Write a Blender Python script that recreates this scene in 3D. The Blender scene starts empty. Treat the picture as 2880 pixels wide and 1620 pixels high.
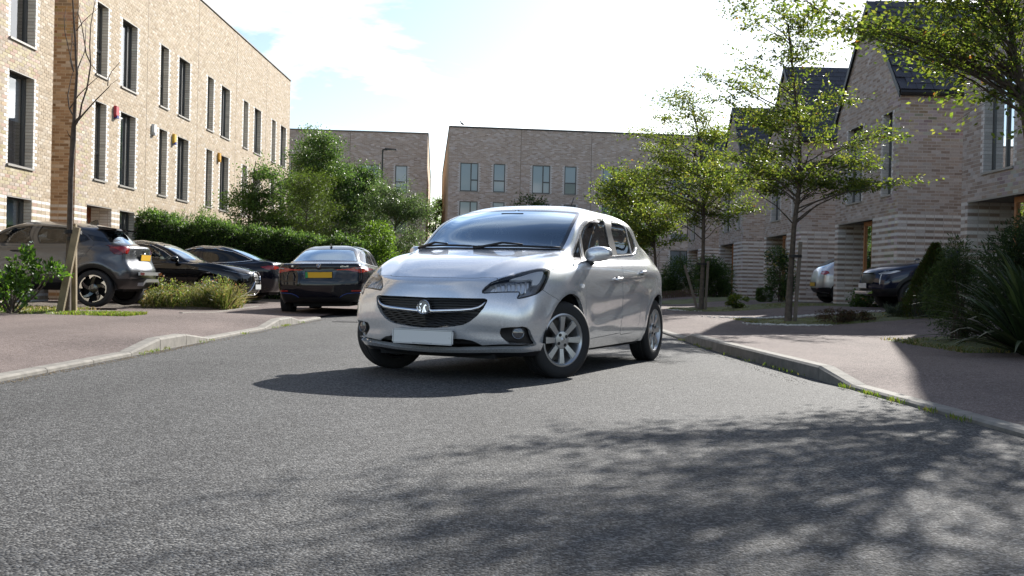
import bpy, bmesh, math, random
import numpy as np
from mathutils import Vector, Matrix
from mathutils.geometry import delaunay_2d_cdt

SC = bpy.context.scene
COL = SC.collection
R = math.radians

# ---------------------------------------------------------------- camera
cam_d = bpy.data.cameras.new('camera')
cam_d.sensor_width = 36.0
cam_d.lens = 38.01
cam_d.clip_start = 0.05
cam_d.clip_end = 2000.0
cam = bpy.data.objects.new('camera', cam_d)
COL.objects.link(cam)
CAM_H = 0.7621
cam.matrix_world = (Matrix.Translation((0, 0, CAM_H)) @ Matrix.Rotation(R(90 - 0.341), 4, 'X')
                    @ Matrix.Rotation(0.0243, 4, 'Z'))
SC.camera = cam

# ---------------------------------------------------------------- sky and sun
SUN_AZ, SUN_EL = R(26.2), R(28.5)
SUN_DIR = Vector((math.cos(SUN_EL) * math.sin(SUN_AZ), math.cos(SUN_EL) * math.cos(SUN_AZ), math.sin(SUN_EL)))
W = bpy.data.worlds.new('World')
SC.world = W
W.use_nodes = True
wn, wl = W.node_tree.nodes, W.node_tree.links
wn.clear()


def _wn(t, **k):
    n = wn.new(t)
    for a, b in k.items():
        setattr(n, a, b)
    return n


sky = _wn('ShaderNodeTexSky', sky_type='NISHITA', sun_disc=False)
sky.sun_elevation = SUN_EL
sky.sun_rotation = SUN_AZ
sky.altitude = 50
sky.air_density = 1.0
sky.dust_density = 0.8
sky.ozone_density = 2.0
tc = _wn('ShaderNodeTexCoord')
sep = _wn('ShaderNodeSeparateXYZ')
wl.new(tc.outputs['Generated'], sep.inputs[0])
# flat cloud layer: direction divided by its height
mx = _wn('ShaderNodeMath', operation='MAXIMUM')
mx.inputs[1].default_value = 0.03
wl.new(sep.outputs[2], mx.inputs[0])
ad = _wn('ShaderNodeMath', operation='ADD')
ad.inputs[1].default_value = 0.12
wl.new(mx.outputs[0], ad.inputs[0])
dx = _wn('ShaderNodeMath', operation='DIVIDE')
dy = _wn('ShaderNodeMath', operation='DIVIDE')
wl.new(sep.outputs[0], dx.inputs[0]); wl.new(ad.outputs[0], dx.inputs[1])
wl.new(sep.outputs[1], dy.inputs[0]); wl.new(ad.outputs[0], dy.inputs[1])
cmb = _wn('ShaderNodeCombineXYZ')
wl.new(dx.outputs[0], cmb.inputs[0]); wl.new(dy.outputs[0], cmb.inputs[1])
nz = _wn('ShaderNodeTexNoise')
nz.inputs['Scale'].default_value = 1.15
nz.inputs['Detail'].default_value = 7
nz.inputs['Roughness'].default_value = 0.58
nz.inputs['Distortion'].default_value = 0.7
mpc = _wn('ShaderNodeMapping')
mpc.inputs['Location'].default_value = (1.7, 0.4, 0)
mpc.inputs['Scale'].default_value = (0.8, 1.0, 1)
wl.new(cmb.outputs[0], mpc.inputs[0])
wl.new(mpc.outputs[0], nz.inputs['Vector'])
rp = _wn('ShaderNodeValToRGB')
rp.color_ramp.elements[0].position = 0.47
rp.color_ramp.elements[1].position = 0.74
wl.new(nz.outputs[0], rp.inputs[0])
mixc = _wn('ShaderNodeMix', data_type='RGBA')
wl.new(rp.outputs[0], mixc.inputs[0])
wl.new(sky.outputs[0], mixc.inputs[6])
# a thin cloud scatters the sky light behind it back white
hs = _wn('ShaderNodeHueSaturation')
hs.inputs['Saturation'].default_value = 0.12
hs.inputs['Value'].default_value = 2.0
wl.new(sky.outputs[0], hs.inputs['Color'])
wl.new(hs.outputs[0], mixc.inputs[7])
bg = _wn('ShaderNodeBackground')
bg.inputs[1].default_value = 0.076
out = _wn('ShaderNodeOutputWorld')
wl.new(mixc.outputs[2], bg.inputs[0])
wl.new(bg.outputs[0], out.inputs[0])

sun_d = bpy.data.lights.new('sun', 'SUN')
sun_d.energy = 4.8
sun_d.angle = R(0.5)
sun_d.color = (1.0, 0.962, 0.90)
sun = bpy.data.objects.new('sun', sun_d)
sun.rotation_euler = SUN_DIR.to_track_quat('Z', 'Y').to_euler()
sun.location = SUN_DIR * 80
COL.objects.link(sun)

SC.view_settings.view_transform = 'Standard'
SC.view_settings.look = 'None'
SC.view_settings.exposure = 1.12
SC.view_settings.gamma = 1.0
SC.view_settings.use_curve_mapping = False
try:
    SC.cycles.max_bounces = 8
    SC.cycles.transparent_max_bounces = 24
    SC.cycles.use_denoising = True
    SC.cycles.sample_clamp_indirect = 6.0
    SC.cycles.caustics_reflective = False
    SC.cycles.caustics_refractive = False
except Exception:
    pass

# ---------------------------------------------------------------- helpers
rnd = random.Random(11)
nrg = np.random.default_rng(5)


def tag(o, label=None, cat=None, group=None, kind=None):
    if label: o['label'] = label
    if cat: o['category'] = cat
    if group: o['group'] = group
    if kind: o['kind'] = kind
    return o


def empty(name, loc=(0, 0, 0), rz=0.0, label=None, cat=None, group=None, kind=None):
    o = bpy.data.objects.new(name, None)
    o.empty_display_size = 0.2
    COL.objects.link(o)
    o.location = loc
    o.rotation_euler = (0, 0, rz)
    return tag(o, label, cat, group, kind)


WORLD_INV = {}


def world_root(e):
    """children of this Empty are given in world coordinates"""
    WORLD_INV[e.name] = Matrix.LocRotScale(e.location, e.rotation_euler, e.scale).inverted()
    return e


def link(name, me, parent=None):
    o = bpy.data.objects.new(name, me)
    COL.objects.link(o)
    if parent is not None:
        o.parent = parent
        if parent.name in WORLD_INV:
            o.matrix_parent_inverse = WORLD_INV[parent.name]
    return o


def mesh_np(name, V, F, mat=None, parent=None, smooth=False, cols=None, normals=None, mats=None, midx=None):
    """V (n,3); F list of tuples or int array (m,k)."""
    me = bpy.data.meshes.new(name)
    V = np.asarray(V, dtype=np.float32).reshape(-1, 3)
    if isinstance(F, np.ndarray) and F.ndim == 2:
        m, k = F.shape
        me.vertices.add(len(V)); me.vertices.foreach_set('co', V.ravel())
        me.loops.add(m * k); me.loops.foreach_set('vertex_index', F.astype(np.int32).ravel())
        me.polygons.add(m)
        me.polygons.foreach_set('loop_start', np.arange(0, m * k, k, dtype=np.int32))
        me.polygons.foreach_set('loop_total', np.full(m, k, dtype=np.int32))
        me.polygons.foreach_set('use_smooth', np.full(m, bool(smooth)))
        me.update(calc_edges=True)
        me.validate()
    else:
        me.from_pydata([tuple(map(float, v)) for v in V], [], [tuple(int(i) for i in f) for f in F])
        if smooth:
            me.polygons.foreach_set('use_smooth', np.ones(len(me.polygons), dtype=bool))
        me.update()
    if cols is not None:
        at = me.attributes.new('col', 'FLOAT_COLOR', 'FACE')
        c = np.ones((len(me.polygons), 4), dtype=np.float32)
        c[:, :3] = np.asarray(cols, dtype=np.float32)[:len(me.polygons)]
        at.data.foreach_set('color', c.ravel())
    if mats is not None:
        for m_ in mats: me.materials.append(m_)
        me.polygons.foreach_set('material_index', np.asarray(midx, dtype=np.int32))
    elif mat is not None:
        me.materials.append(mat)
    if normals is not None:
        me.normals_split_custom_set_from_vertices([tuple(n) for n in normals])
    return link(name, me, parent)


class MB:
    """collects shapes for one mesh"""
    def __init__(self):
        self.v, self.f = [], []

    def add(self, V, F):
        o = len(self.v)
        self.v += [tuple(map(float, p)) for p in V]
        self.f += [tuple(i + o for i in f) for f in F]
        return self

    def box(self, x0, x1, y0, y1, z0, z1):
        return self.add([(x0, y0, z0), (x1, y0, z0), (x1, y1, z0), (x0, y1, z0),
                         (x0, y0, z1), (x1, y0, z1), (x1, y1, z1), (x0, y1, z1)],
                        [(0, 3, 2, 1), (4, 5, 6, 7), (0, 1, 5, 4), (1, 2, 6, 5), (2, 3, 7, 6), (3, 0, 4, 7)])

    def obox(self, O, U, V, N, a, b, c):
        """oriented box: O corner + U*a, V*b, N*c spans"""
        O, U, V, N = map(Vector, (O, U, V, N))
        P = [O + U * i + V * j + N * k for k in (c[0], c[1]) for j in (b[0], b[1]) for i in (a[0], a[1])]
        F = [(0, 2, 3, 1), (4, 5, 7, 6), (0, 1, 5, 4), (1, 3, 7, 5), (3, 2, 6, 7), (2, 0, 4, 6)]
        return self.add(P, F)

    def tube(self, pts, rad, n=8, cap=True):
        pts = [Vector(p) for p in pts]
        if not hasattr(rad, '__len__'): rad = [rad] * len(pts)
        V, F = [], []
        up = Vector((0, 0, 1))
        for i, p in enumerate(pts):
            d = (pts[min(i + 1, len(pts) - 1)] - pts[max(i - 1, 0)])
            if d.length < 1e-9: d = Vector((0, 0, 1))
            d.normalize()
            a = d.cross(up) if abs(d.z) < 0.95 else d.cross(Vector((0, 1, 0)))
            a.normalize(); b = d.cross(a)
            for k in range(n):
                t = 2 * math.pi * k / n
                V.append(p + a * (math.cos(t) * rad[i]) + b * (math.sin(t) * rad[i]))
        for i in range(len(pts) - 1):
            for k in range(n):
                k2 = (k + 1) % n
                F.append((i * n + k, i * n + k2, (i + 1) * n + k2, (i + 1) * n + k))
        if cap:
            F.append(tuple(range(n))[::-1] if False else tuple(range(n)))
            F.append(tuple((len(pts) - 1) * n + k for k in range(n))[::-1])
        return self.add(V, F)

    def lathe(self, prof, n=48, axis='Y', closed=False):
        """prof list of (r, h); axis of revolution"""
        V, F = [], []
        for r, h in prof:
            for k in range(n):
                t = 2 * math.pi * k / n
                c, s = r * math.cos(t), r * math.sin(t)
                V.append((c, h, s) if axis == 'Y' else ((c, s, h) if axis == 'Z' else (h, c, s)))
        m = len(prof)
        for i in range(m - 1 + (1 if closed else 0)):
            j = (i + 1) % m
            for k in range(n):
                k2 = (k + 1) % n
                F.append((i * n + k, j * n + k, j * n + k2, i * n + k2))
        return self.add(V, F)

    def build(self, name, mat, parent=None, smooth=False, fixn=True):
        me = bpy.data.meshes.new(name)
        me.from_pydata(self.v, [], self.f)
        if fixn:
            bm = bmesh.new(); bm.from_mesh(me)
            bmesh.ops.recalc_face_normals(bm, faces=bm.faces)
            bm.to_mesh(me); bm.free()
        if smooth is True:
            me.polygons.foreach_set('use_smooth', np.ones(len(me.polygons), dtype=bool))
        elif smooth:
            me.polygons.foreach_set('use_smooth', np.ones(len(me.polygons), dtype=bool))
            me.set_sharp_from_angle(angle=R(smooth))
        me.materials.append(mat)
        return link(name, me, parent)


# ---------------------------------------------------------------- materials
MATS = {}


def new_mat(name):
    m = bpy.data.materials.new(name)
    m.use_nodes = True
    nt = m.node_tree
    b = nt.nodes['Principled BSDF']
    MATS[name] = m
    return m, nt.nodes, nt.links, b


def pmat(name, col, rough=0.5, metal=0.0, coat=0.0, spec=None, noise=0.0, nscale=20.0, bump=0.0, bscale=120.0, coatr=0.03, sheen=0):
    m, n, l, b = new_mat(name)
    b.inputs['Base Color'].default_value = (*col, 1)
    b.inputs['Roughness'].default_value = rough
    b.inputs['Metallic'].default_value = metal
    b.inputs['Coat Weight'].default_value = coat
    b.inputs['Coat Roughness'].default_value = coatr
    if spec is not None: b.inputs['Specular IOR Level'].default_value = spec
    if noise or bump:
        t = n.new('ShaderNodeTexCoord')
    if noise:
        nz = n.new('ShaderNodeTexNoise'); nz.inputs['Scale'].default_value = nscale; nz.inputs['Detail'].default_value = 5
        l.new(t.outputs['Object'], nz.inputs['Vector'])
        mr = n.new('ShaderNodeMapRange')
        mr.inputs[1].default_value = 0.3; mr.inputs[2].default_value = 0.7
        mr.inputs[3].default_value = 1 - noise; mr.inputs[4].default_value = 1 + noise
        l.new(nz.outputs[0], mr.inputs[0])
        mu = n.new('ShaderNodeMix'); mu.data_type = 'RGBA'; mu.blend_type = 'MULTIPLY'; mu.inputs[0].default_value = 1
        mu.inputs[6].default_value = (*col, 1)
        l.new(mr.outputs[0], mu.inputs[7])
        l.new(mu.outputs[2], b.inputs['Base Color'])
    if bump:
        n2 = n.new('ShaderNodeTexNoise'); n2.inputs['Scale'].default_value = bscale; n2.inputs['Detail'].default_value = 3
        l.new(t.outputs['Object'], n2.inputs['Vector'])
        bp = n.new('ShaderNodeBump'); bp.inputs['Strength'].default_value = bump; bp.inputs['Distance'].default_value = 0.01
        l.new(n2.outputs[0], bp.inputs['Height']); l.new(bp.outputs[0], b.inputs['Normal'])
    return m


def ground_mat(name, c0, c1, c2, agg=90.0, bump=0.6, rough=0.85, patch=0.12, spec=0.4):
    """tarmac: pebbled aggregate with large worn patches, world metres"""
    m, n, l, b = new_mat(name)
    t = n.new('ShaderNodeNewGeometry')
    vo = n.new('ShaderNodeTexVoronoi'); vo.inputs['Scale'].default_value = agg
    l.new(t.outputs['Position'], vo.inputs['Vector'])
    rp = n.new('ShaderNodeValToRGB')
    e = rp.color_ramp.elements
    e[0].color = (*c0, 1); e[1].color = (*c2, 1)
    e2 = e.new(0.55); e2.color = (*c1, 1)
    sp = n.new('ShaderNodeSeparateColor')
    l.new(vo.outputs['Color'], sp.inputs[0])
    l.new(sp.outputs[0], rp.inputs[0])
    nz = n.new('ShaderNodeTexNoise'); nz.inputs['Scale'].default_value = 0.9; nz.inputs['Detail'].default_value = 6
    nz.inputs['Roughness'].default_value = 0.65
    l.new(t.outputs['Position'], nz.inputs['Vector'])
    mr = n.new('ShaderNodeMapRange'); mr.inputs[1].default_value = 0.3; mr.inputs[2].default_value = 0.7
    mr.inputs[3].default_value = 1 - patch; mr.inputs[4].default_value = 1 + patch
    l.new(nz.outputs[0], mr.inputs[0])
    nf = n.new('ShaderNodeTexNoise'); nf.inputs['Scale'].default_value = 14.0; nf.inputs['Detail'].default_value = 4
    l.new(t.outputs['Position'], nf.inputs['Vector'])
    mf = n.new('ShaderNodeMapRange'); mf.inputs[1].default_value = 0.3; mf.inputs[2].default_value = 0.7
    mf.inputs[3].default_value = 0.9; mf.inputs[4].default_value = 1.1
    l.new(nf.outputs[0], mf.inputs[0])
    mp = n.new('ShaderNodeMapping'); mp.inputs['Scale'].default_value = (1.0, 0.07, 1.0)
    l.new(t.outputs['Position'], mp.inputs[0])
    nt_ = n.new('ShaderNodeTexNoise'); nt_.inputs['Scale'].default_value = 1.1; nt_.inputs['Detail'].default_value = 3
    l.new(mp.outputs[0], nt_.inputs['Vector'])
    mt = n.new('ShaderNodeMapRange'); mt.inputs[1].default_value = 0.35; mt.inputs[2].default_value = 0.65
    mt.inputs[3].default_value = 1 - patch * .8; mt.inputs[4].default_value = 1 + patch * .8
    l.new(nt_.outputs[0], mt.inputs[0])
    m0 = n.new('ShaderNodeMath'); m0.operation = 'MULTIPLY'
    l.new(mr.outputs[0], m0.inputs[0]); l.new(mt.outputs[0], m0.inputs[1])
    mr = m0
    mm = n.new('ShaderNodeMath'); mm.operation = 'MULTIPLY'
    l.new(mr.outputs[0], mm.inputs[0]); l.new(mf.outputs[0], mm.inputs[1])
    mu = n.new('ShaderNodeMix'); mu.data_type = 'RGBA'; mu.blend_type = 'MULTIPLY'; mu.inputs[0].default_value = 1
    l.new(rp.outputs[0], mu.inputs[6]); l.new(mm.outputs[0], mu.inputs[7])
    l.new(mu.outputs[2], b.inputs['Base Color'])
    b.inputs['Roughness'].default_value = rough
    b.inputs['Specular IOR Level'].default_value = spec
    bp = n.new('ShaderNodeBump'); bp.inputs['Strength'].default_value = bump; bp.inputs['Distance'].default_value = 0.006
    iv = n.new('ShaderNodeMath'); iv.operation = 'SUBTRACT'; iv.inputs[0].default_value = 1
    l.new(vo.outputs['Distance'], iv.inputs[1])
    l.new(iv.outputs[0], bp.inputs['Height']); l.new(bp.outputs[0], b.inputs['Normal'])
    return m


def attr_mat(name, rough=0.8, noise=0.18, nscale=60.0, bump=0.25, bscale=160.0, gain=1.0):
    """per-face colour attribute with fine grain"""
    m, n, l, b = new_mat(name)
    a = n.new('ShaderNodeAttribute'); a.attribute_name = 'col'
    t = n.new('ShaderNodeNewGeometry')
    nz = n.new('ShaderNodeTexNoise'); nz.inputs['Scale'].default_value = nscale; nz.inputs['Detail'].default_value = 4
    l.new(t.outputs['Position'], nz.inputs['Vector'])
    mr = n.new('ShaderNodeMapRange'); mr.inputs[1].default_value = 0.3; mr.inputs[2].default_value = 0.7
    mr.inputs[3].default_value = (1 - noise) * gain; mr.inputs[4].default_value = (1 + noise) * gain
    l.new(nz.outputs[0], mr.inputs[0])
    mu = n.new('ShaderNodeMix'); mu.data_type = 'RGBA'; mu.blend_type = 'MULTIPLY'; mu.inputs[0].default_value = 1
    l.new(a.outputs['Color'], mu.inputs[6]); l.new(mr.outputs[0], mu.inputs[7])
    l.new(mu.outputs[2], b.inputs['Base Color'])
    b.inputs['Roughness'].default_value = rough
    b.inputs['Specular IOR Level'].default_value = 0.25
    if bump:
        n2 = n.new('ShaderNodeTexNoise'); n2.inputs['Scale'].default_value = bscale
        l.new(t.outputs['Position'], n2.inputs['Vector'])
        bp = n.new('ShaderNodeBump'); bp.inputs['Strength'].default_value = bump; bp.inputs['Distance'].default_value = 0.004
        l.new(n2.outputs[0], bp.inputs['Height']); l.new(bp.outputs[0], b.inputs['Normal'])
    return m


def leaf_mat(name, trans=0.45, rough=0.5, spec=0.5):
    """leaf colours come from the face attribute; light passes through the blade"""
    m, n, l, b = new_mat(name)
    o = n['Material Output']
    a = n.new('ShaderNodeAttribute'); a.attribute_name = 'col'
    l.new(a.outputs['Color'], b.inputs['Base Color'])
    b.inputs['Roughness'].default_value = rough
    b.inputs['Specular IOR Level'].default_value = spec
    tr = n.new('ShaderNodeBsdfTranslucent')
    hs = n.new('ShaderNodeHueSaturation')
    hs.inputs['Hue'].default_value = 0.487
    hs.inputs['Saturation'].default_value = 1.1
    hs.inputs['Value'].default_value = 1.7
    l.new(a.outputs['Color'], hs.inputs['Color'])
    l.new(hs.outputs[0], tr.inputs['Color'])
    mx = n.new('ShaderNodeMixShader'); mx.inputs[0].default_value = trans
    l.new(b.outputs[0], mx.inputs[1]); l.new(tr.outputs[0], mx.inputs[2])
    l.new(mx.outputs[0], o.inputs['Surface'])
    return m


def glass_mat(name, tint=(0.6, 0.66, 0.66), ior=1.5, rough=0.0, boost=1.0, gloss=(1, 1, 1)):
    """one sheet of glass: mirror reflection by angle, the rest passes through tinted"""
    m, n, l, b = new_mat(name)
    o = n['Material Output']
    n.remove(b)
    t = n.new('ShaderNodeBsdfTransparent'); t.inputs[0].default_value = (*tint, 1)
    g = n.new('ShaderNodeBsdfGlossy'); g.inputs['Roughness'].default_value = rough
    g.inputs['Color'].default_value = (*gloss, 1)
    f = n.new('ShaderNodeFresnel'); f.inputs[0].default_value = ior
    k = n.new('ShaderNodeMath'); k.operation = 'MULTIPLY'; k.inputs[1].default_value = boost; k.use_clamp = True
    l.new(f.outputs[0], k.inputs[0])
    mx = n.new('ShaderNodeMixShader')
    l.new(k.outputs[0], mx.inputs[0]); l.new(t.outputs[0], mx.inputs[1]); l.new(g.outputs[0], mx.inputs[2])
    l.new(mx.outputs[0], o.inputs['Surface'])
    return m


M_ROAD = ground_mat('asphalt', (0.024, 0.0238, 0.024), (0.060, 0.0595, 0.059), (0.175, 0.173, 0.168), agg=105, bump=0.9, rough=0.84, patch=0.14, spec=0.25)
M_PAVE = ground_mat('brown_tarmac', (0.086, 0.066, 0.060), (0.150, 0.116, 0.104), (0.255, 0.208, 0.19), agg=130, bump=0.7, rough=0.9, patch=0.13, spec=0.25)
M_KERB = pmat('concrete_kerb', (0.215, 0.20, 0.175), 0.9, noise=0.22, nscale=9, bump=0.4, bscale=140)
M_GRND = ground_mat('earth', (0.05, 0.045, 0.03), (0.09, 0.08, 0.05), (0.13, 0.12, 0.075), agg=25, bump=0.8)
M_SOIL = ground_mat('bed_soil', (0.05, 0.04, 0.028), (0.09, 0.072, 0.05), (0.16, 0.13, 0.10), agg=40, bump=1.0)
M_TURF = ground_mat('turf_ground', (0.055, 0.075, 0.02), (0.10, 0.12, 0.035), (0.17, 0.155, 0.07), agg=50, bump=1.0, patch=0.3)
M_BRICK = attr_mat('brick_face', 0.85, noise=0.11, nscale=45, bump=0.35)
M_MORTAR_L = pmat('mortar', (0.50, 0.41, 0.31), 0.95, noise=0.1, nscale=12)
M_MORTAR_R = pmat('mortar_grey', (0.50, 0.45, 0.41), 0.95, noise=0.1, nscale=12)
M_FRAME = pmat('window_frame_grey', (0.10, 0.102, 0.10), 0.45, metal=0.3)
M_SILL = pmat('sill_metal', (0.30, 0.28, 0.25), 0.5, metal=0.3)
M_COPING = pmat('coping_metal', (0.10, 0.095, 0.09), 0.5, metal=0.4)
M_JOINT = pmat('joint_sealant', (0.12, 0.085, 0.06), 0.8)
M_ROOM = pmat('room_dark', (0.22, 0.22, 0.22), 0.9)
M_SKYBLIND = pmat('blind_sky_pale', (0.78, 0.82, 0.87), 0.8)  # bluish white stands in for sky reflected in the panes
M_PANE = glass_mat('window_glass', (0.72, 0.78, 0.82), 1.55, boost=2.2)
M_SLATE = pmat('slate', (0.045, 0.045, 0.055), 0.6, noise=0.25, nscale=6, bump=0.3, bscale=50)
M_BLACK = pmat('black_plastic', (0.012, 0.012, 0.013), 0.5)
M_DOOR = pmat('orange_timber', (0.34, 0.085, 0.02), 0.45, noise=0.12, nscale=8)
M_WOOD = pmat('oak_frame', (0.36, 0.15, 0.05), 0.55, noise=0.15, nscale=14)
M_SOFFIT = pmat('soffit', (0.16, 0.15, 0.14), 0.8)
# ================================================================ ground
def smooth(t):
    t = max(0.0, min(1.0, t))
    return t * t * (3 - 2 * t)


def ramp(y, a, b, c, d, lo=0.028, hi=0.115):
    if y <= a or y >= d: return lo
    if y < b: return lo + (hi - lo) * (y - a) / (b - a)
    if y > c: return lo + (hi - lo) * (d - y) / (d - c)
    return hi


def kerb_l(y):
    return max(ramp(y, 9.85, 10.65, 11.5, 12.4), ramp(y, 15.2, 16.1, 17.0, 17.85))


def kerb_r(y):
    return ramp(y, 8.3, 9.05, 14.45, 15.25)


XL = -3.45


def xr(y):
    return 2.40 + max(0.0, 13.0 - y) * 0.046


def zl(x, y):
    k = kerb_l(y)
    far = 0.12 if y < 17.5 else 0.12 - 0.07 * smooth((y - 17.5) / 3.0)
    w = 1.5
    return k + (far - k) * smooth((XL - 0.125 - x) / w)


def zr(x, y):
    k = kerb_r(y)
    z = k + (0.12 - k) * smooth((x - xr(y) - 0.125) / 1.3)
    return z + 0.22 * smooth((x - 4.9) / 3.2)


def sheet(name, x0, x1, y0, y1, nx, ny, zf, mat, kind='structure', xf=None, label=None):
    xs = np.linspace(0, 1, nx + 1); ys = np.linspace(y0, y1, ny + 1)
    V = []
    for y in ys:
        a = x0(y) if callable(x0) else x0
        b = x1(y) if callable(x1) else x1
        for s in xs:
            x = a + (b - a) * s
            V.append((x, y, zf(x, y) if callable(zf) else zf))
    F = [(j * (nx + 1) + i, j * (nx + 1) + i + 1, (j + 1) * (nx + 1) + i + 1, (j + 1) * (nx + 1) + i)
         for j in range(ny) for i in range(nx)]
    o = mesh_np(name, V, np.array(F), mat, smooth=True)
    o['kind'] = kind
    return o


sheet('ground', -400, 400, -300, 600, 2, 2, -0.03, M_GRND)
sheet('road', -3.6, lambda y: 3.2 + max(0, -y) * .05, -60, 60, 2, 4, 0.0, M_ROAD)
sheet('cross_road', -40, 40, 56, 62, 2, 2, 0.004, M_ROAD)
sheet('pavement_left', -11.6, XL - 0.118, -60, 60, 40, 360, zl, M_PAVE)
sheet('pavement_right', lambda y: xr(y) + 0.118, 12.6, -60, 60, 44, 360, zr, M_PAVE)


def kerb(name, side, y0, y1, step=0.915):
    root = empty(name, (0, 0, 0), kind='structure')
    y = y0
    while y < y1 - 1e-6:
        ya, yb = y + 0.005, min(y + step, y1) - 0.005
        kf = kerb_l if side < 0 else kerb_r
        V = []
        for yy in (ya, yb):
            xa = XL if side < 0 else xr(yy)
            o = -0.125 * (1 if side < 0 else -1)
            h = kf(yy) + 0.006
            ch = min(0.018, h * 0.4)
            s = 1 if side < 0 else -1
            V += [(xa, yy, -0.05), (xa, yy, h - ch), (xa + o * 0.16, yy, h), (xa + o, yy, h), (xa + o, yy, -0.05)]
        F = [(0, 1, 6, 5), (1, 2, 7, 6), (2, 3, 8, 7), (3, 4, 9, 8), (0, 4, 3, 2, 1), (5, 6, 7, 8, 9)]
        if side > 0: F = [f[::-1] for f in F]
        mesh_np('kerb_stone', V, F, M_KERB, root)
        y += step
    return root


def kerb_breaks(name, side, breaks):
    root = None
    for a, b in zip(breaks[:-1], breaks[1:]):
        n = max(1, round((b - a) / 0.915))
        r = kerb(name, side, a, b, (b - a) / n)
        if root is None: root = r
        else:
            for c in list(r.children): c.parent = root
            bpy.data.objects.remove(r)
    return root


kerb_breaks('kerb_left', -1, [0.9, 9.85, 10.65, 11.5, 12.4, 15.2, 16.1, 17.0, 17.85, 19.6])
kerb_breaks('kerb_right', 1, [0.9, 8.3, 9.05, 14.45, 15.25, 34.0])

# concrete edging between pavement and drives on the left
eb = MB()
for i in range(8):
    a, b = 17.5 + i * 0.915, 17.5 + i * 0.915 + 0.905
    xa, xb = -5.32 - 0.065 * (a - 17.5), -5.32 - 0.065 * (b - 17.5)
    za, zb = zl(xa, a) + 0.012, zl(xb, b) + 0.012
    m = MB().add([(xa, a, za), (xa - 0.06, a, za), (xb - 0.06, b, zb), (xb, b, zb),
                  (xa, a, za - .1), (xa - 0.06, a, za - .1), (xb - 0.06, b, zb - .1), (xb, b, zb - .1)],
                 [(0, 3, 2, 1), (0, 1, 5, 4), (1, 2, 6, 5), (2, 3, 7, 6), (3, 0, 4, 7)])
    if i == 0: edging = empty('edging_strip', kind='structure')
    m.build('edging_stone', M_KERB, edging)


def bed(name, x0, x1, y0, y1, zf, mat, lift=0.012, wob=0.12, seed=1):
    """a slightly uneven planted strip lying on the pavement"""
    r_ = random.Random(seed)
    nx, ny = max(4, int((x1 - x0) / 0.25)), max(4, int((y1 - y0) / 0.25))
    V = []
    for j in range(ny + 1):
        for i in range(nx + 1):
            x = x0 + (x1 - x0) * i / nx; y = y0 + (y1 - y0) * j / ny
            e = min(i, nx - i, j, ny - j)
            if e == 0:
                x += r_.uniform(-wob, wob) * 0.5; y += r_.uniform(-wob, wob) * 0.5
            V.append((x, y, zf(x, y) + (-0.02 if e == 0 else lift + r_.uniform(0, 0.03))))
    F = [(j * (nx + 1) + i, j * (nx + 1) + i + 1, (j + 1) * (nx + 1) + i + 1, (j + 1) * (nx + 1) + i)
         for j in range(ny) for i in range(nx)]
    o = mesh_np(name, V, np.array(F), mat, smooth=True)
    o['kind'] = 'structure'
    return o


bed('verge_left_near', -11.2, -5.55, 15.75, 16.75, zl, M_TURF, seed=2)
bed('bed_left_weeds', -10.6, -5.75, 21.6, 23.5, zl, M_SOIL, seed=3)
bed('bed_left_far', -10.6, -6.2, 29.6, 33.5, zl, M_SOIL, seed=4)
bed('bed_right_near', 4.75, 9.3, 11.4, 14.2, zr, M_TURF, seed=5)
bed('bed_right_middle', 4.25, 9.3, 18.7, 21.5, zr, M_TURF, seed=6)
bed('bed_right_far', 4.25, 9.3, 27.3, 30.6, zr, M_TURF, seed=7)
bed('bed_right_end', 4.25, 9.3, 36.0, 41.0, zr, M_TURF, seed=8)

# ================================================================ brickwork
BW, BH, CO = 0.215, 0.065, 0.075
PAL_L = [(5, (0.475, 0.385, 0.276)), (4, (0.439, 0.35, 0.245)), (3, (0.506, 0.42, 0.315)), (0.9, (0.393, 0.303, 0.206)), (1.3, (0.549, 0.475, 0.382))]
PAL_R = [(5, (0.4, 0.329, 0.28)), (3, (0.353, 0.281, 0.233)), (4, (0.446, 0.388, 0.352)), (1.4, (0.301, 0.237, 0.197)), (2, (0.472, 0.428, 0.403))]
PAL_B = [(5, (0.433, 0.353, 0.294)), (4, (0.396, 0.314, 0.262)), (3, (0.489, 0.415, 0.369)), (1, (0.346, 0.273, 0.227)), (2, (0.54, 0.479, 0.446))]
WHITE = (0.80, 0.77, 0.71)
REVEAL_L = [(1, (0.74, 0.69, 0.60)), (1, (0.77, 0.72, 0.63)), (1, (0.71, 0.655, 0.57))]
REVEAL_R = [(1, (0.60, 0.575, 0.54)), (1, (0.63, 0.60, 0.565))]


def palette_pick(pal, n, rg):
    w = np.array([p[0] for p in pal], float); w /= w.sum()
    c = np.array([p[1] for p in pal])[rg.choice(len(pal), n, p=w)]
    return c * (1 + rg.normal(0, 0.07, (n, 1)))


BRICK_VARIANTS = {}


def brick_variant(col, key):
    if key not in BRICK_VARIANTS:
        w, h, d, b = BW, BH, 0.03, 0.003
        V = [(0, 0, 0), (w, 0, 0), (w, 0, h), (0, 0, h),
             (b, d, b), (w - b, d, b), (w - b, d, h - b), (b, d, h - b)]
        F = [(4, 5, 6, 7), (0, 1, 5, 4), (1, 2, 6, 5), (2, 3, 7, 6), (3, 0, 4, 7)]
        me = bpy.data.meshes.new('brick')
        me.from_pydata(V, [], F)
        at = me.attributes.new('col', 'FLOAT_COLOR', 'FACE')
        at.data.foreach_set('color', np.tile(np.array([*col, 1], np.float32), 5))
        me.materials.append(M_BRICK)
        me.update()
        BRICK_VARIANTS[key] = me
    return BRICK_VARIANTS[key]


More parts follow.
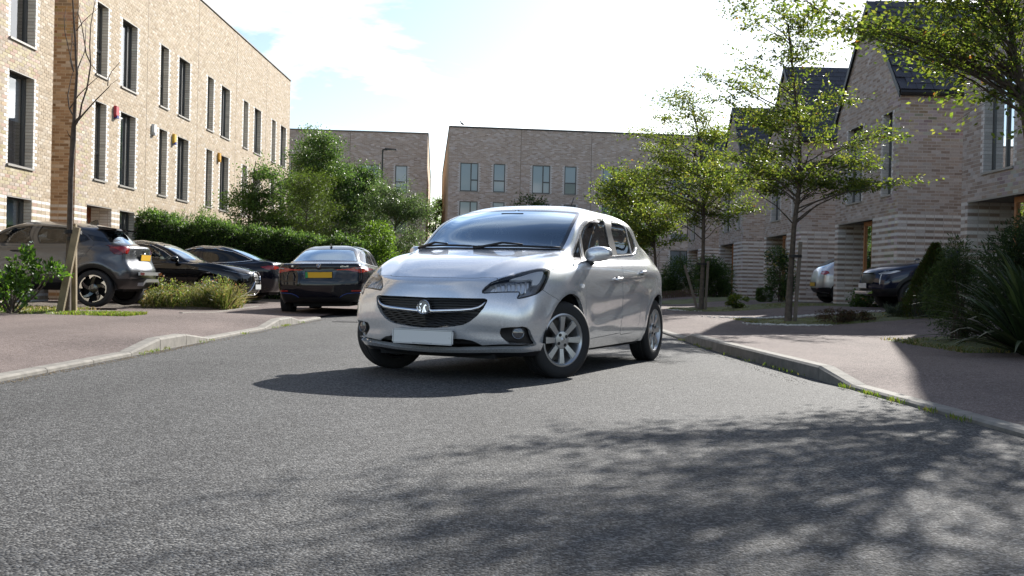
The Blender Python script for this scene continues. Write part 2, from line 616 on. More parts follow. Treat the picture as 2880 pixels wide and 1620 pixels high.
def in_frame(P):
    """is this point inside the photograph, and how far"""
    q = cam.matrix_world.inverted() @ Vector(P)
    if q.z > -1: return None
    u, v = q.x / -q.z * 1.0558, q.y / -q.z * 1.0558
    return -q.z if abs(u) < 0.5 and abs(v) < 0.2812 else None


def brick_wall(parent, O, U, N, L, H, openings=(), pal=PAL_L, mortar=None, stripe=0.0, bond='half', tooth=True,
               gable=None, singles=0, seed=1, name='wall', joints=(), stripe_pal=None, brown=None, level=1):
    O, U, N = Vector(O), Vector(U).normalized(), Vector(N).normalized()
    Z = Vector((0, 0, 1))
    mortar = mortar or M_MORTAR_L
    rg = np.random.default_rng(seed)
    rows = int(round(H / CO))
    op = [(a, b, round(c / CO) * CO, round(d / CO) * CO) for a, b, c, d in openings]
    # mortar backing with openings
    us = sorted({0.0, L, *[o[0] for o in op], *[o[1] for o in op]})
    zs = sorted({0.0, rows * CO, *[o[2] for o in op], *[o[3] for o in op]})
    us = [u for u in us if 0 <= u <= L]; zs = [z for z in zs if 0 <= z <= rows * CO]
    V, F, idx = [], [], {}

    def vid(u, z):
        k = (round(u, 4), round(z, 4))
        if k not in idx:
            idx[k] = len(V); V.append(O + U * u + Z * z - N * 0.004)
        return idx[k]
    for ua, ub in zip(us[:-1], us[1:]):
        for za, zb in zip(zs[:-1], zs[1:]):
            cu, cz = (ua + ub) / 2, (za + zb) / 2
            if any(o[0] < cu < o[1] and o[2] < cz < o[3] for o in op): continue
            F.append((vid(ua, za), vid(ub, za), vid(ub, zb), vid(ua, zb)))
    if gable:
        a = O + U * gable[0] + Z * (rows * CO) - N * 0.004
        b = O + U * gable[2] + Z * (rows * CO) - N * 0.004
        c = O + U * gable[1] + Z * gable[3] - N * 0.004
        k = len(V); V += [a, b, c]; F.append((k, k + 1, k + 2))
    if U.cross(Z).dot(N) < 0: F = [f[::-1] for f in F]
    wall = mesh_np(name, V, F, mortar, parent)
    # courses
    B = []          # u0,u1,z0,z1,white
    nr = int(gable[3] / CO) if gable else rows
    for r in range(nr):
        z0 = r * CO; zm = z0 + CO / 2
        lo, hi = 0.0, L
        if gable and r >= rows:
            t = (zm - rows * CO) / (gable[3] - rows * CO)
            lo = gable[0] + (gable[1] - gable[0]) * t
            hi = gable[2] + (gable[1] - gable[2]) * t
        segs = [(lo, hi, False, False)]
        for a, b, c, d in op:
            if c - 1e-4 < zm < d:
                ns = []
                for s in segs:
                    if b <= s[0] or a >= s[1]: ns.append(s); continue
                    if a > s[0]: ns.append((s[0], a, s[2], True))
                    if b < s[1]: ns.append((b, s[1], True, s[3]))
                segs = ns
        for j in joints:
            ns = []
            for s in segs:
                if s[0] < j < s[1]:
                    ns += [(s[0], j - 0.014, s[2], False), (j + 0.014, s[1], False, s[3])]
                else: ns.append(s)
            segs = ns
        st = zm < stripe
        for a, b, wl_, wr_ in segs:
            off = 0.0 if (st or bond == 'stack') else (0.1125 if r % 2 else 0.0)
            cuts = []
            a2, b2 = a, b
            if tooth and not st:
                tw = (0.2175 if r % 2 else 0.105) if pal is PAL_L else (0.15 if r % 2 else 0.07)
                if wl_: B.append((a, min(a + tw, b) - 0.005, z0, 2)); a2 = a + tw
                if wr_: B.append((max(b - tw, a) + 0.005, b, z0, 2)); b2 = b - tw
            k = math.floor((a2 - off) / 0.225)
            while True:
                s0, s1 = off + k * 0.225, off + k * 0.225 + 0.225
                if s0 >= b2 - 0.012: break
                c0, c1 = max(s0, a2), min(s1, b2)
                if c1 - c0 > 0.02:
                    B.append((c0 + (0.005 if c0 > a + .001 else 0), c1 - (0.005 if c1 < b - .001 else 0), z0,
                              (1 if (r % 2 == 0) else 3) if st else 0))
                k += 1
    B = np.array(B)
    n = len(B)
    col = palette_pick(pal, n, rg)
    wm = (B[:, 3] == 1) | (B[:, 3] == 2)
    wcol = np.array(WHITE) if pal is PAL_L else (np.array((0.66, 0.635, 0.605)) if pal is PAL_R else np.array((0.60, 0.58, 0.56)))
    col[wm] = wcol * (1 + rg.normal(0, 0.05, (wm.sum(), 1)))
    if stripe_pal:
        sm = B[:, 3] == 3
        col[sm] = palette_pick(stripe_pal, sm.sum(), rg)
    col = np.clip(col, 0.02, 0.85)
    u0, u1, z0 = B[:, 0], B[:, 1], B[:, 2]
    z1 = z0 + BH
    prot = rg.normal(0, 0.0007, n)
    Un, Nn, On = np.array(U), np.array(N), np.array(O)

    # nearest whole bricks become objects of their own
    pick = np.zeros(n, bool)
    if singles:
        full = np.where((u1 - u0) > 0.205)[0]
        cand = []
        for i in full:
            P = On + Un * (u0[i] + 0.1) + np.array([0, 0, z0[i] + 0.03])
            d = in_frame(P)
            if d is not None: cand.append((d, i))
        cand.sort()
        for d, i in cand[:singles]: pick[i] = True
        # place copies; quantise colour so that alike bricks share a mesh
        flip = U.cross(Z).dot(N) < 0
        for i in np.where(pick)[0]:
            c = tuple(np.round(col[i] * 14) / 14)
            me = brick_variant(c, c)
            o = link('brick', me, wall)
            # local axes: x along the wall, y outwards, z up
            if not flip:
                base = O + U * float(u1[i]) + Z * float(z0[i]) + N * float(prot[i] - 0.03)
                ax = -U
            else:
                base = O + U * float(u0[i]) + Z * float(z0[i]) + N * float(prot[i] - 0.03)
                ax = U
            m = Matrix((ax, N, Z)).transposed().to_4x4()
            m.translation = base
            o.matrix_basis = m
    keep = ~pick
    u0, u1, z0, z1, prot, col = u0[keep], u1[keep], z0[keep], z1[keep], prot[keep], col[keep]
    n = len(u0)
    if n == 0: return wall
    b = 0.003
    V = np.zeros((n, 8, 3))
    for k, (uu, zz, nn) in enumerate([(u0, z0, -0.03), (u1, z0, -0.03), (u1, z1, -0.03), (u0, z1, -0.03),
                                      (u0 + b, z0 + b, 0), (u1 - b, z0 + b, 0), (u1 - b, z1 - b, 0), (u0 + b, z1 - b, 0)]):
        V[:, k, :] = On + uu[:, None] * Un + (prot + nn)[:, None] * Nn
        V[:, k, 2] += zz
    base = (np.arange(n) * 8)[:, None, None]
    Fq = np.array([(4, 5, 6, 7), (0, 1, 5, 4), (1, 2, 6, 5), (2, 3, 7, 6), (3, 0, 4, 7)])[None]
    if U.cross(Z).dot(N) < 0: Fq = Fq[:, :, ::-1]
    Fq = (base + Fq).reshape(-1, 4)
    o = mesh_np('brickwork', V.reshape(-1, 3), Fq, M_BRICK, wall, cols=np.repeat(col, 5, axis=0))
    o['kind'] = 'stuff'
    return wall


def opening(bld, O, U, N, a, b, c, d, depth=0.2, pal=REVEAL_L, mortar=None, seed=3, kind='wide', sky_blind=0.0, wz=None, sill=True,
            glass=True, mull=0.62, transom=None, frame_mat=None):
    """reveals and window of one opening; coordinates snapped to the courses"""
    c, d = round(c / CO) * CO, round(d / CO) * CO
    O, U, N = Vector(O), Vector(U).normalized(), Vector(N).normalized()
    Z = Vector((0, 0, 1))
    mortar = mortar or M_MORTAR_L
    # jambs
    for uu, nn in ((a, 1), (b, -1)):
        brick_wall(bld, O + U * uu + Z * c - N * depth, N, U * nn, depth - 0.012, d - c, (), pal, mortar, bond='stack', tooth=False, seed=seed, name='jamb')
    # soffit
    P = [O + U * a + Z * d, O + U * b + Z * d, O + U * b + Z * d - N * depth, O + U * a + Z * d - N * depth]
    mesh_np('soffit', [p - Z * 0.003 for p in P], [(0, 1, 2, 3)], M_SOFFIT, bld)
    MB().obox(O, U, Z, N, (a, b), (d - 0.028, d - 0.004), (-0.03, 0.006)).build('lintel', M_SILL, bld)
    if not glass: return
    fo = O - N * (depth - 0.05)
    w = MB()
    t = 0.055
    w.obox(fo, U, Z, N, (a, a + t), (c, d), (-0.06, 0))
    w.obox(fo, U, Z, N, (b - t, b), (c, d), (-0.06, 0))
    w.obox(fo, U, Z, N, (a + t, b - t), (c, c + t), (-0.06, 0))
    w.obox(fo, U, Z, N, (a + t, b - t), (d - t, d), (-0.06, 0))
    panes = []
    if kind == 'wide':
        m = a + (b - a) * mull
        w.obox(fo, U, Z, N, (m - 0.035, m + 0.035), (c + t, d - t), (-0.06, 0.004))
        if transom:
            tz = c + (d - c) * transom
            w.obox(fo, U, Z, N, (m + 0.035, b - t), (tz - 0.035, tz + 0.035), (-0.06, 0.002))
            panes = [(a + t, m - .035, c + t, d - t), (m + .035, b - t, c + t, tz - .035), (m + .035, b - t, tz + .035, d - t)]
        else:
            panes = [(a + t, m - .035, c + t, d - t), (m + .035, b - t, c + t, d - t)]
    else:
        tz = c + (d - c) * (transom or 0.36)
        w.obox(fo, U, Z, N, (a + t, b - t), (tz - 0.035, tz + 0.035), (-0.06, 0.004))
        panes = [(a + t, b - t, c + t, tz - .035), (a + t, b - t, tz + .035, d - t)]
    win = w.build('window', frame_mat or M_FRAME, bld)
    for p in panes:
        q = [fo - N * 0.03 + U * p[0] + Z * p[2], fo - N * 0.03 + U * p[1] + Z * p[2],
             fo - N * 0.03 + U * p[1] + Z * p[3], fo - N * 0.03 + U * p[0] + Z * p[3]]
        mesh_np('pane', q, [(0, 1, 2, 3)], M_PANE, win)
    # room behind
    rb = MB()
    rb.obox(fo - N * 0.07, U, Z, N, (a - 0.3, b + 0.3), (c - 0.1, d + 0.1), (-1.2, -1.19))
    rb.obox(fo - N * 0.07, U, Z, N, (a - 0.3, a - 0.29), (c - 0.1, d + 0.1), (-1.19, 0))
    rb.obox(fo - N * 0.07, U, Z, N, (b + 0.29, b + 0.3), (c - 0.1, d + 0.1), (-1.19, 0))
    rb.obox(fo - N * 0.07, U, Z, N, (a - 0.3, b + 0.3), (c - 0.11, c - 0.1), (-1.2, 0))
    rb.obox(fo - N * 0.07, U, Z, N, (a - 0.3, b + 0.3), (d + 0.1, d + 0.11), (-1.2, 0))
    rb.build('room', M_ROOM, win)
    if sky_blind:
        hb = c + (d - c) * (1 - sky_blind)
        MB().obox(fo - N * 0.10, U, Z, N, (a + 0.02, b - 0.02), (hb, d), (-0.012, 0)).build('sky_blind', M_SKYBLIND, win)  # pale sheet added behind the glass to brighten it like reflected sky
    if sill:
        MB().obox(O, U, Z, N, (a - 0.04, b + 0.04), (c - 0.045, c), (-depth + 0.05, 0.035)).build('sill', M_SILL, win)
    return win


M_SHELL_L = pmat('brick_plain_buff', (0.45, 0.34, 0.23), 0.9, noise=0.25, nscale=3)
M_SHELL_R = pmat('brick_plain_grey', (0.36, 0.28, 0.23), 0.9, noise=0.25, nscale=3)

# ---------------------------------------------------------------- long terrace on the left
ZB = 0.07
terr = empty('terrace_building', (-10.8, 26.6, 0), label='long sunlit buff brick terrace with tall paired windows, left of the road', cat='building')
FO, FU, FN = (-10.8, 26.58, ZB), (0, 1, 0), (1, 0, 0)
TL = 25.12
ops, wins = [], []
starts = [26.6, 31.62, 36.66, 41.72, 46.76]
for k, s in enumerate(starts):
    a = s - 26.58
    for z0, z1 in ((5.82, 7.74), (3.17, 5.14)):
        wins.append((a + 1.17, a + 1.93, z0 - ZB, z1 - ZB, 'narrow', k))
        wins.append((a + 2.97, a + 4.14, z0 - ZB, z1 - ZB, 'wide', k))
    ops.append((a + 0.75, a + 2.43, 0.0, 2.47 - ZB))
    wins.append((a + 3.05, a + 4.2, 0.3, 2.47 - ZB, 'wide', k))
ops += [w[:4] for w in wins]


world_root(terr)
brick_wall(terr, FO, FU, FN, TL, 10.0, ops, PAL_L, stripe=2.47 - ZB, singles=300, seed=21, joints=[s - 26.58 for s in starts[1:]],
           stripe_pal=PAL_L)
for i, w in enumerate(wins):
    opening(terr, FO, FU, FN, *w[:4], depth=0.21, kind=w[4], seed=100 + i, sky_blind=(0.4, 0.85, 0.6, 0.97, 0.7)[i % 5], mull=0.72)
for k, s in enumerate(starts):
    a = s - 26.58
    opening(terr, FO, FU, FN, a + 0.75, a + 2.43, 0, 2.47 - ZB, depth=0.55, glass=False, seed=200 + k)
    d = MB().obox(FO, FU, (0, 0, 1), FN, (a + 0.75, a + 2.43), (0, 2.4), (-0.62, -0.55))
    door = d.build('door', M_DOOR, terr)
    gl = MB().obox(FO, FU, (0, 0, 1), FN, (a + 1.95, a + 2.2), (0.5, 2.1), (-0.548, -0.54)).build('glazing', M_PANE, door)
    MB().tube([(-10.8 - 0.53, s + 0.9, ZB + 1.05), (-10.8 - 0.49, s + 0.9, ZB + 1.05), (-10.8 - 0.49, s + 1.02, ZB + 1.05)], 0.012).build('handle', M_SILL, door)
for s in starts[1:]:
    MB().obox(FO, FU, (0, 0, 1), FN, (s - 26.58 - 0.013, s - 26.58 + 0.013), (0, 10.0), (-0.012, -0.002)).build('movement_joint', M_JOINT, terr)
MB().obox(FO, FU, (0, 0, 1), FN, (-0.03, TL + 0.03), (10.0, 10.045), (-0.4, 0.035)).build('coping', M_COPING, terr)
# return walls towards the camera and at the far end
brick_wall(terr, (-13.0, 26.58, ZB), (1, 0, 0), (0, -1, 0), 2.2, 10.0, (), [(3, (0.40, 0.27, 0.165)), (2, (0.31, 0.20, 0.115)), (2, (0.47, 0.34, 0.22)), (1, (0.58, 0.49, 0.39))],  # browner bricks paint in the shade on this face
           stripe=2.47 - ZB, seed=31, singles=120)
bk = MB()
bk.box(-20.0, -19.9, 26.6, 51.7, 0, 10.04)
bk.box(-19.9, -10.86, 26.62, 26.72, 0, 10.0)
bk.box(-19.9, -10.815, 51.6, 51.7, 0, 10.04)
bk.box(-19.9, -10.86, 26.72, 51.6, 9.9, 10.0)
bk.build('back_walls', M_SHELL_L, terr)

near = world_root(empty('corner_building', (-10.8, 20.0, 0), label='buff brick block with big windows, cut by the left edge of the picture', cat='building'))
NO = (-10.8, 11.0, .02)
nw = []
for y in (23.03, 18.0, 13.0):
    for z0, z1 in ((5.71, 7.72), (3.02, 5.03), (.30, 2.32)):
        nw.append((y - 11, y - 11 + 1.20, z0 - .02, z1 - .02))
brick_wall(near, NO, FU, FN, 14.2, 10.2, nw, PAL_L, stripe=2.30, singles=300, seed=22, stripe_pal=PAL_L)
for i, w in enumerate(nw):
    opening(near, NO, FU, FN, *w, depth=0.23, kind='wide', seed=300 + i, sky_blind=0.5 if i % 2 else 0.3, mull=0.92)
MB().obox(NO, FU, (0, 0, 1), FN, (-0.03, 14.23), (10.2, 10.25), (-0.4, 0.035)).build('coping', M_COPING, near)
bk = MB()
bk.box(-20.0, -19.9, 11, 25.2, 0, 10.2); bk.box(-19.9, -10.83, 11, 11.1, 0, 10.2); bk.box(-19.9, -10.86, 11.1, 25.1, 10.1, 10.2)
bk.box(-19.9, -10.82, 25.1, 25.2, 0, 10.2)
bk.build('back_walls', M_SHELL_L, near)

# alarm boxes on the terrace
for nm, y, z, c1, c2, lab in (('red', 29.14, 5.07, (0.45, 0.03, 0.04), (0.02, 0.03, 0.20), 'red and blue alarm box high on the terrace, nearest the bare tree'),
                              ('white', 32.22, 5.03, (0.75, 0.75, 0.72), (0.6, 0.62, 0.66), 'white alarm box on the terrace beside the first brick joint'),
                              ('yellow', 34.15, 5.0, (0.70, 0.42, 0.03), (0.03, 0.06, 0.30), 'yellow alarm box with blue foot between two terrace windows'),
                              ('orange', 39.38, 5.03, (0.72, 0.35, 0.02), (0.62, 0.33, 0.03), 'orange alarm box, farthest along the terrace')):
    r_ = world_root(empty('alarm_box', (-10.8, y, z), label=lab, cat='alarm box', group='alarm boxes on the terrace'))
    b = MB()
    hw, hh, dp = 0.12, 0.16, 0.075
    prof = [(-hw, -hh * .55), (-hw * .62, -hh), (hw * .62, -hh), (hw, -hh * .55), (hw, hh * .75), (hw * .75, hh), (-hw * .75, hh), (-hw, hh * .75)]
    V = [(-10.8, y + p, z + q) for p, q in prof] + [(-10.8 + dp, y + p * .86, z + q * .9) for p, q in prof]
    F = [(i, (i + 1) % 8, 8 + (i + 1) % 8, 8 + i) for i in range(8)] + [tuple(range(8, 16))]
    b.add(V, F).build('cover', pmat('alarm_' + nm, c1, 0.4), r_)
    MB().box(-10.8, -10.8 + dp + 0.012, y - hw * .6, y + hw * .6, z - hh * 1.12, z - hh * .62).build('strobe', pmat('alarm_foot_' + nm, c2, 0.3), r_)

# ---------------------------------------------------------------- two buildings closing the street
def rear_block(nm, P, ang, L, Hh, lab, wins, joints, seed, depth=9.0, drop=2.0, side=-1):
    U = Vector((math.cos(ang), math.sin(ang), 0)); N = Vector((math.sin(ang), -math.cos(ang), 0))
    b = world_root(empty('street_end_building', (P[0], P[1], 0), label=lab, cat='building', group='brick blocks closing the street'))
    O = Vector((P[0], P[1], 0.02))
    brick_wall(b, O, U, N, L, Hh, [w[:4] for w in wins], PAL_B, M_MORTAR_R, seed=seed, joints=joints)
    for i, w in enumerate(wins):
        opening(b, O, U, N, *w[:4], depth=0.09, pal=REVEAL_R, mortar=M_MORTAR_R, kind=w[4], seed=seed + i + 1, sky_blind=(1.0, 0.97, 0.97, 0.6, 0.97)[i % 5], mull=0.6, transom=0.4)
    for j in joints:
        MB().obox(O, U, (0, 0, 1), N, (j - 0.013, j + 0.013), (0, Hh), (-0.012, -0.002)).build('movement_joint', M_JOINT, b)
    MB().obox(O, U, (0, 0, 1), N, (-0.04, L + 0.04), (Hh, Hh + 0.07), (-0.25, 0.05)).build('coping', M_COPING, b)
    # sides with the roof falling to the back
    for u, s in ((0.0, -1), (L, 1)):
        q = O + U * u
        V = [q - N * 0.02, q - N * depth, q - N * depth + Vector((0, 0, Hh - drop)), q - N * 0.02 + Vector((0, 0, Hh))]
        V2 = [p + U * (-s * 0.2) for p in V]
        F = [(0, 1, 2, 3), (7, 6, 5, 4), (0, 4, 5, 1), (1, 5, 6, 2), (2, 6, 7, 3), (3, 7, 4, 0)]
        m = MB().add(V + V2, F); m.build('side_wall', M_SHELL_L, b)
    q0, q1 = O + U * -0.05, O + U * (L + 0.05)
    zt = Vector((0, 0, Hh)); zb_ = Vector((0, 0, Hh - drop))
    mesh_np('roof', [q0 + zt + Vector((0, 0, .02)), q1 + zt + Vector((0, 0, .02)), q1 - N * (depth + .1) + zb_ + Vector((0, 0, .03)), q0 - N * (depth + .1) + zb_ + Vector((0, 0, .03))], [(0, 1, 2, 3)], M_SLATE, b)
    mesh_np('back_wall', [q0 - N * depth, q1 - N * depth, q1 - N * depth + zb_, q0 - N * depth + zb_], [(0, 1, 2, 3)], M_SHELL_R, b)
    return b


def rw(us, L, zs=((6.13, 7.88), (3.6, 5.58), (1.0, 2.9))):
    o = []
    for z0, z1 in zs:
        for u, w, k in us:
            o.append((u, u + w, z0, z1, k))
    return o


aR = R(6.0)
rear_block('right', (-4.0, 65.4), aR, 26.0, 10.0, 'grey brown brick block closing the street, behind the silver hatchback',
           rw([(0.70, 1.10, 'wide'), (2.72, 0.72, 'narrow'), (5.1, 1.1, 'wide'), (7.08, 0.74, 'narrow'), (9.45, 1.1, 'wide'), (11.4, .74, 'narrow'), (13.8, 1.1, 'wide'), (18.2, 1.1, 'wide'), (22.5, 1.1, 'wide')], 26),
           [4.37, 8.72, 13.1, 17.4, 21.8], 41)
rear_block('left', (-18.4, 67.4), R(3.2), 12.9, 9.9, 'grey brown brick block behind the leafy trees, left of the street gap',
           rw([(8.75, 1.12, 'wide'), (10.9, 0.75, 'narrow'), (4.4, 1.1, 'wide'), (6.4, .74, 'narrow')], 13), [3.6, 8.05], 61, drop=2.0)

# road gully by the left kerb
gy = world_root(empty('drain_grate', (-2.82, 18.6, 0), label='iron drain grate in the road near the dark saloon', cat='drain'))
m = MB()
m.box(-3.05, -2.6, 18.40, 18.43, 0, .008); m.box(-3.05, -2.6, 18.79, 18.82, 0, .008); m.box(-3.05, -3.02, 18.43, 18.79, 0, .008); m.box(-2.63, -2.6, 18.43, 18.79, 0, .008)
m.build('frame', M_COPING, gy)
for i in range(8):
    MB().box(-3.00 + i * .047, -2.98 + i * .047, 18.43, 18.79, 0, .007).build('bar', M_COPING, gy)
# ================================================================ gabled houses on the right
HX, HR = 9.4, 16.4
HZ = 0.325
STR_R = [(4, (0.32, 0.255, 0.21)), (3, (0.37, 0.30, 0.25)), (2, (0.26, 0.20, 0.16)), (1.4, (0.50, 0.46, 0.43))]
SLATE_ME = None


def slate_mesh():
    global SLATE_ME
    if SLATE_ME is None:
        m = MB().box(0, 0.40, 0, 0.30, 0, 0.012)
        SLATE_ME = bpy.data.meshes.new('slate')
        SLATE_ME.from_pydata(m.v, [], m.f)
        SLATE_ME.materials.append(M_SLATE)
    return SLATE_ME


def house(k, Y0, lab, singles, slates):
    h = world_root(empty('gabled_house', (HX, Y0, 0), label=lab, cat='house', group='gabled brick houses on the right'))
    GW = 5.15
    eave, apex = 5.73 - HZ, 8.47 - HZ
    O, U, N = (HX, Y0, HZ), (0, 1, 0), (-1, 0, 0)
    w1 = (0.55, 1.23, 3.17 - HZ, 5.26 - HZ); w2 = (2.84, 4.13, 3.17 - HZ, 5.26 - HZ)
    por = (1.87, 4.82, 0.0, 2.65 - HZ)
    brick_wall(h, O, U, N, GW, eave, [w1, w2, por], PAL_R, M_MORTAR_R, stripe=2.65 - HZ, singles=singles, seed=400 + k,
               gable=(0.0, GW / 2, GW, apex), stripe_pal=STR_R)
    opening(h, O, U, N, *w1, depth=0.22, pal=REVEAL_R, mortar=M_MORTAR_R, kind='narrow', seed=410 + k)
    opening(h, O, U, N, *w2, depth=0.22, pal=REVEAL_R, mortar=M_MORTAR_R, kind='wide', seed=411 + k, mull=0.5)
    # porch: side walls, back wall, soffit, timber screen
    brick_wall(h, (HX, Y0 + por[1], HZ), (1, 0, 0), (0, -1, 0), 1.25, 2.65 - HZ, (), PAL_R, M_MORTAR_R, stripe=3, seed=420 + k, tooth=False, stripe_pal=STR_R, name='porch_wall')
    brick_wall(h, (HX, Y0 + por[0], HZ), (1, 0, 0), (0, 1, 0), 1.25, 2.65 - HZ, (), PAL_R, M_MORTAR_R, stripe=3, seed=421 + k, tooth=False, stripe_pal=STR_R, name='porch_wall')
    brick_wall(h, (HX + 1.25, Y0 + por[0], HZ), (0, 1, 0), (-1, 0, 0), por[1] - por[0], 2.65 - HZ, (), PAL_R, M_MORTAR_R, stripe=3, seed=422 + k, tooth=False, stripe_pal=STR_R, name='porch_wall')
    mesh_np('porch_soffit', [(HX, Y0 + por[0], 2.642), (HX + 1.25, Y0 + por[0], 2.642), (HX + 1.25, Y0 + por[1], 2.642), (HX, Y0 + por[1], 2.642)], [(0, 1, 2, 3)], M_SOFFIT, h)
    MB().obox(O, U, (0, 0, 1), N, (por[0] - .02, por[1] + .02), (2.62 - HZ, 2.646 - HZ), (-0.05, 0.008)).build('lintel', M_SILL, h)
    sx = HX + 0.2
    sc = MB()
    for u in (1.92, 2.46, 3.12):
        sc.box(sx, sx + 0.09, Y0 + u - 0.045, Y0 + u + 0.045, HZ, 2.62)
    sc.box(sx, sx + 0.09, Y0 + 1.965, Y0 + 3.075, 2.50, 2.62)
    sc.box(sx, sx + 0.09, Y0 + 1.965, Y0 + 3.075, HZ, HZ + 0.1)
    d = sc.build('timber_screen', M_WOOD, h)
    for a, b in ((1.965, 2.415), (2.505, 3.075)):
        mesh_np('pane', [(sx + .04, Y0 + a, HZ + .1), (sx + .04, Y0 + b, HZ + .1), (sx + .04, Y0 + b, 2.5), (sx + .04, Y0 + a, 2.5)], [(0, 1, 2, 3)], M_PANE, d)
    # return wall towards the camera, and away from it
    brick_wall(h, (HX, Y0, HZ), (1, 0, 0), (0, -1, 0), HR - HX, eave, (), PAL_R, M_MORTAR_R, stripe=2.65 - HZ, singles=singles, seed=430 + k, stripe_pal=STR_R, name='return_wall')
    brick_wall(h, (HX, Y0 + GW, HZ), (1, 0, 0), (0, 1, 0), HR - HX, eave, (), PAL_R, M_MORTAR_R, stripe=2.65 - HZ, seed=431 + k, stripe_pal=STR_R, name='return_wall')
    RL = 8.88 - GW
    # pale upright tube added to stand in for a sunlit wall edge
    MB().tube([(HX + 1.9, Y0 - 0.09, HZ), (HX + 1.9, Y0 - 0.09, 5.6)], 0.035, 10).build('sunlit_edge', pmat('sunlit_pale_%d' % k, (0.55, 0.56, 0.55), 0.4), h)
    # roof over the gable, ridge running back from the street
    ym, ea, ra = Y0 + GW / 2, 5.73, 8.47
    back = 16.5
    ov = 0.10
    sl = (ra - ea) / (GW / 2)
    for s in (-1, 1):
        ye = ym + s * (GW / 2 + ov); ze = ea - sl * ov
        V = [(HX - 0.06, ye, ze + .05), (back, ye, ze + .05), (back, ym, ra + .05), (HX - 0.06, ym, ra + .05),
             (HX - 0.06, ye, ze - .03), (back, ye, ze - .03), (back, ym, ra - .03), (HX - 0.06, ym, ra - .03)]
        F = [(0, 1, 2, 3), (7, 6, 5, 4), (0, 4, 5, 1), (1, 5, 6, 2), (2, 6, 7, 3), (3, 7, 4, 0)]
        rf = MB().add(V, F).build('roof', M_SLATE, h)
        if s < 0:
            # courses of slates on the slope that faces the camera
            run = math.hypot(GW / 2 + ov, ra - ze)
            dv = Vector((0, ym - ye, ra - ze)).normalized(); du = Vector((1, 0, 0)); dn = du.cross(dv)
            nrow = int(run / 0.24)
            stuffV, stuffF = [], []
            cnt = 0
            for r in range(nrow):
                for c in range(-1, int((back - HX) / 0.41) + 1):
                    u0 = c * 0.41 + (0.205 if r % 2 else 0)
                    if u0 < 0 or u0 > back - HX - 0.42: continue
                    base = Vector((HX - 0.05, ye, ze + 0.05)) + du * u0 + dv * (r * 0.24) + dn * 0.014
                    ax = (dv + dn * -0.045).normalized()
                    m = Matrix((du, ax, du.cross(ax))).transposed().to_4x4(); m.translation = base + dn * 0.008
                    if slates and cnt < 300:
                        o = link('slate', slate_mesh(), rf); o.matrix_basis = m; cnt += 1
                    else:
                        for q in ((0, 0, 0), (.4, 0, 0), (.4, .3, 0), (0, .3, 0), (0, 0, .012), (.4, 0, .012), (.4, .3, .012), (0, .3, .012)):
                            stuffV.append(m @ Vector(q))
                        b = len(stuffV) - 8
                        stuffF += [tuple(i + b for i in f) for f in ((0, 3, 2, 1), (4, 5, 6, 7), (0, 1, 5, 4), (1, 2, 6, 5), (2, 3, 7, 6), (3, 0, 4, 7))]
            if stuffV:
                o = mesh_np('slates', stuffV, stuffF, M_SLATE, rf); o['kind'] = 'stuff'
        # gutter along the eave
        MB().tube([(HX - 0.05, ye, ze - 0.02), (back, ye, ze - 0.02)], 0.075, 8).build('gutter', M_BLACK, h)
        # dark verge board along the gable edge
        vb = [(HX - 0.05, ye, ze + .055), (HX - 0.05, ym, ra + .075), (HX - 0.05, ym, ra - .12), (HX - 0.05, ye, ze - .14)]
        vb2 = [(x - 0.03, y, z) for x, y, z in vb]
        MB().add(vb + vb2, [(0, 1, 2, 3), (7, 6, 5, 4), (0, 4, 5, 1), (1, 5, 6, 2), (2, 6, 7, 3), (3, 7, 4, 0)]).build('verge_board', M_BLACK, h)
    # garden wall across the drive, and the back of the house
    ya, yb = Y0 + GW, Y0 + 8.88
    brick_wall(h, (14.8, ya + .02, HZ), (0, 1, 0), (-1, 0, 0), RL - .04, 2.1, (), PAL_R, M_MORTAR_R, seed=440 + k, name='garden_wall')
    bk = MB()
    bk.box(back - .1, back, Y0 + .05, ya - .05, 0, 5.7)
    bk.box(14.82, 14.95, ya + .02, yb - .02, 0, 2.3)
    bk.build('back_walls', M_SHELL_R, h)
    return h


HOUSES = [(-2, 8.72, 'gabled brick house beside the camera at the right edge', 0, False),
          (-1, 17.60, 'nearest gabled house in view, behind the spiky plant on the right', 120, False),
          (0, 26.48, 'gabled brick house behind the dark blue car on the right', 220, True),
          (1, 35.36, 'gabled brick house with the silver car tucked beside it', 150, True),
          (2, 44.24, 'third gabled house along the right side, behind the second slim tree', 90, False),
          (3, 53.12, 'farthest gabled house, mostly hidden by trees at the end of the right side', 0, False)]
for a in HOUSES:
    house(*a)

# low picket edging in front of the far houses
lf = world_root(empty('picket_edging', (6.6, 46, 0), label='low dark picket edging along the far front gardens on the right', cat='fence'))
for i in range(40):
    x = 5.6 + i * 0.085
    MB().box(x, x + 0.055, 45.0, 45.02, zr(x, 45) - .02, zr(x, 45) + 0.30).build('picket', pmat('picket_wood', (0.10, 0.065, 0.045), 0.8) if i == 0 else MATS['picket_wood'], lf)
MB().box(5.6, 9.0, 45.025, 45.045, 0.38, 0.42).build('rail', MATS['picket_wood'], lf)

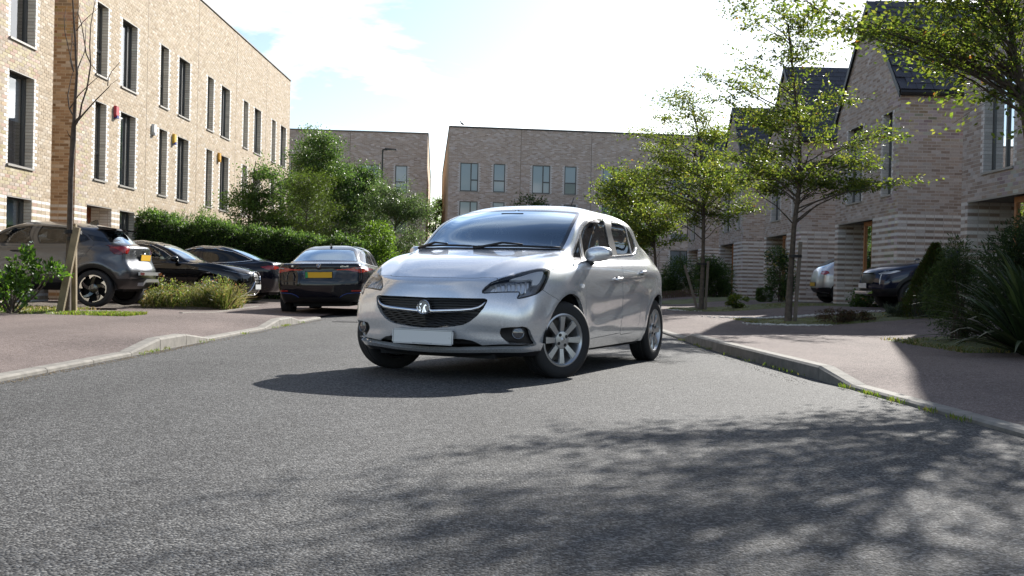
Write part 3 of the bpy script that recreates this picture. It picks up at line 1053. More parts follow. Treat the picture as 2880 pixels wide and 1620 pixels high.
# street lamp
lp = world_root(empty('street_lamp', (-5.39, 44, 0), label='slim dark street lamp with flat head above the trees', cat='street lamp'))
M_LAMP = pmat('lamp_steel', (0.06, 0.065, 0.06), 0.5, metal=0.5)
MB().tube([(-5.39, 44, 0), (-5.39, 44, 1.2), (-5.39, 44, 1.25), (-5.39, 44, 5.98)], [0.07, 0.07, 0.045, 0.038], 10).build('pole', M_LAMP, lp)
MB().tube([(-5.39, 44, 5.9), (-5.39, 44, 6.0), (-5.25, 44, 6.0)], 0.035, 8).build('bracket', M_LAMP, lp)
hd = MB()
hd.add([(-5.3, 43.87, 5.985), (-4.82, 43.9, 5.995), (-4.82, 44.1, 5.995), (-5.3, 44.13, 5.985), (-5.3, 43.9, 6.06), (-4.85, 43.93, 6.03), (-4.85, 44.07, 6.03), (-5.3, 44.1, 6.06)],
       [(0, 3, 2, 1), (4, 5, 6, 7), (0, 1, 5, 4), (1, 2, 6, 5), (2, 3, 7, 6), (3, 0, 4, 7)])
hd.build('head', M_LAMP, lp)
MB().box(-5.2, -4.9, 43.93, 44.07, 5.975, 5.992).build('lens', pmat('lamp_lens', (0.7, 0.7, 0.68), 0.3), lp)
# ================================================================ car bodies
# A half body is one smooth sheet: rings run from the front centre line round the side to the rear
# centre line, stacked from the sill to the roof spine.
def cubic_weights(t, tq):
    """matrix of a natural cubic spline through knots t, evaluated at tq"""
    n = len(t); h = np.diff(t)
    A = np.zeros((n, n)); Bm = np.zeros((n, n))
    A[0, 0] = A[-1, -1] = 1
    for i in range(1, n - 1):
        A[i, i - 1] = h[i - 1]; A[i, i] = 2 * (h[i - 1] + h[i]); A[i, i + 1] = h[i]
        Bm[i, i - 1] = 6 / h[i - 1]; Bm[i, i] = -6 / h[i - 1] - 6 / h[i]; Bm[i, i + 1] = 6 / h[i]
    M2 = np.linalg.solve(A, Bm)
    tq = np.atleast_1d(tq)
    k = np.clip(np.searchsorted(t, tq, side='right') - 1, 0, n - 2)
    hk = h[k]; a = (t[k + 1] - tq) / hk; b = (tq - t[k]) / hk
    Wt = np.zeros((len(tq), n)); r = np.arange(len(tq))
    Wt[r, k] += a; Wt[r, k + 1] += b
    Wt += ((a ** 3 - a) * hk ** 2 / 6)[:, None] * M2[k] + ((b ** 3 - b) * hk ** 2 / 6)[:, None] * M2[k + 1]
    return Wt


FS = [0.0, 0.3, 0.58, 0.82, 1.0]
TS = [0.05, 0.13, 0.24, 0.38, 0.53, 0.68, 0.81, 0.91, 0.965]


class CarSurface:
    def __init__(self, rings):
        P = []
        for r in rings:
            row = []
            xf, zf = r['cf']; xc, yc, zc = r['fc']; p = r.get('pf', 2.4)
            for s in FS:
                row.append((xf - (xf - xc) * s ** p, yc * s, zf + (zc - zf) * s ** 2))
            xr_, yr_, zr_ = r['rc']
            tf, tr = r.get('tf', 0.2), r.get('tr', 0.17)
            ym = r['ym']; za, zb = r['z']
            for t in TS:
                x = xc + (xr_ - xc) * t
                y = ym; z = za + (zb - za) * t + r.get('zbow', 0.0) * 4 * t * (1 - t)
                if t < tf:
                    q = 1 - t / tf
                    y = ym - (ym - yc) * q ** 2.3; z = z + (zc - z) * q ** 2
                if t > 1 - tr:
                    q = 1 - (1 - t) / tr
                    y = y - (ym - yr_) * q ** 2.3; z = z + (zr_ - z) * q ** 2
                row.append((x, y, z))
            xe, ze = r['cr']; p2 = r.get('pr', 2.6)
            for s in FS[::-1]:
                row.append((xe - (xe - xr_) * s ** p2, yr_ * s, ze + (zr_ - ze) * s ** 2))
            P.append(row)
        P = np.array(P)                       # (rings, cols, 3)
        self.P = P
        n, m = P.shape[:2]
        mir = P * np.array([1, -1, 1])
        Pe = np.concatenate([mir[:, 3:0:-1], P, mir[:, -2:-5:-1]], axis=1)
        top = Pe[-2:-5:-1] * np.array([1, -1, 1])
        Pe = np.concatenate([Pe, top], axis=0)
        du = np.linalg.norm(np.diff(Pe, axis=1), axis=2).mean(0)
        dv = np.linalg.norm(np.diff(Pe, axis=0), axis=2).mean(1)
        tu = np.concatenate([[0], np.cumsum(np.maximum(du, 0.02))]); tv = np.concatenate([[0], np.cumsum(np.maximum(dv, 0.02))])
        self.u0, self.u1 = tu[3], tu[3 + m - 1]
        self.v0, self.v1 = tv[0], tv[n - 1]
        self.tu, self.tv, self.Pe = tu, tv, Pe
        self.ringv = tv[:n]
        self.colu = tu[3:3 + m]
        self._dense()

    def grid(self, us, vs):
        Wu = cubic_weights(self.tu, us); Wv = cubic_weights(self.tv, vs)
        return np.einsum('vi,ijc,uj->vuc', Wv, self.Pe, Wu)

    def at(self, u, v):
        u = np.atleast_1d(u); v = np.atleast_1d(v)
        Wu = cubic_weights(self.tu, u); Wv = cubic_weights(self.tv, v)
        return np.einsum('ki,ijc,kj->kc', Wv, self.Pe, Wu)

    def normal(self, u, v, e=4e-3):
        u = np.atleast_1d(u).astype(float); v = np.atleast_1d(v).astype(float)
        uu = np.clip(u, self.u0 + 0.0, self.u1); vv = np.clip(v, self.v0 + e, self.v1 - 2 * e)
        a = self.at(uu + e, vv) - self.at(uu - e, vv)
        b = self.at(uu, vv + e) - self.at(uu, vv - e)
        n = np.cross(a, b)
        n /= np.linalg.norm(n, axis=1)[:, None] + 1e-12
        return n * self.sgn

    def _dense(self, nu=300, nv=170):
        self.sgn = 1.0
        self.du = np.linspace(self.u0, self.u1, nu); self.dv = np.linspace(self.v0, self.v1, nv)
        G = self.grid(self.du, self.dv)
        self.G = G
        a = np.gradient(G, axis=1); b = np.gradient(G, axis=0)
        N = np.cross(a, b); N /= np.linalg.norm(N, axis=2)[..., None] + 1e-12
        # outwards = away from the middle of the car
        c = np.array([G[..., 0].mean(), 0, 0.5])
        if ((G - c) * N).sum(2).mean() < 0:
            N = -N; self.sgn = -1.0
        self.N = N

    def locate(self, pts, proj, vdir, refine=4, mask=None):
        """2-D points -> (u,v): proj maps (...,3)->(...,2); vdir(P) gives the direction towards the viewer"""
        Q = proj(self.G)
        vis = (self.N * vdir(self.G)).sum(2) > -0.05
        if mask is not None: vis &= mask(self.G)
        res = []
        for p in pts:
            d = ((Q - np.array(p)) ** 2).sum(2)
            d = np.where(vis, d, 1e9)
            j, i = np.unravel_index(np.argmin(d), d.shape)
            u, v = self.du[i], self.dv[j]
            for _ in range(refine):
                e = 2e-3
                q0, qu, qv = proj(self.at([u, u + e, u], [v, v, v + e]))
                J = np.array([(qu - q0) / e, (qv - q0) / e]).T
                if abs(np.linalg.det(J)) < 1e-7: break
                st = np.linalg.solve(J, np.array(p) - q0)
                st = np.clip(st, -0.05, 0.05)
                u = float(np.clip(u + st[0], self.u0, self.u1)); v = float(np.clip(v + st[1], self.v0, self.v1))
            res.append((u, v))
        return np.array(res)

    # common viewers
    def side(self, pts, mask=None):      # (x, z) seen from the left
        return self.locate(pts, lambda P: P[..., [0, 2]], lambda P: np.array([0, 1.0, 0]), mask=mask)

    def front(self, pts):                # (y, z) seen from the front
        return self.locate(pts, lambda P: P[..., [1, 2]], lambda P: np.array([1.0, 0, 0]), mask=lambda P: P[..., 0] > -1.3)

    def rear(self, pts):
        return self.locate(pts, lambda P: P[..., [1, 2]], lambda P: np.array([-1.0, 0, 0]), mask=lambda P: P[..., 0] < -1.5)

    def top(self, pts):
        return self.locate(pts, lambda P: P[..., [0, 1]], lambda P: np.array([0, 0, 1.0]))


HATCH = [
    dict(cf=(.70, .19), fc=(.50, .68, .19), ym=.80, z=(.20, .22), rc=(-2.93, .66, .30), cr=(-3.08, .32)),
    dict(cf=(.79, .27), fc=(.57, .715, .27), ym=.845, z=(.30, .32), rc=(-2.98, .70, .38), cr=(-3.15, .40)),
    dict(cf=(.825, .38), fc=(.60, .73, .38), ym=.862, z=(.44, .46), rc=(-3.02, .72, .50), cr=(-3.175, .52)),
    dict(cf=(.84, .52), fc=(.60, .738, .52), ym=.871, z=(.58, .60), rc=(-3.03, .73, .63), cr=(-3.18, .64)),
    dict(cf=(.82, .65), fc=(.555, .73, .655), ym=.873, z=(.72, .75), rc=(-3.02, .735, .75), cr=(-3.16, .75)),
    dict(cf=(.775, .75), fc=(.44, .72, .775), ym=.866, z=(.81, .85), rc=(-3.0, .735, .87), cr=(-3.13, .86)),
    dict(cf=(.67, .812), fc=(.25, .72, .88), ym=.85, z=(.875, .92), rc=(-2.95, .70, .96), cr=(-3.10, .96), tr=.25),
    dict(cf=(.42, .915), fc=(.0, .715, .96), ym=.815, z=(.925, .98), rc=(-2.88, .665, 1.03), cr=(-3.06, 1.03), tr=.30),
    dict(cf=(-.02, 1.012), fc=(-.30, .70, 1.02), ym=.775, z=(.96, 1.03), rc=(-2.80, .63, 1.10), cr=(-3.0, 1.10), tr=.33),
    dict(cf=(-.45, 1.235), fc=(-.65, .66, 1.25), ym=.705, z=(1.185, 1.22), rc=(-2.66, .55, 1.215), cr=(-2.84, 1.215), tr=.33),
    dict(cf=(-.88, 1.405), fc=(-1.02, .56, 1.395), ym=.63, z=(1.375, 1.37), rc=(-2.48, .48, 1.335), cr=(-2.62, 1.35), tr=.33),
    dict(cf=(-1.05, 1.447), fc=(-1.14, .44, 1.442), ym=.485, z=(1.447, 1.435), rc=(-2.40, .38, 1.385), cr=(-2.5, 1.395), tr=.33),
    dict(cf=(-1.2, 1.472), fc=(-1.25, 0, 1.475), ym=0, z=(1.48, 1.46), rc=(-2.28, 0, 1.428), cr=(-2.34, 1.42)),
]


DFX = [.2, .22, .225, .24, .265, .335, .42, .42, .28, .20, .14, .09, .05]
DFY = [.12, .13, .132, .133, .143, .146, .13, .10, .075, .045, .07, .045, 0]
DFZ = [0, 0, 0, 0, .005, .025, .06, .045, .008, .015, -.01, -.005, 0]
DRX = [.15, .17, .155, .15, .14, .13, .15, .18, .2, .18, .14, .1, .06]
DRY = [.14, .145, .142, .141, .138, .131, .15, .15, .145, .155, .15, .105, 0]
TRS = [.17, .17, .17, .17, .17, .17, .25, .3, .33, .33, .33, .33, .33]


def rings_from(Fp, Rp, ym, zs, dfx=DFX, dfy=DFY, dfz=DFZ, drx=DRX, dry=DRY, trs=TRS, tfs=None, zbow=None):
    out = []
    for i in range(13):
        fc = (Fp[i][0] - dfx[i], max(0, ym[i] - dfy[i]), Fp[i][1] + dfz[i])
        rc = (Rp[i][0] + drx[i], max(0, ym[i] - dry[i]), Rp[i][1])
        out.append(dict(cf=Fp[i], fc=fc, ym=ym[i], z=zs[i], rc=rc, cr=Rp[i], tr=trs[i], tf=tfs[i] if tfs else 0.2,
                        zbow=zbow[i] if zbow else 0.0))
    return out


def in_poly(P, poly):
    x, y = P[:, 0], P[:, 1]
    ins = np.zeros(len(P), bool)
    j = len(poly) - 1
    for i in range(len(poly)):
        xi, yi = poly[i]; xj, yj = poly[j]
        if yi != yj:
            c = ((yi > y) != (yj > y)) & (x < (xj - xi) * (y - yi) / (yj - yi) + xi)
            ins ^= c
        j = i
    return ins


def resample(poly, d):
    out = []
    n = len(poly)
    for i in range(n):
        a, b = np.array(poly[i]), np.array(poly[(i + 1) % n])
        k = max(1, int(np.ceil(np.linalg.norm(b - a) / d)))
        for s in range(k): out.append(a + (b - a) * s / k)
    return np.array(out)


def rounded(poly, it=2):
    """soften the corners of a traced outline"""
    P = np.array(poly, float)
    for _ in range(it):
        Q = np.roll(P, -1, axis=0)
        P = np.stack([P * .8 + Q * .2, P * .2 + Q * .8], 1).reshape(-1, 2)
    return P


def panelize(S, polys, step=0.03, rs=0.014):
    """cut the sheet along the outlines; later polygons win. Returns uv points, triangles and a region id per triangle"""
    us = np.linspace(S.u0, S.u1, max(8, int((S.u1 - S.u0) / step)))
    vs = np.linspace(S.v0, S.v1, max(8, int((S.v1 - S.v0) / step)))
    gu, gv = np.meshgrid(us, vs)
    edge = np.zeros(gu.shape, bool)
    edge[0, :] = edge[-1, :] = True; edge[:, 0] = edge[:, -1] = True
    G = np.stack([gu.ravel(), gv.ravel()], 1); edge = edge.ravel()
    pts, edges = [], []
    for name, uv in polys:
        q = resample(uv, rs)
        q[:, 0] = np.clip(q[:, 0], S.u0, S.u1); q[:, 1] = np.clip(q[:, 1], S.v0, S.v1)
        b = len(pts)
        pts += list(q)
        edges += [(b + i, b + (i + 1) % len(q)) for i in range(len(q))]
    if pts:
        PA = np.array(pts)
        keep = np.ones(len(G), bool)
        cell = rs
        near = set()
        for p in PA:
            cx, cy = int(p[0] / cell), int(p[1] / cell)
            for a in (-1, 0, 1):
                for c in (-1, 0, 1): near.add((cx + a, cy + c))
        for i, g in enumerate(G):
            if not edge[i] and (int(g[0] / cell), int(g[1] / cell)) in near: keep[i] = False
        G = G[keep]
    allp = [Vector((float(p[0]), float(p[1]))) for p in pts] + [Vector((float(p[0]), float(p[1]))) for p in G]
    r = delaunay_2d_cdt(allp, edges, [], 0, 1e-5)
    V = np.array([(p[0], p[1]) for p in r[0]])
    T = np.array([tuple(f) for f in r[2] if len(f) == 3])
    C = V[T].mean(1)
    rid = np.zeros(len(T), int)
    for k, (name, uv) in enumerate(polys):
        rid[in_poly(C, np.asarray(uv))] = k + 1
    return V, T, rid


class Car:
    def __init__(self, name, S, loc, heading, label, group=None, disp=None, scale=1.0):
        """heading: world angle of the car's forward (+x) axis"""
        self.S = S
        self.root = empty(name, loc, heading, label, 'car', group)
        self.root.scale = (scale,) * 3
        self.disp = disp
        self.parts = {}

    def surf(self, uv, off=0.0):
        S = self.S
        u, v = uv[:, 0], uv[:, 1]
        P = S.at(u, v); N = S.normal(u, v)
        if self.disp is not None:
            e = 6e-3

            def dp(uu, vv):
                p = S.at(uu, vv); n = S.normal(uu, vv)
                return p + n * self.disp(p)[:, None]
            a = dp(np.minimum(u + e, S.u1), v) - dp(np.maximum(u - e, S.u0), v)
            vv0 = np.clip(v - e, S.v0, S.v1); vv1 = np.clip(v + e, S.v0, S.v1)
            b = dp(u, vv1) - dp(u, vv0)
            n2 = np.cross(a, b); l = np.linalg.norm(n2, axis=1)[:, None]
            n2 = np.where(l > 1e-10, n2 / (l + 1e-12) * S.sgn, N)
            bad = (n2 * N).sum(1) < 0.3
            n2[bad] = N[bad]
            P = P + N * self.disp(P)[:, None]
            N = n2
        # on the centre planes the normal has no sideways part
        ctr = (u <= S.u0 + 1e-5) | (u >= S.u1 - 1e-5) | (v >= S.v1 - 1e-5)
        N[ctr, 1] = 0; N /= np.linalg.norm(N, axis=1)[:, None] + 1e-12
        return P + N * off, N

    def cut(self, polys, step=0.03, rs=0.014):
        self.names = ['body'] + [p[0] for p in polys]
        self.V, self.T, self.rid = panelize(self.S, polys, step, rs)
        self.PN = self.surf(self.V)

    def region(self, ids, gap=0.002, depth=0.02, off=0.0, flange=True):
        """surface patch of some regions: (P, N, tris) for the left half, borders folded inwards"""
        S = self.S
        sel = np.isin(self.rid, ids)
        T = self.T[sel]
        if len(T) == 0: return None
        used, inv = np.unique(T, return_inverse=True)
        T2 = inv.reshape(-1, 3)
        uv = self.V[used]
        P, N = self.PN[0][used].copy(), self.PN[1][used].copy()
        # orientation outwards
        fn = np.cross(P[T2[:, 1]] - P[T2[:, 0]], P[T2[:, 2]] - P[T2[:, 0]])
        fl = (fn * N[T2].mean(1)).sum(1) < 0
        T2[fl] = T2[fl][:, ::-1]
        E = np.concatenate([T2[:, [0, 1]], T2[:, [1, 2]], T2[:, [2, 0]]])
        key = np.sort(E, axis=1)
        _, idx, cnt = np.unique(key, axis=0, return_index=True, return_counts=True)
        Bd = E[idx[cnt == 1]]
        on = lambda i: (uv[i, 0] <= S.u0 + 1e-5, uv[i, 0] >= S.u1 - 1e-5, uv[i, 1] >= S.v1 - 1e-5)
        Bd = np.array([e for e in Bd if not any(a and b for a, b in zip(on(e[0]), on(e[1])))]).reshape(-1, 2)
        if gap and len(Bd):
            C = P[T2].mean(1)
            acc = np.zeros_like(P); c = np.zeros(len(P))
            for k in range(3):
                np.add.at(acc, T2[:, k], C); np.add.at(c, T2[:, k], 1)
            d = acc / c[:, None] - P
            d -= N * (d * N).sum(1)[:, None]
            bv = np.unique(Bd)
            l = np.linalg.norm(d[bv], axis=1)[:, None] + 1e-9
            mv = d[bv] / l * gap
            ctr = (uv[bv, 0] <= S.u0 + 1e-5) | (uv[bv, 0] >= S.u1 - 1e-5)
            mv[ctr, 1] = 0
            P[bv] += mv
        P = P + N * off
        F = [tuple(t) for t in T2]
        if flange and len(Bd):
            o = len(P)
            bv, bi = np.unique(Bd, return_inverse=True)
            bi = bi.reshape(-1, 2)
            top = P[bv]; low = P[bv] - N[bv] * depth
            # flange normals point sideways, away from the panel
            C = P[T2].mean(1)
            acc = np.zeros((len(P), 3)); c = np.zeros(len(P))
            for k in range(3):
                np.add.at(acc, T2[:, k], C); np.add.at(c, T2[:, k], 1)
            sd = P - acc / np.maximum(c, 1)[:, None]
            sd = sd[bv] - N[bv] * (sd[bv] * N[bv]).sum(1)[:, None]
            sd /= np.linalg.norm(sd, axis=1)[:, None] + 1e-9
            nb = len(bv)
            P = np.concatenate([P, top, low]); N = np.concatenate([N, sd, sd])
            for a, b in bi:
                F.append((o + b, o + a, o + nb + a)); F.append((o + b, o + nb + a, o + nb + b))
        return P, N, np.array(F)

    def emit(self, name, ids, mat, parent=None, sides='both', **k):
        """build the part; sides: 'both' joined across the middle, 'L' or 'R'"""
        if isinstance(ids, str): ids = [ids]
        num = [i for i, n in enumerate(self.names) if n in ids]
        r = self.region(num, **k)
        if r is None: return None
        P, N, F = r
        m = np.array([1, -1, 1])
        if sides == 'both':
            P2 = np.concatenate([P, P * m]); N2 = np.concatenate([N, N * m])
            F2 = np.concatenate([F, F[:, ::-1] + len(P)])
        elif sides == 'L': P2, N2, F2 = P, N, F
        else: P2, N2, F2 = P * m, N * m, F[:, ::-1]
        return mesh_np(name, P2, F2, mat, parent or self.root, smooth=True, normals=N2)

    def patch(self, uv, off=0.003, step=0.02, gap=0, depth=0.004):
        """a piece of its own lying on the body: uv polygon"""
        S = self.S
        uv = np.asarray(uv)
        q = resample(uv, step * .6)
        lo, hi = q.min(0), q.max(0)
        gu, gv = np.meshgrid(np.arange(lo[0], hi[0], step), np.arange(lo[1], hi[1], step))
        G = np.stack([gu.ravel(), gv.ravel()], 1)
        G = G[in_poly(G, uv)] if len(G) else G
        pts = [Vector(map(float, p)) for p in q] + [Vector(map(float, p)) for p in G]
        r = delaunay_2d_cdt(pts, [(i, (i + 1) % len(q)) for i in range(len(q))], [], 0, 1e-5)
        V = np.array([tuple(p) for p in r[0]]); T = np.array([tuple(f) for f in r[2] if len(f) == 3])
        T = T[in_poly(V[T].mean(1), uv)]
        sv = (self.V, self.T, self.rid, self.PN)
        self.V, self.T, self.rid = V, T, np.full(len(T), 999)
        self.PN = self.surf(V)
        out = self.region([999], gap=gap, depth=depth, off=off)
        self.V, self.T, self.rid, self.PN = sv
        return out

    def emit_patch(self, name, uv, mat, parent=None, sides='L', **k):
        P, N, F = self.patch(uv, **k)
        m = np.array([1, -1, 1])
        if sides == 'both':
            P, N, F = np.concatenate([P, P * m]), np.concatenate([N, N * m]), np.concatenate([F, F[:, ::-1] + len(P)])
        elif sides == 'R': P, N, F = P * m, N * m, F[:, ::-1]
        return mesh_np(name, P, F, mat, parent or self.root, smooth=True, normals=N)

    def strip(self, name, uvline, mat, r=0.006, parent=None, sides='L', off=0.004, n=6):
        """a raised bead along a line on the body"""
        uv = np.asarray(uvline)
        q = []
        for a, b in zip(uv[:-1], uv[1:]):
            k = max(1, int(np.linalg.norm(b - a) / 0.03))
            for s in range(k): q.append(a + (b - a) * s / k)
        q.append(uv[-1])
        P, N = self.surf(np.array(q), off)
        if sides == 'R': P = P * np.array([1, -1, 1])
        return MB().tube([tuple(p) for p in P], r, n).build(name, mat, parent or self.root, smooth=True)


def wheel_well(car, xc, zc, r, y0, y1, mat):
    """dark liner behind an arch, both sides"""
    for s in (1, -1):
        V, F = [], []
        n = 20
        for k in range(n + 1):
            t = math.pi * (-0.02 + 1.04 * k / n)
            for y in (y0, y1):
                V.append((xc + r * math.cos(t), s * y, zc + r * math.sin(t)))
        for k in range(n):
            F.append((2 * k, 2 * k + 1, 2 * k + 3, 2 * k + 2))
        V.append((xc, s * y0, zc)); c = len(V) - 1
        for k in range(n): F.append((2 * k, 2 * k + 2, c))
        mesh_np('wheel_well', V, F, mat, car.root)


def tyre_mesh(R_, w, rr):
    hw = w / 2
    m = MB()
    m.lathe([(rr - .012, -hw * .80), (rr + .002, -hw * .98), (rr + (R_ - rr) * .45, -hw * 1.04), (R_ - .022, -hw * .97), (R_ - .006, -hw * .84),
             (R_, -hw * .6), (R_ - .007, -hw * .40), (R_ - .007, -hw * .34), (R_, -hw * .30), (R_, -hw * .05), (R_ - .007, -hw * .02), (R_ - .007, hw * .02), (R_, hw * .05), (R_, hw * .30),
             (R_ - .007, hw * .34), (R_ - .007, hw * .40), (R_, hw * .6), (R_ - .006, hw * .84), (R_ - .022, hw * .97), (rr + (R_ - rr) * .45, hw * 1.04), (rr + .002, hw * .98), (rr - .012, hw * .80)], 56)
    return m


def spoke_rim(rr, n, w_in, w_out, dish, hw, twist=0.0, hub=0.06, y_face=0.0, thick=0.03):
    """alloy: outer barrel, lip, n spokes, hub. +y is the outer face"""
    m = MB()
    yo = hw * .92
    m.lathe([(rr, yo), (rr - .012, yo + .004), (rr - .022, yo - .006), (rr - .034, yo - .03), (rr - .045, -hw * .6), (rr - .02, -hw * .85)], 56)
    for k in range(n):
        t0 = 2 * math.pi * k / n
        prev = None
        V, F = [], []
        for s in range(6):
            q = s / 5
            r = hub * .7 + (rr - .026 - hub * .7) * q
            t = t0 + twist * q
            w = w_in + (w_out - w_in) * q
            y = yo - dish * (1 - q) ** 1.4 - .008
            a = np.array([math.cos(t), 0, math.sin(t)]); b = np.array([-math.sin(t), 0, math.cos(t)])
            for yy, ww in ((y, w * .8), (y - thick * .5, w), (y - thick, w * .8)):
                for sg in (-1, 1):
                    p = a * r + b * (sg * ww / 2); V.append((p[0], yy, p[2]))
        for s in range(5):
            o = s * 6; p = o + 6
            F += [(o, o + 1, p + 1, p), (o + 1, o + 3, p + 3, p + 1), (o + 3, o + 5, p + 5, p + 3), (o + 5, o + 4, p + 4, p + 5), (o + 4, o + 2, p + 2, p + 4), (o + 2, o, p, p + 2)]
        m.add(V, F)
    yh = yo - dish
    m.lathe([(0.001, yh + .004), (hub * .55, yh + .004), (hub * .9, yh), (hub, yh - .01), (hub, yh - .05)], 28)
    return m


def wheels(car, wb, track, R_, rr, w, rim_fn, mat_rim, steer=0.0, rear_track=None, names=None):
    ty = tyre_mesh(R_, w, rr)
    for x, sgn, st in ((0, 1, steer), (0, -1, steer), (-wb, 1, 0), (-wb, -1, 0)):
        tr = track if x == 0 else (rear_track or track)
        e = empty('wheel', (x, sgn * tr / 2, R_ - 0.004), st + (0 if sgn > 0 else math.pi))
        e.parent = car.root
        # local +y is the outer face on both sides
        if 'tyre' not in car.parts:
            t = ty.build('tyre', M_TYRE, e, smooth=40)
            car.parts['tyre'] = t
            rim_parts = rim_fn(e)
            car.parts['rim'] = rim_parts
        else:
            for src in [car.parts['tyre']] + car.parts['rim']:
                c = src.copy(); COL.objects.link(c); c.parent = e


M_TYRE = pmat('tyre_rubber', (0.016, 0.016, 0.017), 0.75, bump=0.2, bscale=60)
M_WELL = pmat('arch_liner', (0.008, 0.008, 0.008), 0.95)
M_CHROME = pmat('chrome', (0.82, 0.83, 0.85), 0.07, metal=1.0)
M_TRIM = pmat('trim_black', (0.010, 0.010, 0.011), 0.38)
M_GLOSSBLK = pmat('gloss_black', (0.006, 0.006, 0.007), 0.08, coat=1.0)
M_CABIN = pmat('cabin_trim', (0.035, 0.036, 0.04), 0.8)
M_SEAT = pmat('seat_cloth', (0.03, 0.032, 0.04), 0.9, noise=0.2, nscale=40)
M_CARGLASS = glass_mat('car_glass', (0.60, 0.68, 0.66), 1.52, boost=1.25)
M_DARKGLASS = glass_mat('privacy_glass', (0.06, 0.065, 0.08), 1.52, boost=1.3)
M_SCREEN = glass_mat('windscreen_glass', (0.38, 0.47, 0.50), 1.52, boost=3.2, gloss=(.76, .90, 1.0))  # blue gloss colour paints sky blue into the reflection
M_LENS = glass_mat('clear_lens', (0.95, 0.95, 0.95), 1.45)
M_REFL = pmat('lamp_reflector', (0.92, 0.93, 0.95), 0.15, metal=0.45)
M_LAMPDARK = pmat('lamp_housing', (0.14, 0.145, 0.155), 0.22, metal=0.6)
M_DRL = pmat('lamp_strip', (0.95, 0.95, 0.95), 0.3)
M_REDLENS = pmat('red_lens', (0.30, 0.008, 0.008), 0.12, coat=1.0)
M_REDDARK = pmat('red_lens_dark', (0.10, 0.004, 0.006), 0.12, coat=1.0)
M_PLATE_W = pmat('plate_white', (0.62, 0.63, 0.63), 0.35, coat=0.3)
M_PLATE_Y = pmat('plate_yellow', (0.72, 0.42, 0.02), 0.35)
M_PLATE_G = pmat('plate_green', (0.02, 0.30, 0.10), 0.35)
M_BLACKINK = pmat('black_ink', (0.01, 0.01, 0.01), 0.5)
M_SILVERINK = pmat('bright_badge', (0.75, 0.76, 0.78), 0.15, metal=1.0)


def paint(name, col, metal=0.0, rough=0.3, flake=0.0):
    m, n, l, b = new_mat(name)
    b.inputs['Base Color'].default_value = (*col, 1)
    b.inputs['Metallic'].default_value = metal
    b.inputs['Roughness'].default_value = rough
    b.inputs['Coat Weight'].default_value = 1.0
    b.inputs['Coat Roughness'].default_value = 0.015
    if max(col) < .05: b.inputs['Specular IOR Level'].default_value = 0.05
    if flake:
        t = n.new('ShaderNodeTexCoord')
        vo = n.new('ShaderNodeTexVoronoi'); vo.inputs['Scale'].default_value = 900
        l.new(t.outputs['Object'], vo.inputs['Vector'])
        mr = n.new('ShaderNodeMapRange'); mr.inputs[3].default_value = rough - flake; mr.inputs[4].default_value = rough + flake
        sp = n.new('ShaderNodeSeparateColor'); l.new(vo.outputs['Color'], sp.inputs[0])
        l.new(sp.outputs[0], mr.inputs[0]); l.new(mr.outputs[0], b.inputs['Roughness'])
    return m


def seat(car, x, y, z=0.30):
    m = MB()
    b = bmesh.new()
    for (cx, cy, cz, sx, sy, sz, ry) in ((x, y, z + .12, .50, .50, .16, -0.1), (x - .26, y, z + .46, .14, .48, .62, -0.32), (x - .40, y, z + .86, .10, .26, .18, -0.25)):
        mt = Matrix.Translation((cx, cy, cz)) @ Matrix.Rotation(ry, 4, 'Y') @ Matrix.Diagonal((sx, sy, sz, 1))
        bmesh.ops.create_cube(b, size=1.0, matrix=mt)
    bmesh.ops.bevel(b, geom=b.edges[:], offset=0.035, segments=2, affect='EDGES', profile=0.6)
    me = bpy.data.meshes.new('seat'); b.to_mesh(me); b.free()
    me.polygons.foreach_set('use_smooth', np.ones(len(me.polygons), dtype=bool))
    me.materials.append(M_SEAT)
    return link('seat', me, car.root)


def text_obj(name, s, size, mat, parent, M, extrude=0.001, align='CENTER'):
    cu = bpy.data.curves.new(name, 'FONT')
    cu.body = s; cu.size = size; cu.extrude = extrude
    cu.align_x = align; cu.align_y = 'CENTER'
    tmp = bpy.data.objects.new('tmp_text', cu)
    COL.objects.link(tmp)
    dg = bpy.context.evaluated_depsgraph_get()
    me = bpy.data.meshes.new_from_object(tmp.evaluated_get(dg))
    bpy.data.objects.remove(tmp)
    me.materials.clear(); me.materials.append(mat)
    o = link(name, me, parent)
    o.matrix_basis = M
    return o
# ================================================================ the silver hatchback
TH = R(23.7)
HERO = Vector((-0.3264, 8.9725, 0.0))
HEAD = math.atan2(-math.cos(TH), -math.sin(TH))
_fw = np.array([-math.sin(TH), -math.cos(TH)]); _lf = np.array([math.cos(TH), -math.sin(TH)])


def hero_view(P):
    """car metres -> the picture coordinates in which outlines were measured"""
    X = HERO.x + P[..., 0] * _fw[0] + P[..., 1] * _lf[0]
    Y = HERO.y + P[..., 0] * _fw[1] + P[..., 1] * _lf[1]
    a = 3040.7 * X / Y; b = -3040.7 * (P[..., 2] - CAM_H) / Y
    c, s = math.cos(0.0243), math.sin(0.0243)
    return np.stack([(460 + a * c - b * s) * 2.588, (231.9 + a * s + b * c) * 2.588], -1)


_cl = np.array([0 - HERO.x, 0 - HERO.y])
CAM_LOCAL = np.array([_cl @ _fw, _cl @ _lf, CAM_H])


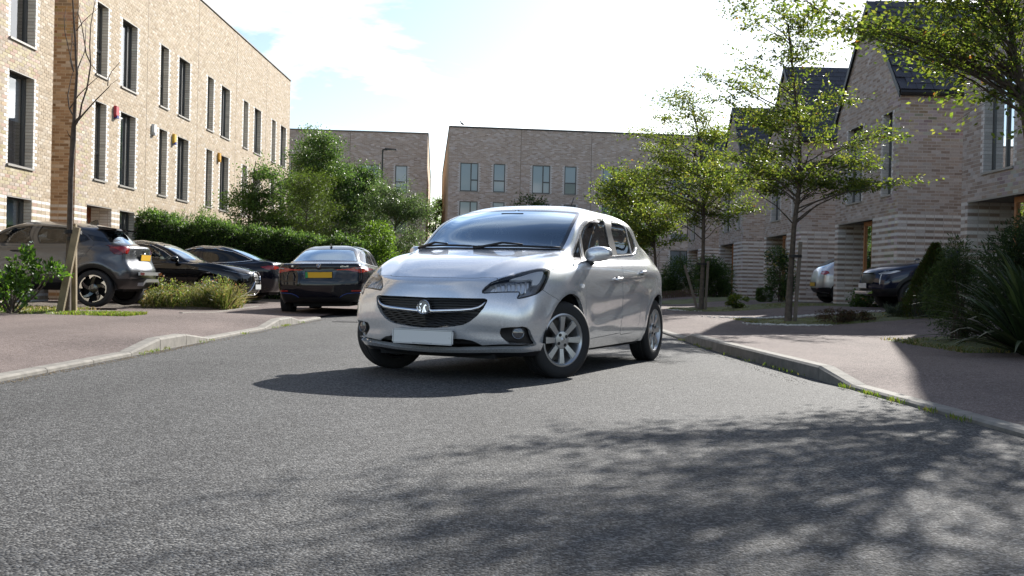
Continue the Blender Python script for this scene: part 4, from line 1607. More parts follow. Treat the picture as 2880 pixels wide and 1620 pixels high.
def zA(l): return [(x * .4019 + 51.8, y * .4019) for x, y in l]
def zB(l): return [(x * .4019 + 51.8, y * .4019 + 569.4) for x, y in l]
def zC(l): return [(x * .3215 + 1035.2, y * .3215 + 465.8) for x, y in l]
def zD(l): return [(x * .3215 + 1035.2, y * .3215 + 879.9) for x, y in l]
def zE(l): return [(x * .3215 + 1501.0, y * .3215 + 51.8) for x, y in l]
def zF(l): return [(x * .3036 + 1604.6, y * .3036 + 776.4) for x, y in l]
def zW(l): return [(x * .5023 + 465.8, y * .5023) for x, y in l]


S = CarSurface(HATCH)


def bumpf(t):
    return np.exp(-t * t)


def hero_disp(P):
    x, y, z = P[:, 0], np.abs(P[:, 1]), P[:, 2]
    d = np.zeros(len(P))
    side = 1 / (1 + np.exp(-(y - .76) / .012))
    # sweeping line through the door handles
    zc = .80 + (-x - .8) * .055
    w = np.clip((-x - .55) / .6, 0, 1) * np.clip((x + 2.95) / .25, 0, 1)
    t = (z - zc) / .035
    d += side * w * (.005 * bumpf(t) - .006 * bumpf((z - zc + .075) / .06))
    # blade along the lower doors
    zb = .40 + np.clip(-x - .5, 0, 3) * .085 + np.clip(.75 + x, 0, 1) ** 2 * 1.2
    w = np.clip((-x - .40) / .25, 0, 1) * np.clip((x + 2.15) / .35, 0, 1)
    d += side * w * (-.007 * bumpf((z - zb - .09) / .075) + .0035 * bumpf((z - zb + .02) / .035))
    # flared arches
    for xc in (0.0, -2.51):
        r = np.hypot(x - xc, z - .31)
        d += side * .008 * bumpf((r - .375) / .045)
    # bonnet ridges
    top = (z > .74) & (x > -.3) & (y < .72)
    yl = .34 + np.clip(.72 - x, 0, 1.2) * .30
    d += np.where(top, .005 * bumpf((y - yl) / .035) + .004 / (1 + np.exp((y - yl) / .02)), 0) * np.clip((x + .25) / .2, 0, 1) * np.clip((.70 - x) / .1, 0, 1)
    # soft fold above the grille
    fr = (x > .5) & (y < .62)
    zf = .735 + y * y * .18
    d += np.where(fr, .005 * bumpf((z - zf) / .02), 0)
    # hollow either side of the plate, below the bumper fold
    zb2 = .45 - .05 * y
    d += np.where((x > .3) & (y < .85), -.012 * bumpf((z - zb2 + .06) / .05) * np.clip((y - .28) / .2, 0, 1), 0)
    return d


hero = Car('silver_hatchback', S, HERO, HEAD, 'silver five-door hatchback parked across the middle of the road, front wheels turned', disp=hero_disp)
M_SILVER = paint('silver_paint', (0.76, 0.775, 0.80), metal=0.62, rough=0.26, flake=0.03)


def tr_(pts, rnd_=0, cl=None):
    if rnd_: pts = rounded(pts, rnd_)
    uv = S.locate(pts, hero_view, lambda P: CAM_LOCAL - P)
    return uv


def half(uv):
    """close a traced half outline on the centre line of the car"""
    a, b = uv[0].copy(), uv[-1].copy()
    a[0] = b[0] = S.u0
    return np.concatenate([[a], uv, [b]])


# outlines measured in the photograph, laid on the body
pl_head = tr_(zB([(2330, 293), (2295, 285), (2290, 240), (2340, 180), (2430, 110)]) + zC([(0, 440), (230, 360), (450, 290), (700, 210), (900, 160), (1050, 132), (1180, 125), (1260, 140), (1310, 165),
              (1338, 190), (1335, 240), (1310, 330), (1260, 450), (1190, 590), (1120, 650), (1030, 705), (900, 750), (750, 790), (625, 810), (588, 798), (600, 770), (638, 695), (628, 662), (300, 665), (0, 680)]))
pl_grille = half(tr_(zB([(1245, 366), (1500, 370), (1800, 376), (2330, 386), (2380, 405), (2375, 440), (2310, 560), (2200, 690), (2060, 800), (1940, 858), (1750, 888), (1450, 910), (1235, 912)])))
pl_fog = tr_(zD([(235, 195), (450, 170), (720, 155), (830, 180), (900, 250), (960, 370), (1005, 480), (1040, 545), (800, 548), (430, 548), (330, 470), (240, 380), (205, 300)]))
pl_intake = half(tr_(zB([(1225, 1100), (1500, 1110), (1810, 1118), (1950, 1124), (2100, 1152), (2200, 1195), (2290, 1238)]) + zD([(150, 562), (430, 556), (800, 556), (1040, 560), (950, 600), (500, 640), (0, 656)]) + zB([(1800, 1318), (1225, 1300)])))
pl_screen = half(tr_(zW([(1560, 157), (1800, 160), (2100, 172), (2300, 186), (2398, 196), (2404, 210), (2330, 380), (2240, 580), (2165, 715), (2128, 742), (1800, 742), (1440, 738), (900, 734)])))
pl_bonnet = half(tr_(zA([(1240, 1413), (1700, 1425), (2230, 1438), (2310, 1420), (2560, 1440)]) + zC([(150, 385), (450, 282), (700, 202), (900, 152), (1050, 124), (1180, 117), (1270, 132), (1342, 183), (1480, 112), (1590, 52), (1632, 8)])
                 + zE([(60, 1385), (130, 1335), (178, 1280), (188, 1200), (178, 1115), (140, 1050), (90, 1003)]) + zW([(2128, 750), (1800, 748), (1440, 744), (900, 740)])))
gq = tr_(zE([(548, 722), (470, 900), (410, 1060), (370, 1215), (374, 1320), (402, 1345), (640, 1262), (650, 1225), (560, 740)]))
gf = tr_(zE([(590, 640), (612, 560), (680, 430), (790, 312), (880, 264), (980, 248), (1075, 252), (1130, 420), (1200, 720), (1260, 980), (1286, 1100), (980, 1162), (675, 1222), (635, 1000), (605, 780)]))
gr = tr_(zE([(1196, 272), (1300, 305), (1420, 352), (1556, 430), (1640, 700), (1700, 950), (1732, 1083), (1415, 1106), (1350, 830), (1270, 530)]))
gb = tr_(zE([(1592, 458), (1680, 560), (1740, 680), (1790, 800), (1818, 905), (1806, 965), (1778, 1040), (1748, 1066), (1705, 860), (1645, 640)]))
dr_f = tr_(zF([(458, 800)]) + zC([(2160, 1300), (2172, 800), (2162, 480), (2136, 290), (2105, 180), (2060, 90)]) + zE([(365, 1350), (352, 1200), (400, 1040), (530, 680), (575, 570), (650, 430), (765, 290), (880, 225), (1000, 205), (1122, 215),
            (1160, 330), (1230, 600), (1310, 900), (1375, 1115), (1460, 1250), (1500, 1340), (1530, 1410)]) + [(1996, 560), (1999, 700), (1997, 800), (1985, 880), (1972, 975)])
dr_r = tr_([(1975, 975), (1988, 880), (2000, 800), (2002, 700), (1999, 560)] + zE([(1538, 1410), (1508, 1340), (1468, 1250), (1383, 1115), (1318, 900), (1238, 600), (1168, 330), (1130, 215),
            (1300, 258), (1480, 345), (1640, 455), (1740, 575), (1800, 720), (1836, 900), (1830, 1020)]) + [(2108, 400), (2135, 425), (2155, 450), (2166, 520), (2168, 620), (2150, 700), (2125, 770)] + zF([(1700, 270), (1690, 400), (1600, 560), (1500, 650), (1240, 690)]))
sm = lambda P: P[..., 1] > .4
arch_f = S.side([(.36 * math.cos(t), .315 + .36 * math.sin(t)) for t in np.linspace(-.36, math.pi + .36, 40)], mask=sm)
arch_r = S.side([(-2.51 + .352 * math.cos(t), .315 + .352 * math.sin(t)) for t in np.linspace(-.36, math.pi + .36, 40)], mask=sm)


def open_arch(uv):
    a, b = uv[0].copy(), uv[-1].copy()
    a[1] = b[1] = S.v0
    return np.concatenate([[a], uv, [b]])


arch_f, arch_r = open_arch(arch_f), open_arch(arch_r)
seam = tr_(zC([(1185, 615), (1330, 710), (1500, 820), (1580, 895)]))
le = tr_(zA([(1240, 1413), (1700, 1425), (2230, 1438), (2310, 1420), (2560, 1440)]) + zC([(150, 420), (600, 420), (1000, 500)]))
bump_uv = np.concatenate([[[S.u0, le[0][1]]], le, seam, [[seam[-1][0] - .01, S.v0]], [[S.u0, S.v0]]])
val = tr_(zB([(1225, 1352), (1800, 1372)]) + zD([(0, 745), (500, 745), (900, 728), (1150, 688)]))
val_uv = np.concatenate([[[S.u0, val[0][1]]], val, [[val[-1][0] + .02, S.v0]], [[S.u0, S.v0]]])
rear_w = S.rear([(0, 1.33), (.30, 1.325), (.42, 1.31), (.47, 1.22), (.53, 1.09), (.40, 1.065), (0, 1.055)])
rear_w[0][0] = rear_w[-1][0] = S.u1
tail_l = S.rear([(.50, .98), (.55, .99), (.66, .97), (.715, .90), (.72, .80), (.66, .76), (.56, .78), (.50, .86)])
POLYS = [('front_bumper', bump_uv), ('valance', val_uv), ('bonnet', pl_bonnet), ('door_front', dr_f), ('door_rear', dr_r), ('arch_front', arch_f), ('arch_rear', arch_r),
         ('windscreen', pl_screen), ('grille', pl_grille), ('intake', pl_intake), ('fog', pl_fog), ('headlight', pl_head),
         ('glass_quarter', gq), ('glass_front', gf), ('glass_rear', gr), ('glass_rear_quarter', gb), ('rear_window', rear_w), ('tail', tail_l)]
hero.cut(POLYS, step=0.03, rs=0.012)
hero.emit('body', 'body', M_SILVER, depth=0.03)
hero.emit('front_bumper', 'front_bumper', M_SILVER, depth=0.03, gap=.0025)
hero.emit('valance', 'valance', M_TRIM, depth=.02, gap=0, off=-.004)
hero.emit('bonnet', 'bonnet', M_SILVER, depth=0.03, gap=.0035)
for sd in 'LR':
    d1 = hero.emit('door', 'door_front', M_SILVER, sides=sd, depth=0.03, gap=.0035)
    d2 = hero.emit('door', 'door_rear', M_SILVER, sides=sd, depth=0.03, gap=.0035)
    hero.emit('window_glass', 'glass_front', M_CARGLASS, d1, sides=sd, off=-.006, flange=False, gap=0)
    hero.emit('window_glass', 'glass_quarter', M_CARGLASS, d1, sides=sd, off=-.006, flange=False, gap=0)
    hero.emit('window_glass', 'glass_rear', M_CARGLASS, d2, sides=sd, off=-.006, flange=False, gap=0)
    hero.emit('window_glass', 'glass_rear_quarter', M_CARGLASS, d2, sides=sd, off=-.006, flange=False, gap=0)
    hero.emit('tail_light', 'tail', M_REDLENS, sides=sd, off=.002, depth=.02)
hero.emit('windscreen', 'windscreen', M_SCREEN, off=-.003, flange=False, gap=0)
hero.emit('rear_window', 'rear_window', M_CARGLASS, off=-.003, flange=False, gap=0)


def ring_band(uv, width):
    """polygon shrunk towards its middle, for frames and seals"""
    c = uv.mean(0)
    d = uv - c
    l = np.linalg.norm(d, axis=1)[:, None] + 1e-9
    return c + d * (1 - np.minimum(width / l, .5))


def band(car, name, uv, width, mat, parent=None, sides='L', off=.001, closed=True):
    """flat frame following an outline, of even width on its inner side"""
    q = resample(uv, 0.02)
    n = len(q)
    t = np.roll(q, -1, 0) - np.roll(q, 1, 0)
    t /= np.linalg.norm(t, axis=1)[:, None] + 1e-9
    nn = np.stack([-t[:, 1], t[:, 0]], 1)
    area = 0.5 * np.sum(q[:, 0] * np.roll(q[:, 1], -1) - np.roll(q[:, 0], -1) * q[:, 1])
    if area < 0: nn = -nn
    S_ = car.S
    if hasattr(width, '__call__'): wd = width(q)[:, None]
    else: wd = width
    q2 = q + nn * wd
    q2[:, 0] = np.clip(q2[:, 0], S_.u0, S_.u1)
    P1, N1 = car.surf(q, off); P2, N2 = car.surf(q2, off)
    V = np.concatenate([P1, P2]); N = np.concatenate([N1, N2])
    F = [(i, (i + 1) % n, n + (i + 1) % n, n + i) for i in range(n)]
    # skip the stretch lying on the centre line
    on = q[:, 0] <= S_.u0 + 1e-4
    F = np.array([f for i, f in enumerate(F) if not (on[i] and on[(i + 1) % n])])
    fn = np.cross(V[F[:, 1]] - V[F[:, 0]], V[F[:, 2]] - V[F[:, 0]])
    fl = (fn * N[F[:, 0]]).sum(1) < 0
    F[fl] = F[fl][:, ::-1]
    m = np.array([1, -1, 1])
    if sides == 'both': V, N, F = np.concatenate([V, V * m]), np.concatenate([N, N * m]), np.concatenate([F, F[:, ::-1] + len(V)])
    elif sides == 'R': V, N, F = V * m, N * m, F[:, ::-1]
    return mesh_np(name, V, F, mat, parent or car.root, smooth=True, normals=N)


band(hero, 'screen_seal', pl_screen, .032, M_GLOSSBLK, sides='both', off=-.0015)
for sd in 'LR':
    for g in (gq, gf, gr, gb):
        band(hero, 'window_seal', g, .016, M_TRIM, sides=sd, off=-.003)
    band(hero, 'headlight_seal', pl_head, .008, M_TRIM, sides=sd, off=-.001)
    # black pillar trims between the side windows
    bp = tr_(zE([(1090, 250), (1192, 272), (1270, 530), (1350, 830), (1412, 1108), (1292, 1104), (1262, 980), (1200, 715), (1135, 415)]))
    hero.emit_patch('pillar_trim', bp, pmat('pillar_trim', (0.10, 0.098, 0.095), 0.45) if sd == 'L' else MATS['pillar_trim'], sides=sd, off=.0012, depth=.001)
    aq = tr_(zE([(562, 650), (590, 640), (606, 780), (638, 1000), (676, 1222), (655, 1228), (600, 900)]))
    hero.emit_patch('quarter_trim', aq, MATS['pillar_trim'], sides=sd, off=.0012, depth=.001)
    # bright strip under the windows
    ch = tr_(zE([(385, 1352), (500, 1315), (640, 1268), (800, 1215), (1000, 1178), (1260, 1140), (1500, 1122), (1760, 1098), (1815, 1040), (1838, 940)]))
    hero.strip('chrome_strip', ch, M_CHROME, r=.0065, sides=sd, off=.004)

# grille: dark mesh behind the opening, slats, chrome wing and badge
gb_ = hero.emit('grille', 'grille', M_TRIM, off=-.045, flange=False, gap=0)
gpoly = np.array(zB([(1230, 366), (2330, 386), (2380, 405), (2375, 440), (2310, 560), (2200, 690), (2060, 800), (1940, 858), (1750, 888), (1450, 910), (1230, 912)]))
for k, yy in enumerate(list(range(405, 600, 48)) + list(range(660, 900, 42))):
    wv = 9 if yy > 620 else 0
    line = [p for p in zB([(x, yy + wv * math.sin(x / 34.0 + k * 1.5) + (x - 1240) * .012) for x in range(1236, 2370, 14)]) if in_poly(np.array([p]), gpoly)[0]]
    if len(line) < 6: continue
    P, N = hero.surf(tr_(line), -.026)
    m = MB()
    for sgn in (1, -1):
        m.tube([(p[0], sgn * p[1], p[2]) for p in P], .0065 if wv else .005, 5)
    m.build('slat', pmat('grille_slat', (.018, .018, .019), .3) if 'grille_slat' not in MATS else MATS['grille_slat'], gb_)
wing = tr_(zB([(1240, 615), (1400, 612), (1600, 606), (1900, 596), (2100, 578), (2220, 545), (2290, 500), (2345, 440)]))
P, N = hero.surf(wing, -.008)
m = MB()
rad = [.016, .0165, .016, .015, .013, .011, .008, .004]
for sgn in (1, -1):
    m.tube([(p[0], sgn * p[1], p[2]) for p in P], rad, 8)
m.build('chrome_wing', M_CHROME, gb_, smooth=True)
# badge: ring, dark disc, winged beast holding a flag in bright relief
bc = tr_(zB([(1228, 540)]))
BP, BN = hero.surf(np.array([[S.u0, bc[0][1]]]), .006)
BP, BN = Vector(BP[0]), Vector(BN[0])
bx = Vector((0, -1, 0)); bz = BN.cross(bx) * -1
if bz.z < 0: bz = -bz
bx = bz.cross(BN)
BM = Matrix((bx, bz, BN)).transposed().to_4x4(); BM.translation = BP
BR = .056
mb = MB().lathe([(.001, .004), (BR * .84, .004), (BR * .84, -.03), (.001, -.03)], 40, 'Z')
bd = mb.build('badge', M_GLOSSBLK, gb_, smooth=30); bd.matrix_basis = BM
mb = MB().lathe([(BR * .82, .002), (BR * .86, .011), (BR * .93, .014), (BR * 1.0, .008), (BR * 1.02, -.02), (BR * .82, -.02)], 48, 'Z', closed=True)
o = mb.build('badge_ring', M_CHROME, gb_, smooth=40); o.matrix_basis = BM


def relief(shapes, z0, z1, name, mat, parent, M):
    m = MB()
    for sh in shapes:
        n = len(sh)
        V = [(x * BR, y * BR, z0) for x, y in sh] + [(x * BR * .97, y * BR * .97, z1) for x, y in sh]
        F = [tuple(range(n, 2 * n))] + [(i, (i + 1) % n, n + (i + 1) % n, n + i) for i in range(n)]
        m.add(V, F)
    o = m.build(name, mat, parent); o.matrix_basis = M
    return o


# body, wing and foot shapes as they read on the car (x to the viewer's right)
relief([[(-.08, -.78), (.02, -.10), (.16, .26), (.36, .40), (.56, .22), (.46, .14), (.36, .20), (.30, -.04), (.44, -.46), (.60, -.62), (.30, -.74), (.22, -.40), (.14, -.12), (.10, -.74)],
        [(-.56, .44), (-.24, .54), (-.28, .34), (-.50, .26)],
        [(-.68, -.34), (-.52, -.42), (-.22, -.30), (-.40, -.56), (-.30, -.66), (-.60, -.56)],
        [(-.62, .08), (-.54, .12), (-.34, -.22), (-.46, -.24)]],
       .003, .011, 'badge_relief', M_CHROME, gb_, BM)

# intake and fog lamps
it = hero.emit('lower_intake', 'intake', M_TRIM, off=-.05, flange=False, gap=0)
for zz in (.265, .295):
    pts = [(yy, zz + .02 * yy) for yy in np.linspace(0, .50, 12)]
    P, N = hero.surf(S.front(pts), -.03)
    m = MB()
    for sgn in (1, -1):
        for a, b in zip(P[:-1], P[1:]): m.tube([(a[0], sgn * a[1], a[2]), (b[0], sgn * b[1], b[2])], .005, 5)
    m.build('slat', M_BLACK, it)
fc_ = tr_(zD([(655, 325)]))
FP, FN_ = hero.surf(fc_, -.03)
for sd, sg in (('L', 1), ('R', -1)):
    fg = hero.emit('fog_recess', 'fog', M_TRIM, sides=sd, off=-.04, flange=False, gap=0)
    p = Vector((FP[0][0], sg * FP[0][1], FP[0][2])); ax = Vector((.93, sg * .35, .02)).normalized()
    q = ax.to_track_quat('Z', 'Y').to_matrix().to_4x4(); q.translation = p
    o = MB().lathe([(.001, .0), (.038, .004), (.040, .012), (.046, .014), (.05, .004), (.05, -.03)], 28, 'Z').build('fog_lamp', M_LAMPDARK, fg, smooth=40); o.matrix_basis = q
    o = MB().lathe([(.001, .012), (.02, .0115), (.038, .008)], 28, 'Z').build('fog_lens', pmat('fog_glass', (.10, .10, .11), .06, metal=.5, coat=1) if sd == 'L' else MATS['fog_glass'], fg, smooth=True); o.matrix_basis = q

# head lamps: dark housing set back, reflector bowls, light strip, clear cover
bowl1 = tr_(zC([(-10, 600), (60, 520), (180, 460), (330, 430), (390, 430), (390, 645), (0, 650)]))
bowl2 = tr_(zC([(400, 425), (560, 400), (740, 375), (900, 370), (905, 480), (850, 560), (760, 630), (690, 648), (400, 648)]))
drl_glare = tr_(zC([(430, 372), (700, 280), (900, 215), (1060, 180), (1180, 175), (1210, 210), (1170, 330), (1110, 440), (1050, 492), (935, 492), (958, 372), (900, 352), (700, 372)]))  # strip widened to paint in bright reflections across the upper lamp
sig = tr_(zC([(1000, 520), (1080, 500), (1180, 440), (1240, 420), (1150, 590), (1060, 650), (900, 700), (760, 720), (700, 740), (720, 690), (880, 640), (960, 590)]))
for sd in 'LR':
    hl = hero.emit('headlight', 'headlight', M_LENS, sides=sd, off=.001, flange=False, gap=.001)
    hero.emit('lamp_housing', 'headlight', MATS.get('lamp_silver') or pmat('lamp_silver', (.42, .43, .45), .25, metal=.5), hl, sides=sd, off=-.055, flange=False, gap=0)
    hero.emit_patch('reflector', bowl1, M_REFL, hl, sides=sd, off=-.045, depth=.008)
    hero.emit_patch('reflector', bowl2, M_REFL, hl, sides=sd, off=-.042, depth=.01)
    hero.emit_patch('running_light_glare', drl_glare, M_DRL, hl, sides=sd, off=-.008, depth=.02)
    hero.emit_patch('indicator', sig, pmat('indicator_lens', (.32, .30, .29), .15, metal=.6) if sd == 'L' else MATS['indicator_lens'], hl, sides=sd, off=-.03, depth=.02)
    # ribs that break up the bowls
    m = MB()
    for k in range(7):
        fx = k / 6
        a = tr_(zC([(120 + 700 * fx, 440 - 60 * fx), (120 + 690 * fx, 640)]))
        P, N = hero.surf(a, -.034)
        if sd == 'R': P = P * np.array([1, -1, 1])
        m.tube([tuple(P[0]), tuple((P[0] + P[1]) / 2 - np.array([.008, 0, 0])), tuple(P[1])], .005 if k % 2 else .009, 6)
    m.build('bowl_rib', M_REFL if sd == 'L' else M_REFL, hl, smooth=True)
    # small clear repeater on the wing, door handles
    rp_ = tr_(zC([(2030, 500), (2060, 468), (2110, 480), (2118, 520), (2090, 570), (2040, 560)]))
    hero.emit_patch('side_repeater', rp_, M_DRL, sides=sd, off=.006, depth=.006, step=.008)


# number plate, blank, with the maker's small print
PPx = .842
pl = empty('number_plate', (PPx + .012, 0, .3275)); pl.parent = hero.root; pl.rotation_euler = (0, R(-3), 0)
bm = bmesh.new()
bmesh.ops.create_cube(bm, size=1.0, matrix=Matrix.Diagonal((.006, .520, .111, 1)))
ed = [e for e in bm.edges if abs((e.verts[0].co - e.verts[1].co).x) > .004]
bmesh.ops.bevel(bm, geom=ed, offset=.010, segments=4, affect='EDGES')
me = bpy.data.meshes.new('plate_face'); bm.to_mesh(me); bm.free(); me.materials.append(M_PLATE_W)
link('plate_face', me, pl)
m = MB()
for z_ in (.048,):
    m.box(.0032, .0040, -.25, .25, z_, z_ + .002)
m.box(.0032, .0040, -.25, -.095, -.050, -.048); m.box(.0032, .0040, .095, .25, -.050, -.048)
m.box(.0032, .0040, -.252, -.250, -.048, .050); m.box(.0032, .0040, .250, .252, -.048, .050)
m.build('plate_border', M_BLACKINK, pl)
for yy in (-.228, .228):
    MB().lathe([(.001, .0065), (.004, .006), (.006, .003)], 12, 'X').build('plate_screw', M_PLATE_W, pl, smooth=True).location = (0, yy, .0)
text_obj('plate_print', 'MADE UP FALMOUTH 2817 AAP', .0125, M_BLACKINK, pl,
         Matrix.Translation((.0034, 0, -.0485)) @ Matrix(((0, 0, 1, 0), (1, 0, 0, 0), (0, 1, 0, 0), (0, 0, 0, 1))), extrude=.0003)
MB().box(-.03, -.003, -.25, .25, -.05, .05).build('plate_holder', M_TRIM, pl)

# door handles
for sd, sg in (('L', 1), ('R', -1)):
    for q in ([(1957, 580)], [(2133, 536)]):
        uv = tr_(q)
        P, N = hero.surf(uv, 0.0)
        p = Vector(P[0]); n = Vector(N[0])
        m = MB()
        along = Vector((1, 0, -.08)).normalized()
        pts = [p + along * a + n * b for a, b in ((.085, .004), (.07, .022), (.03, .030), (-.03, .030), (-.07, .022), (-.085, .004))]
        m.tube([(v.x, sg * v.y, v.z) for v in pts], [.010, .013, .014, .014, .013, .010], 8)
        m.build('door_handle', M_SILVER, hero.root, smooth=True)
        cup = MB()
        c = p - n * .002
        cup.tube([(c.x + .035, sg * c.y, c.z), (c.x - .035, sg * c.y, c.z)], [.018, .018], 10)
        cup.build('handle_cup', M_TRIM, hero.root, smooth=True)

# wing mirrors
def superq(b, ex):
    for v in b.verts:
        c = v.co
        v.co = Vector([math.copysign(abs(t) ** ex, t) for t in c])


for sg in (1, -1):
    b = bmesh.new()
    bmesh.ops.create_uvsphere(b, u_segments=32, v_segments=22, radius=1.0, matrix=Matrix.Rotation(math.pi / 2, 4, 'Y'))
    superq(b, .72)
    for v in b.verts:
        x, y, z = v.co
        tap = 1 - .22 * max(y, 0) ** 2
        X = (x * .085 if x > 0 else x * .045)
        Y = y * .110
        Z = z * (.070 if z > 0 else .062) * tap + (.010 * y)
        X -= max(y, 0) ** 1.5 * .045
        if x < -.6: X = max(X, -.036 - max(y, 0) ** 1.5 * .045)
        v.co = (X, Y, Z)
    me = bpy.data.meshes.new('mirror_shell'); b.to_mesh(me); b.free()
    me.polygons.foreach_set('use_smooth', np.ones(len(me.polygons), dtype=bool))
    me.materials.append(M_SILVER)
    e = empty('wing_mirror', (-.59, .888, 1.008) if sg > 0 else (-.655, -.862, .996)); e.parent = hero.root; e.scale = (1, sg, 1)
    link('mirror_shell', me, e)
    MB().lathe([(.001, -.0400), (.085, -.0400), (.09, -.037)], 28, 'X').build('mirror_glass', M_CHROME, e).scale = (1, 1.05, .62)
    MB().tube([(0, -.05, -.05), (.01, -.08, -.075), (.03, -.125, -.105)], [.034, .036, .045], 10).build('mirror_foot', M_TRIM, e, smooth=True)

# wipers lying on the foot of the screen
for y0_, y1_ in ((.62, -.02), (-.02, -.62)):
    m = MB()
    e = None
    ys = np.linspace(y0_, y1_, 10)
    P = []
    # blade: just above the lower edge of the glass
    vlow = float(np.median(np.sort(pl_screen[:, 1])[:4]))
    us_ = [abs(yy) / .68 * (S.colu[4] - S.u0) for yy in ys]
    uv = np.array([[S.u0 + u, vlow + .028 + .012 * math.sin(i / 9 * math.pi)] for i, u in enumerate(us_)])
    Pp, Nn = hero.surf(uv, .012)
    Pp[:, 1] = np.abs(Pp[:, 1]) * np.sign(ys + 1e-9)
    w = MB().tube([tuple(p) for p in Pp], [.006] + [.010] * 8 + [.006], 6).build('wiper', M_BLACK, hero.root, smooth=True)
    a0 = Pp[9] + np.array([.05, 0, -.02]); a1 = Pp[6] + np.array([.02, 0, .026]); a2 = Pp[4] + np.array([0, 0, .014])
    MB().tube([tuple(a0), tuple(a1), tuple(a2)], [.014, .010, .007], 6).build('wiper_arm', M_BLACK, w, smooth=True)
# black scuttle at the foot of the screen
sq = [(S.u0, vlow - .002)] + [(S.u0 + t * (S.colu[4] - S.u0) * .97, vlow - .002 + 0.004 * t) for t in np.linspace(.1, 1, 8)]
sq += [(u, v + .026) for u, v in sq[::-1]]
hero.emit_patch('scuttle', np.array(sq), M_BLACK, sides='both', off=.002, depth=.002)

# aerial, wells, underbody, wheels, cabin
MB().tube([(-2.15, .0, 1.42), (-2.22, .0, 1.50), (-2.34, 0, 1.64)], [.009, .006, .004], 6).build('aerial', M_BLACK, hero.root)
wheel_well(hero, 0, .315, .372, .50, .815, M_WELL)
wheel_well(hero, -2.51, .315, .366, .50, .815, M_WELL)
ub = MB()
ub.box(-2.95, .62, -.50, .50, .17, .24)
ub.box(-2.1, -.42, -.78, .78, .19, .28)
ub.build('underbody', M_WELL, hero.root)


def hero_rim(e):
    rr, hw = .214, .098
    rim = spoke_rim(rr, 8, .044, .064, .012, hw, hub=.075, thick=.03).build('rim', pmat('wheel_silver', (.50, .51, .52), .32, metal=.85), e, smooth=40)
    nuts = []
    for k in range(4):
        t = math.pi / 4 + k * math.pi / 2 + .2
        m = MB().lathe([(.001, .001), (.013, .001), (.0145, -.02)], 12).build('wheel_nut', M_BLACK, e)
        m.location = (.048 * math.cos(t), hw * .92 - .012 + .006, .048 * math.sin(t)); nuts.append(m)
    back = MB().lathe([(.03, -.02), (.165, -.015), (.165, -.03), (.03, -.035)], 36, closed=True).build('brake_disc', pmat('brake_steel', (.12, .11, .10), .5, metal=.8), e)
    drum = MB().lathe([(.001, -.04), (.19, -.04), (.19, -.08), (.001, -.08)], 36).build('wheel_back', M_WELL, e)
    cap = MB().lathe([(.001, .006), (.022, .005), (.028, .0)], 24).build('centre_cap', MATS['wheel_silver'], e, smooth=True); cap.location = (0, hw * .92 - .012, 0)
    return [rim, back, drum, cap] + nuts


wheels(hero, 2.51, 1.50, .310, .216, .195, hero_rim, None, steer=R(-26), rear_track=1.50)
for y in (.36, -.36):
    seat(hero, -1.05, y, .27)
seat(hero, -2.0, .40, .30); seat(hero, -2.0, -.40, .30)
cab = MB()
cab.box(-.70, -.18, -.66, .66, .62, .90)
cab.box(-2.75, -.35, -.70, .70, .24, .30)
cab.build('dashboard', M_CABIN, hero.root)
sw = MB().lathe([(.165, .016), (.181, 0), (.165, -.016), (.149, 0)], 32, 'X', closed=True).build('steering_wheel', M_CABIN, hero.root, smooth=True)
sw.location = (-.72, -.36, .90); sw.rotation_euler = (0, R(-25), 0)
MB().box(-.80, -.775, -.105, .105, 1.325, 1.375).build('rear_view_mirror', M_CABIN, hero.root)


def liner(car, ids, off=-.022, lo=3, xf=-.42, xr_=-9):
    """inside trim of pillars and roof"""
    num = [i for i, n in enumerate(car.names) if n in ids]
    sel = np.isin(car.rid, num)
    T = car.T[sel]
    vmin = car.S.ringv[lo]
    cx = car.PN[0][T][:, :, 0].mean(1)
    T = T[(car.V[T][:, :, 1].mean(1) > vmin) & ((cx < xf) | (car.V[T][:, :, 1].mean(1) > car.S.ringv[8])) & (cx > xr_)]
    used, inv = np.unique(T, return_inverse=True)
    P, N = car.PN[0][used], car.PN[1][used]
    P = P + N * off
    m = np.array([1, -1, 1])
    F = inv.reshape(-1, 3)
    return mesh_np('headlining', np.concatenate([P, P * m]), np.concatenate([F, F + len(P)]), M_CABIN, car.root, smooth=True)


liner(hero, ['body', 'door_front', 'door_rear'])
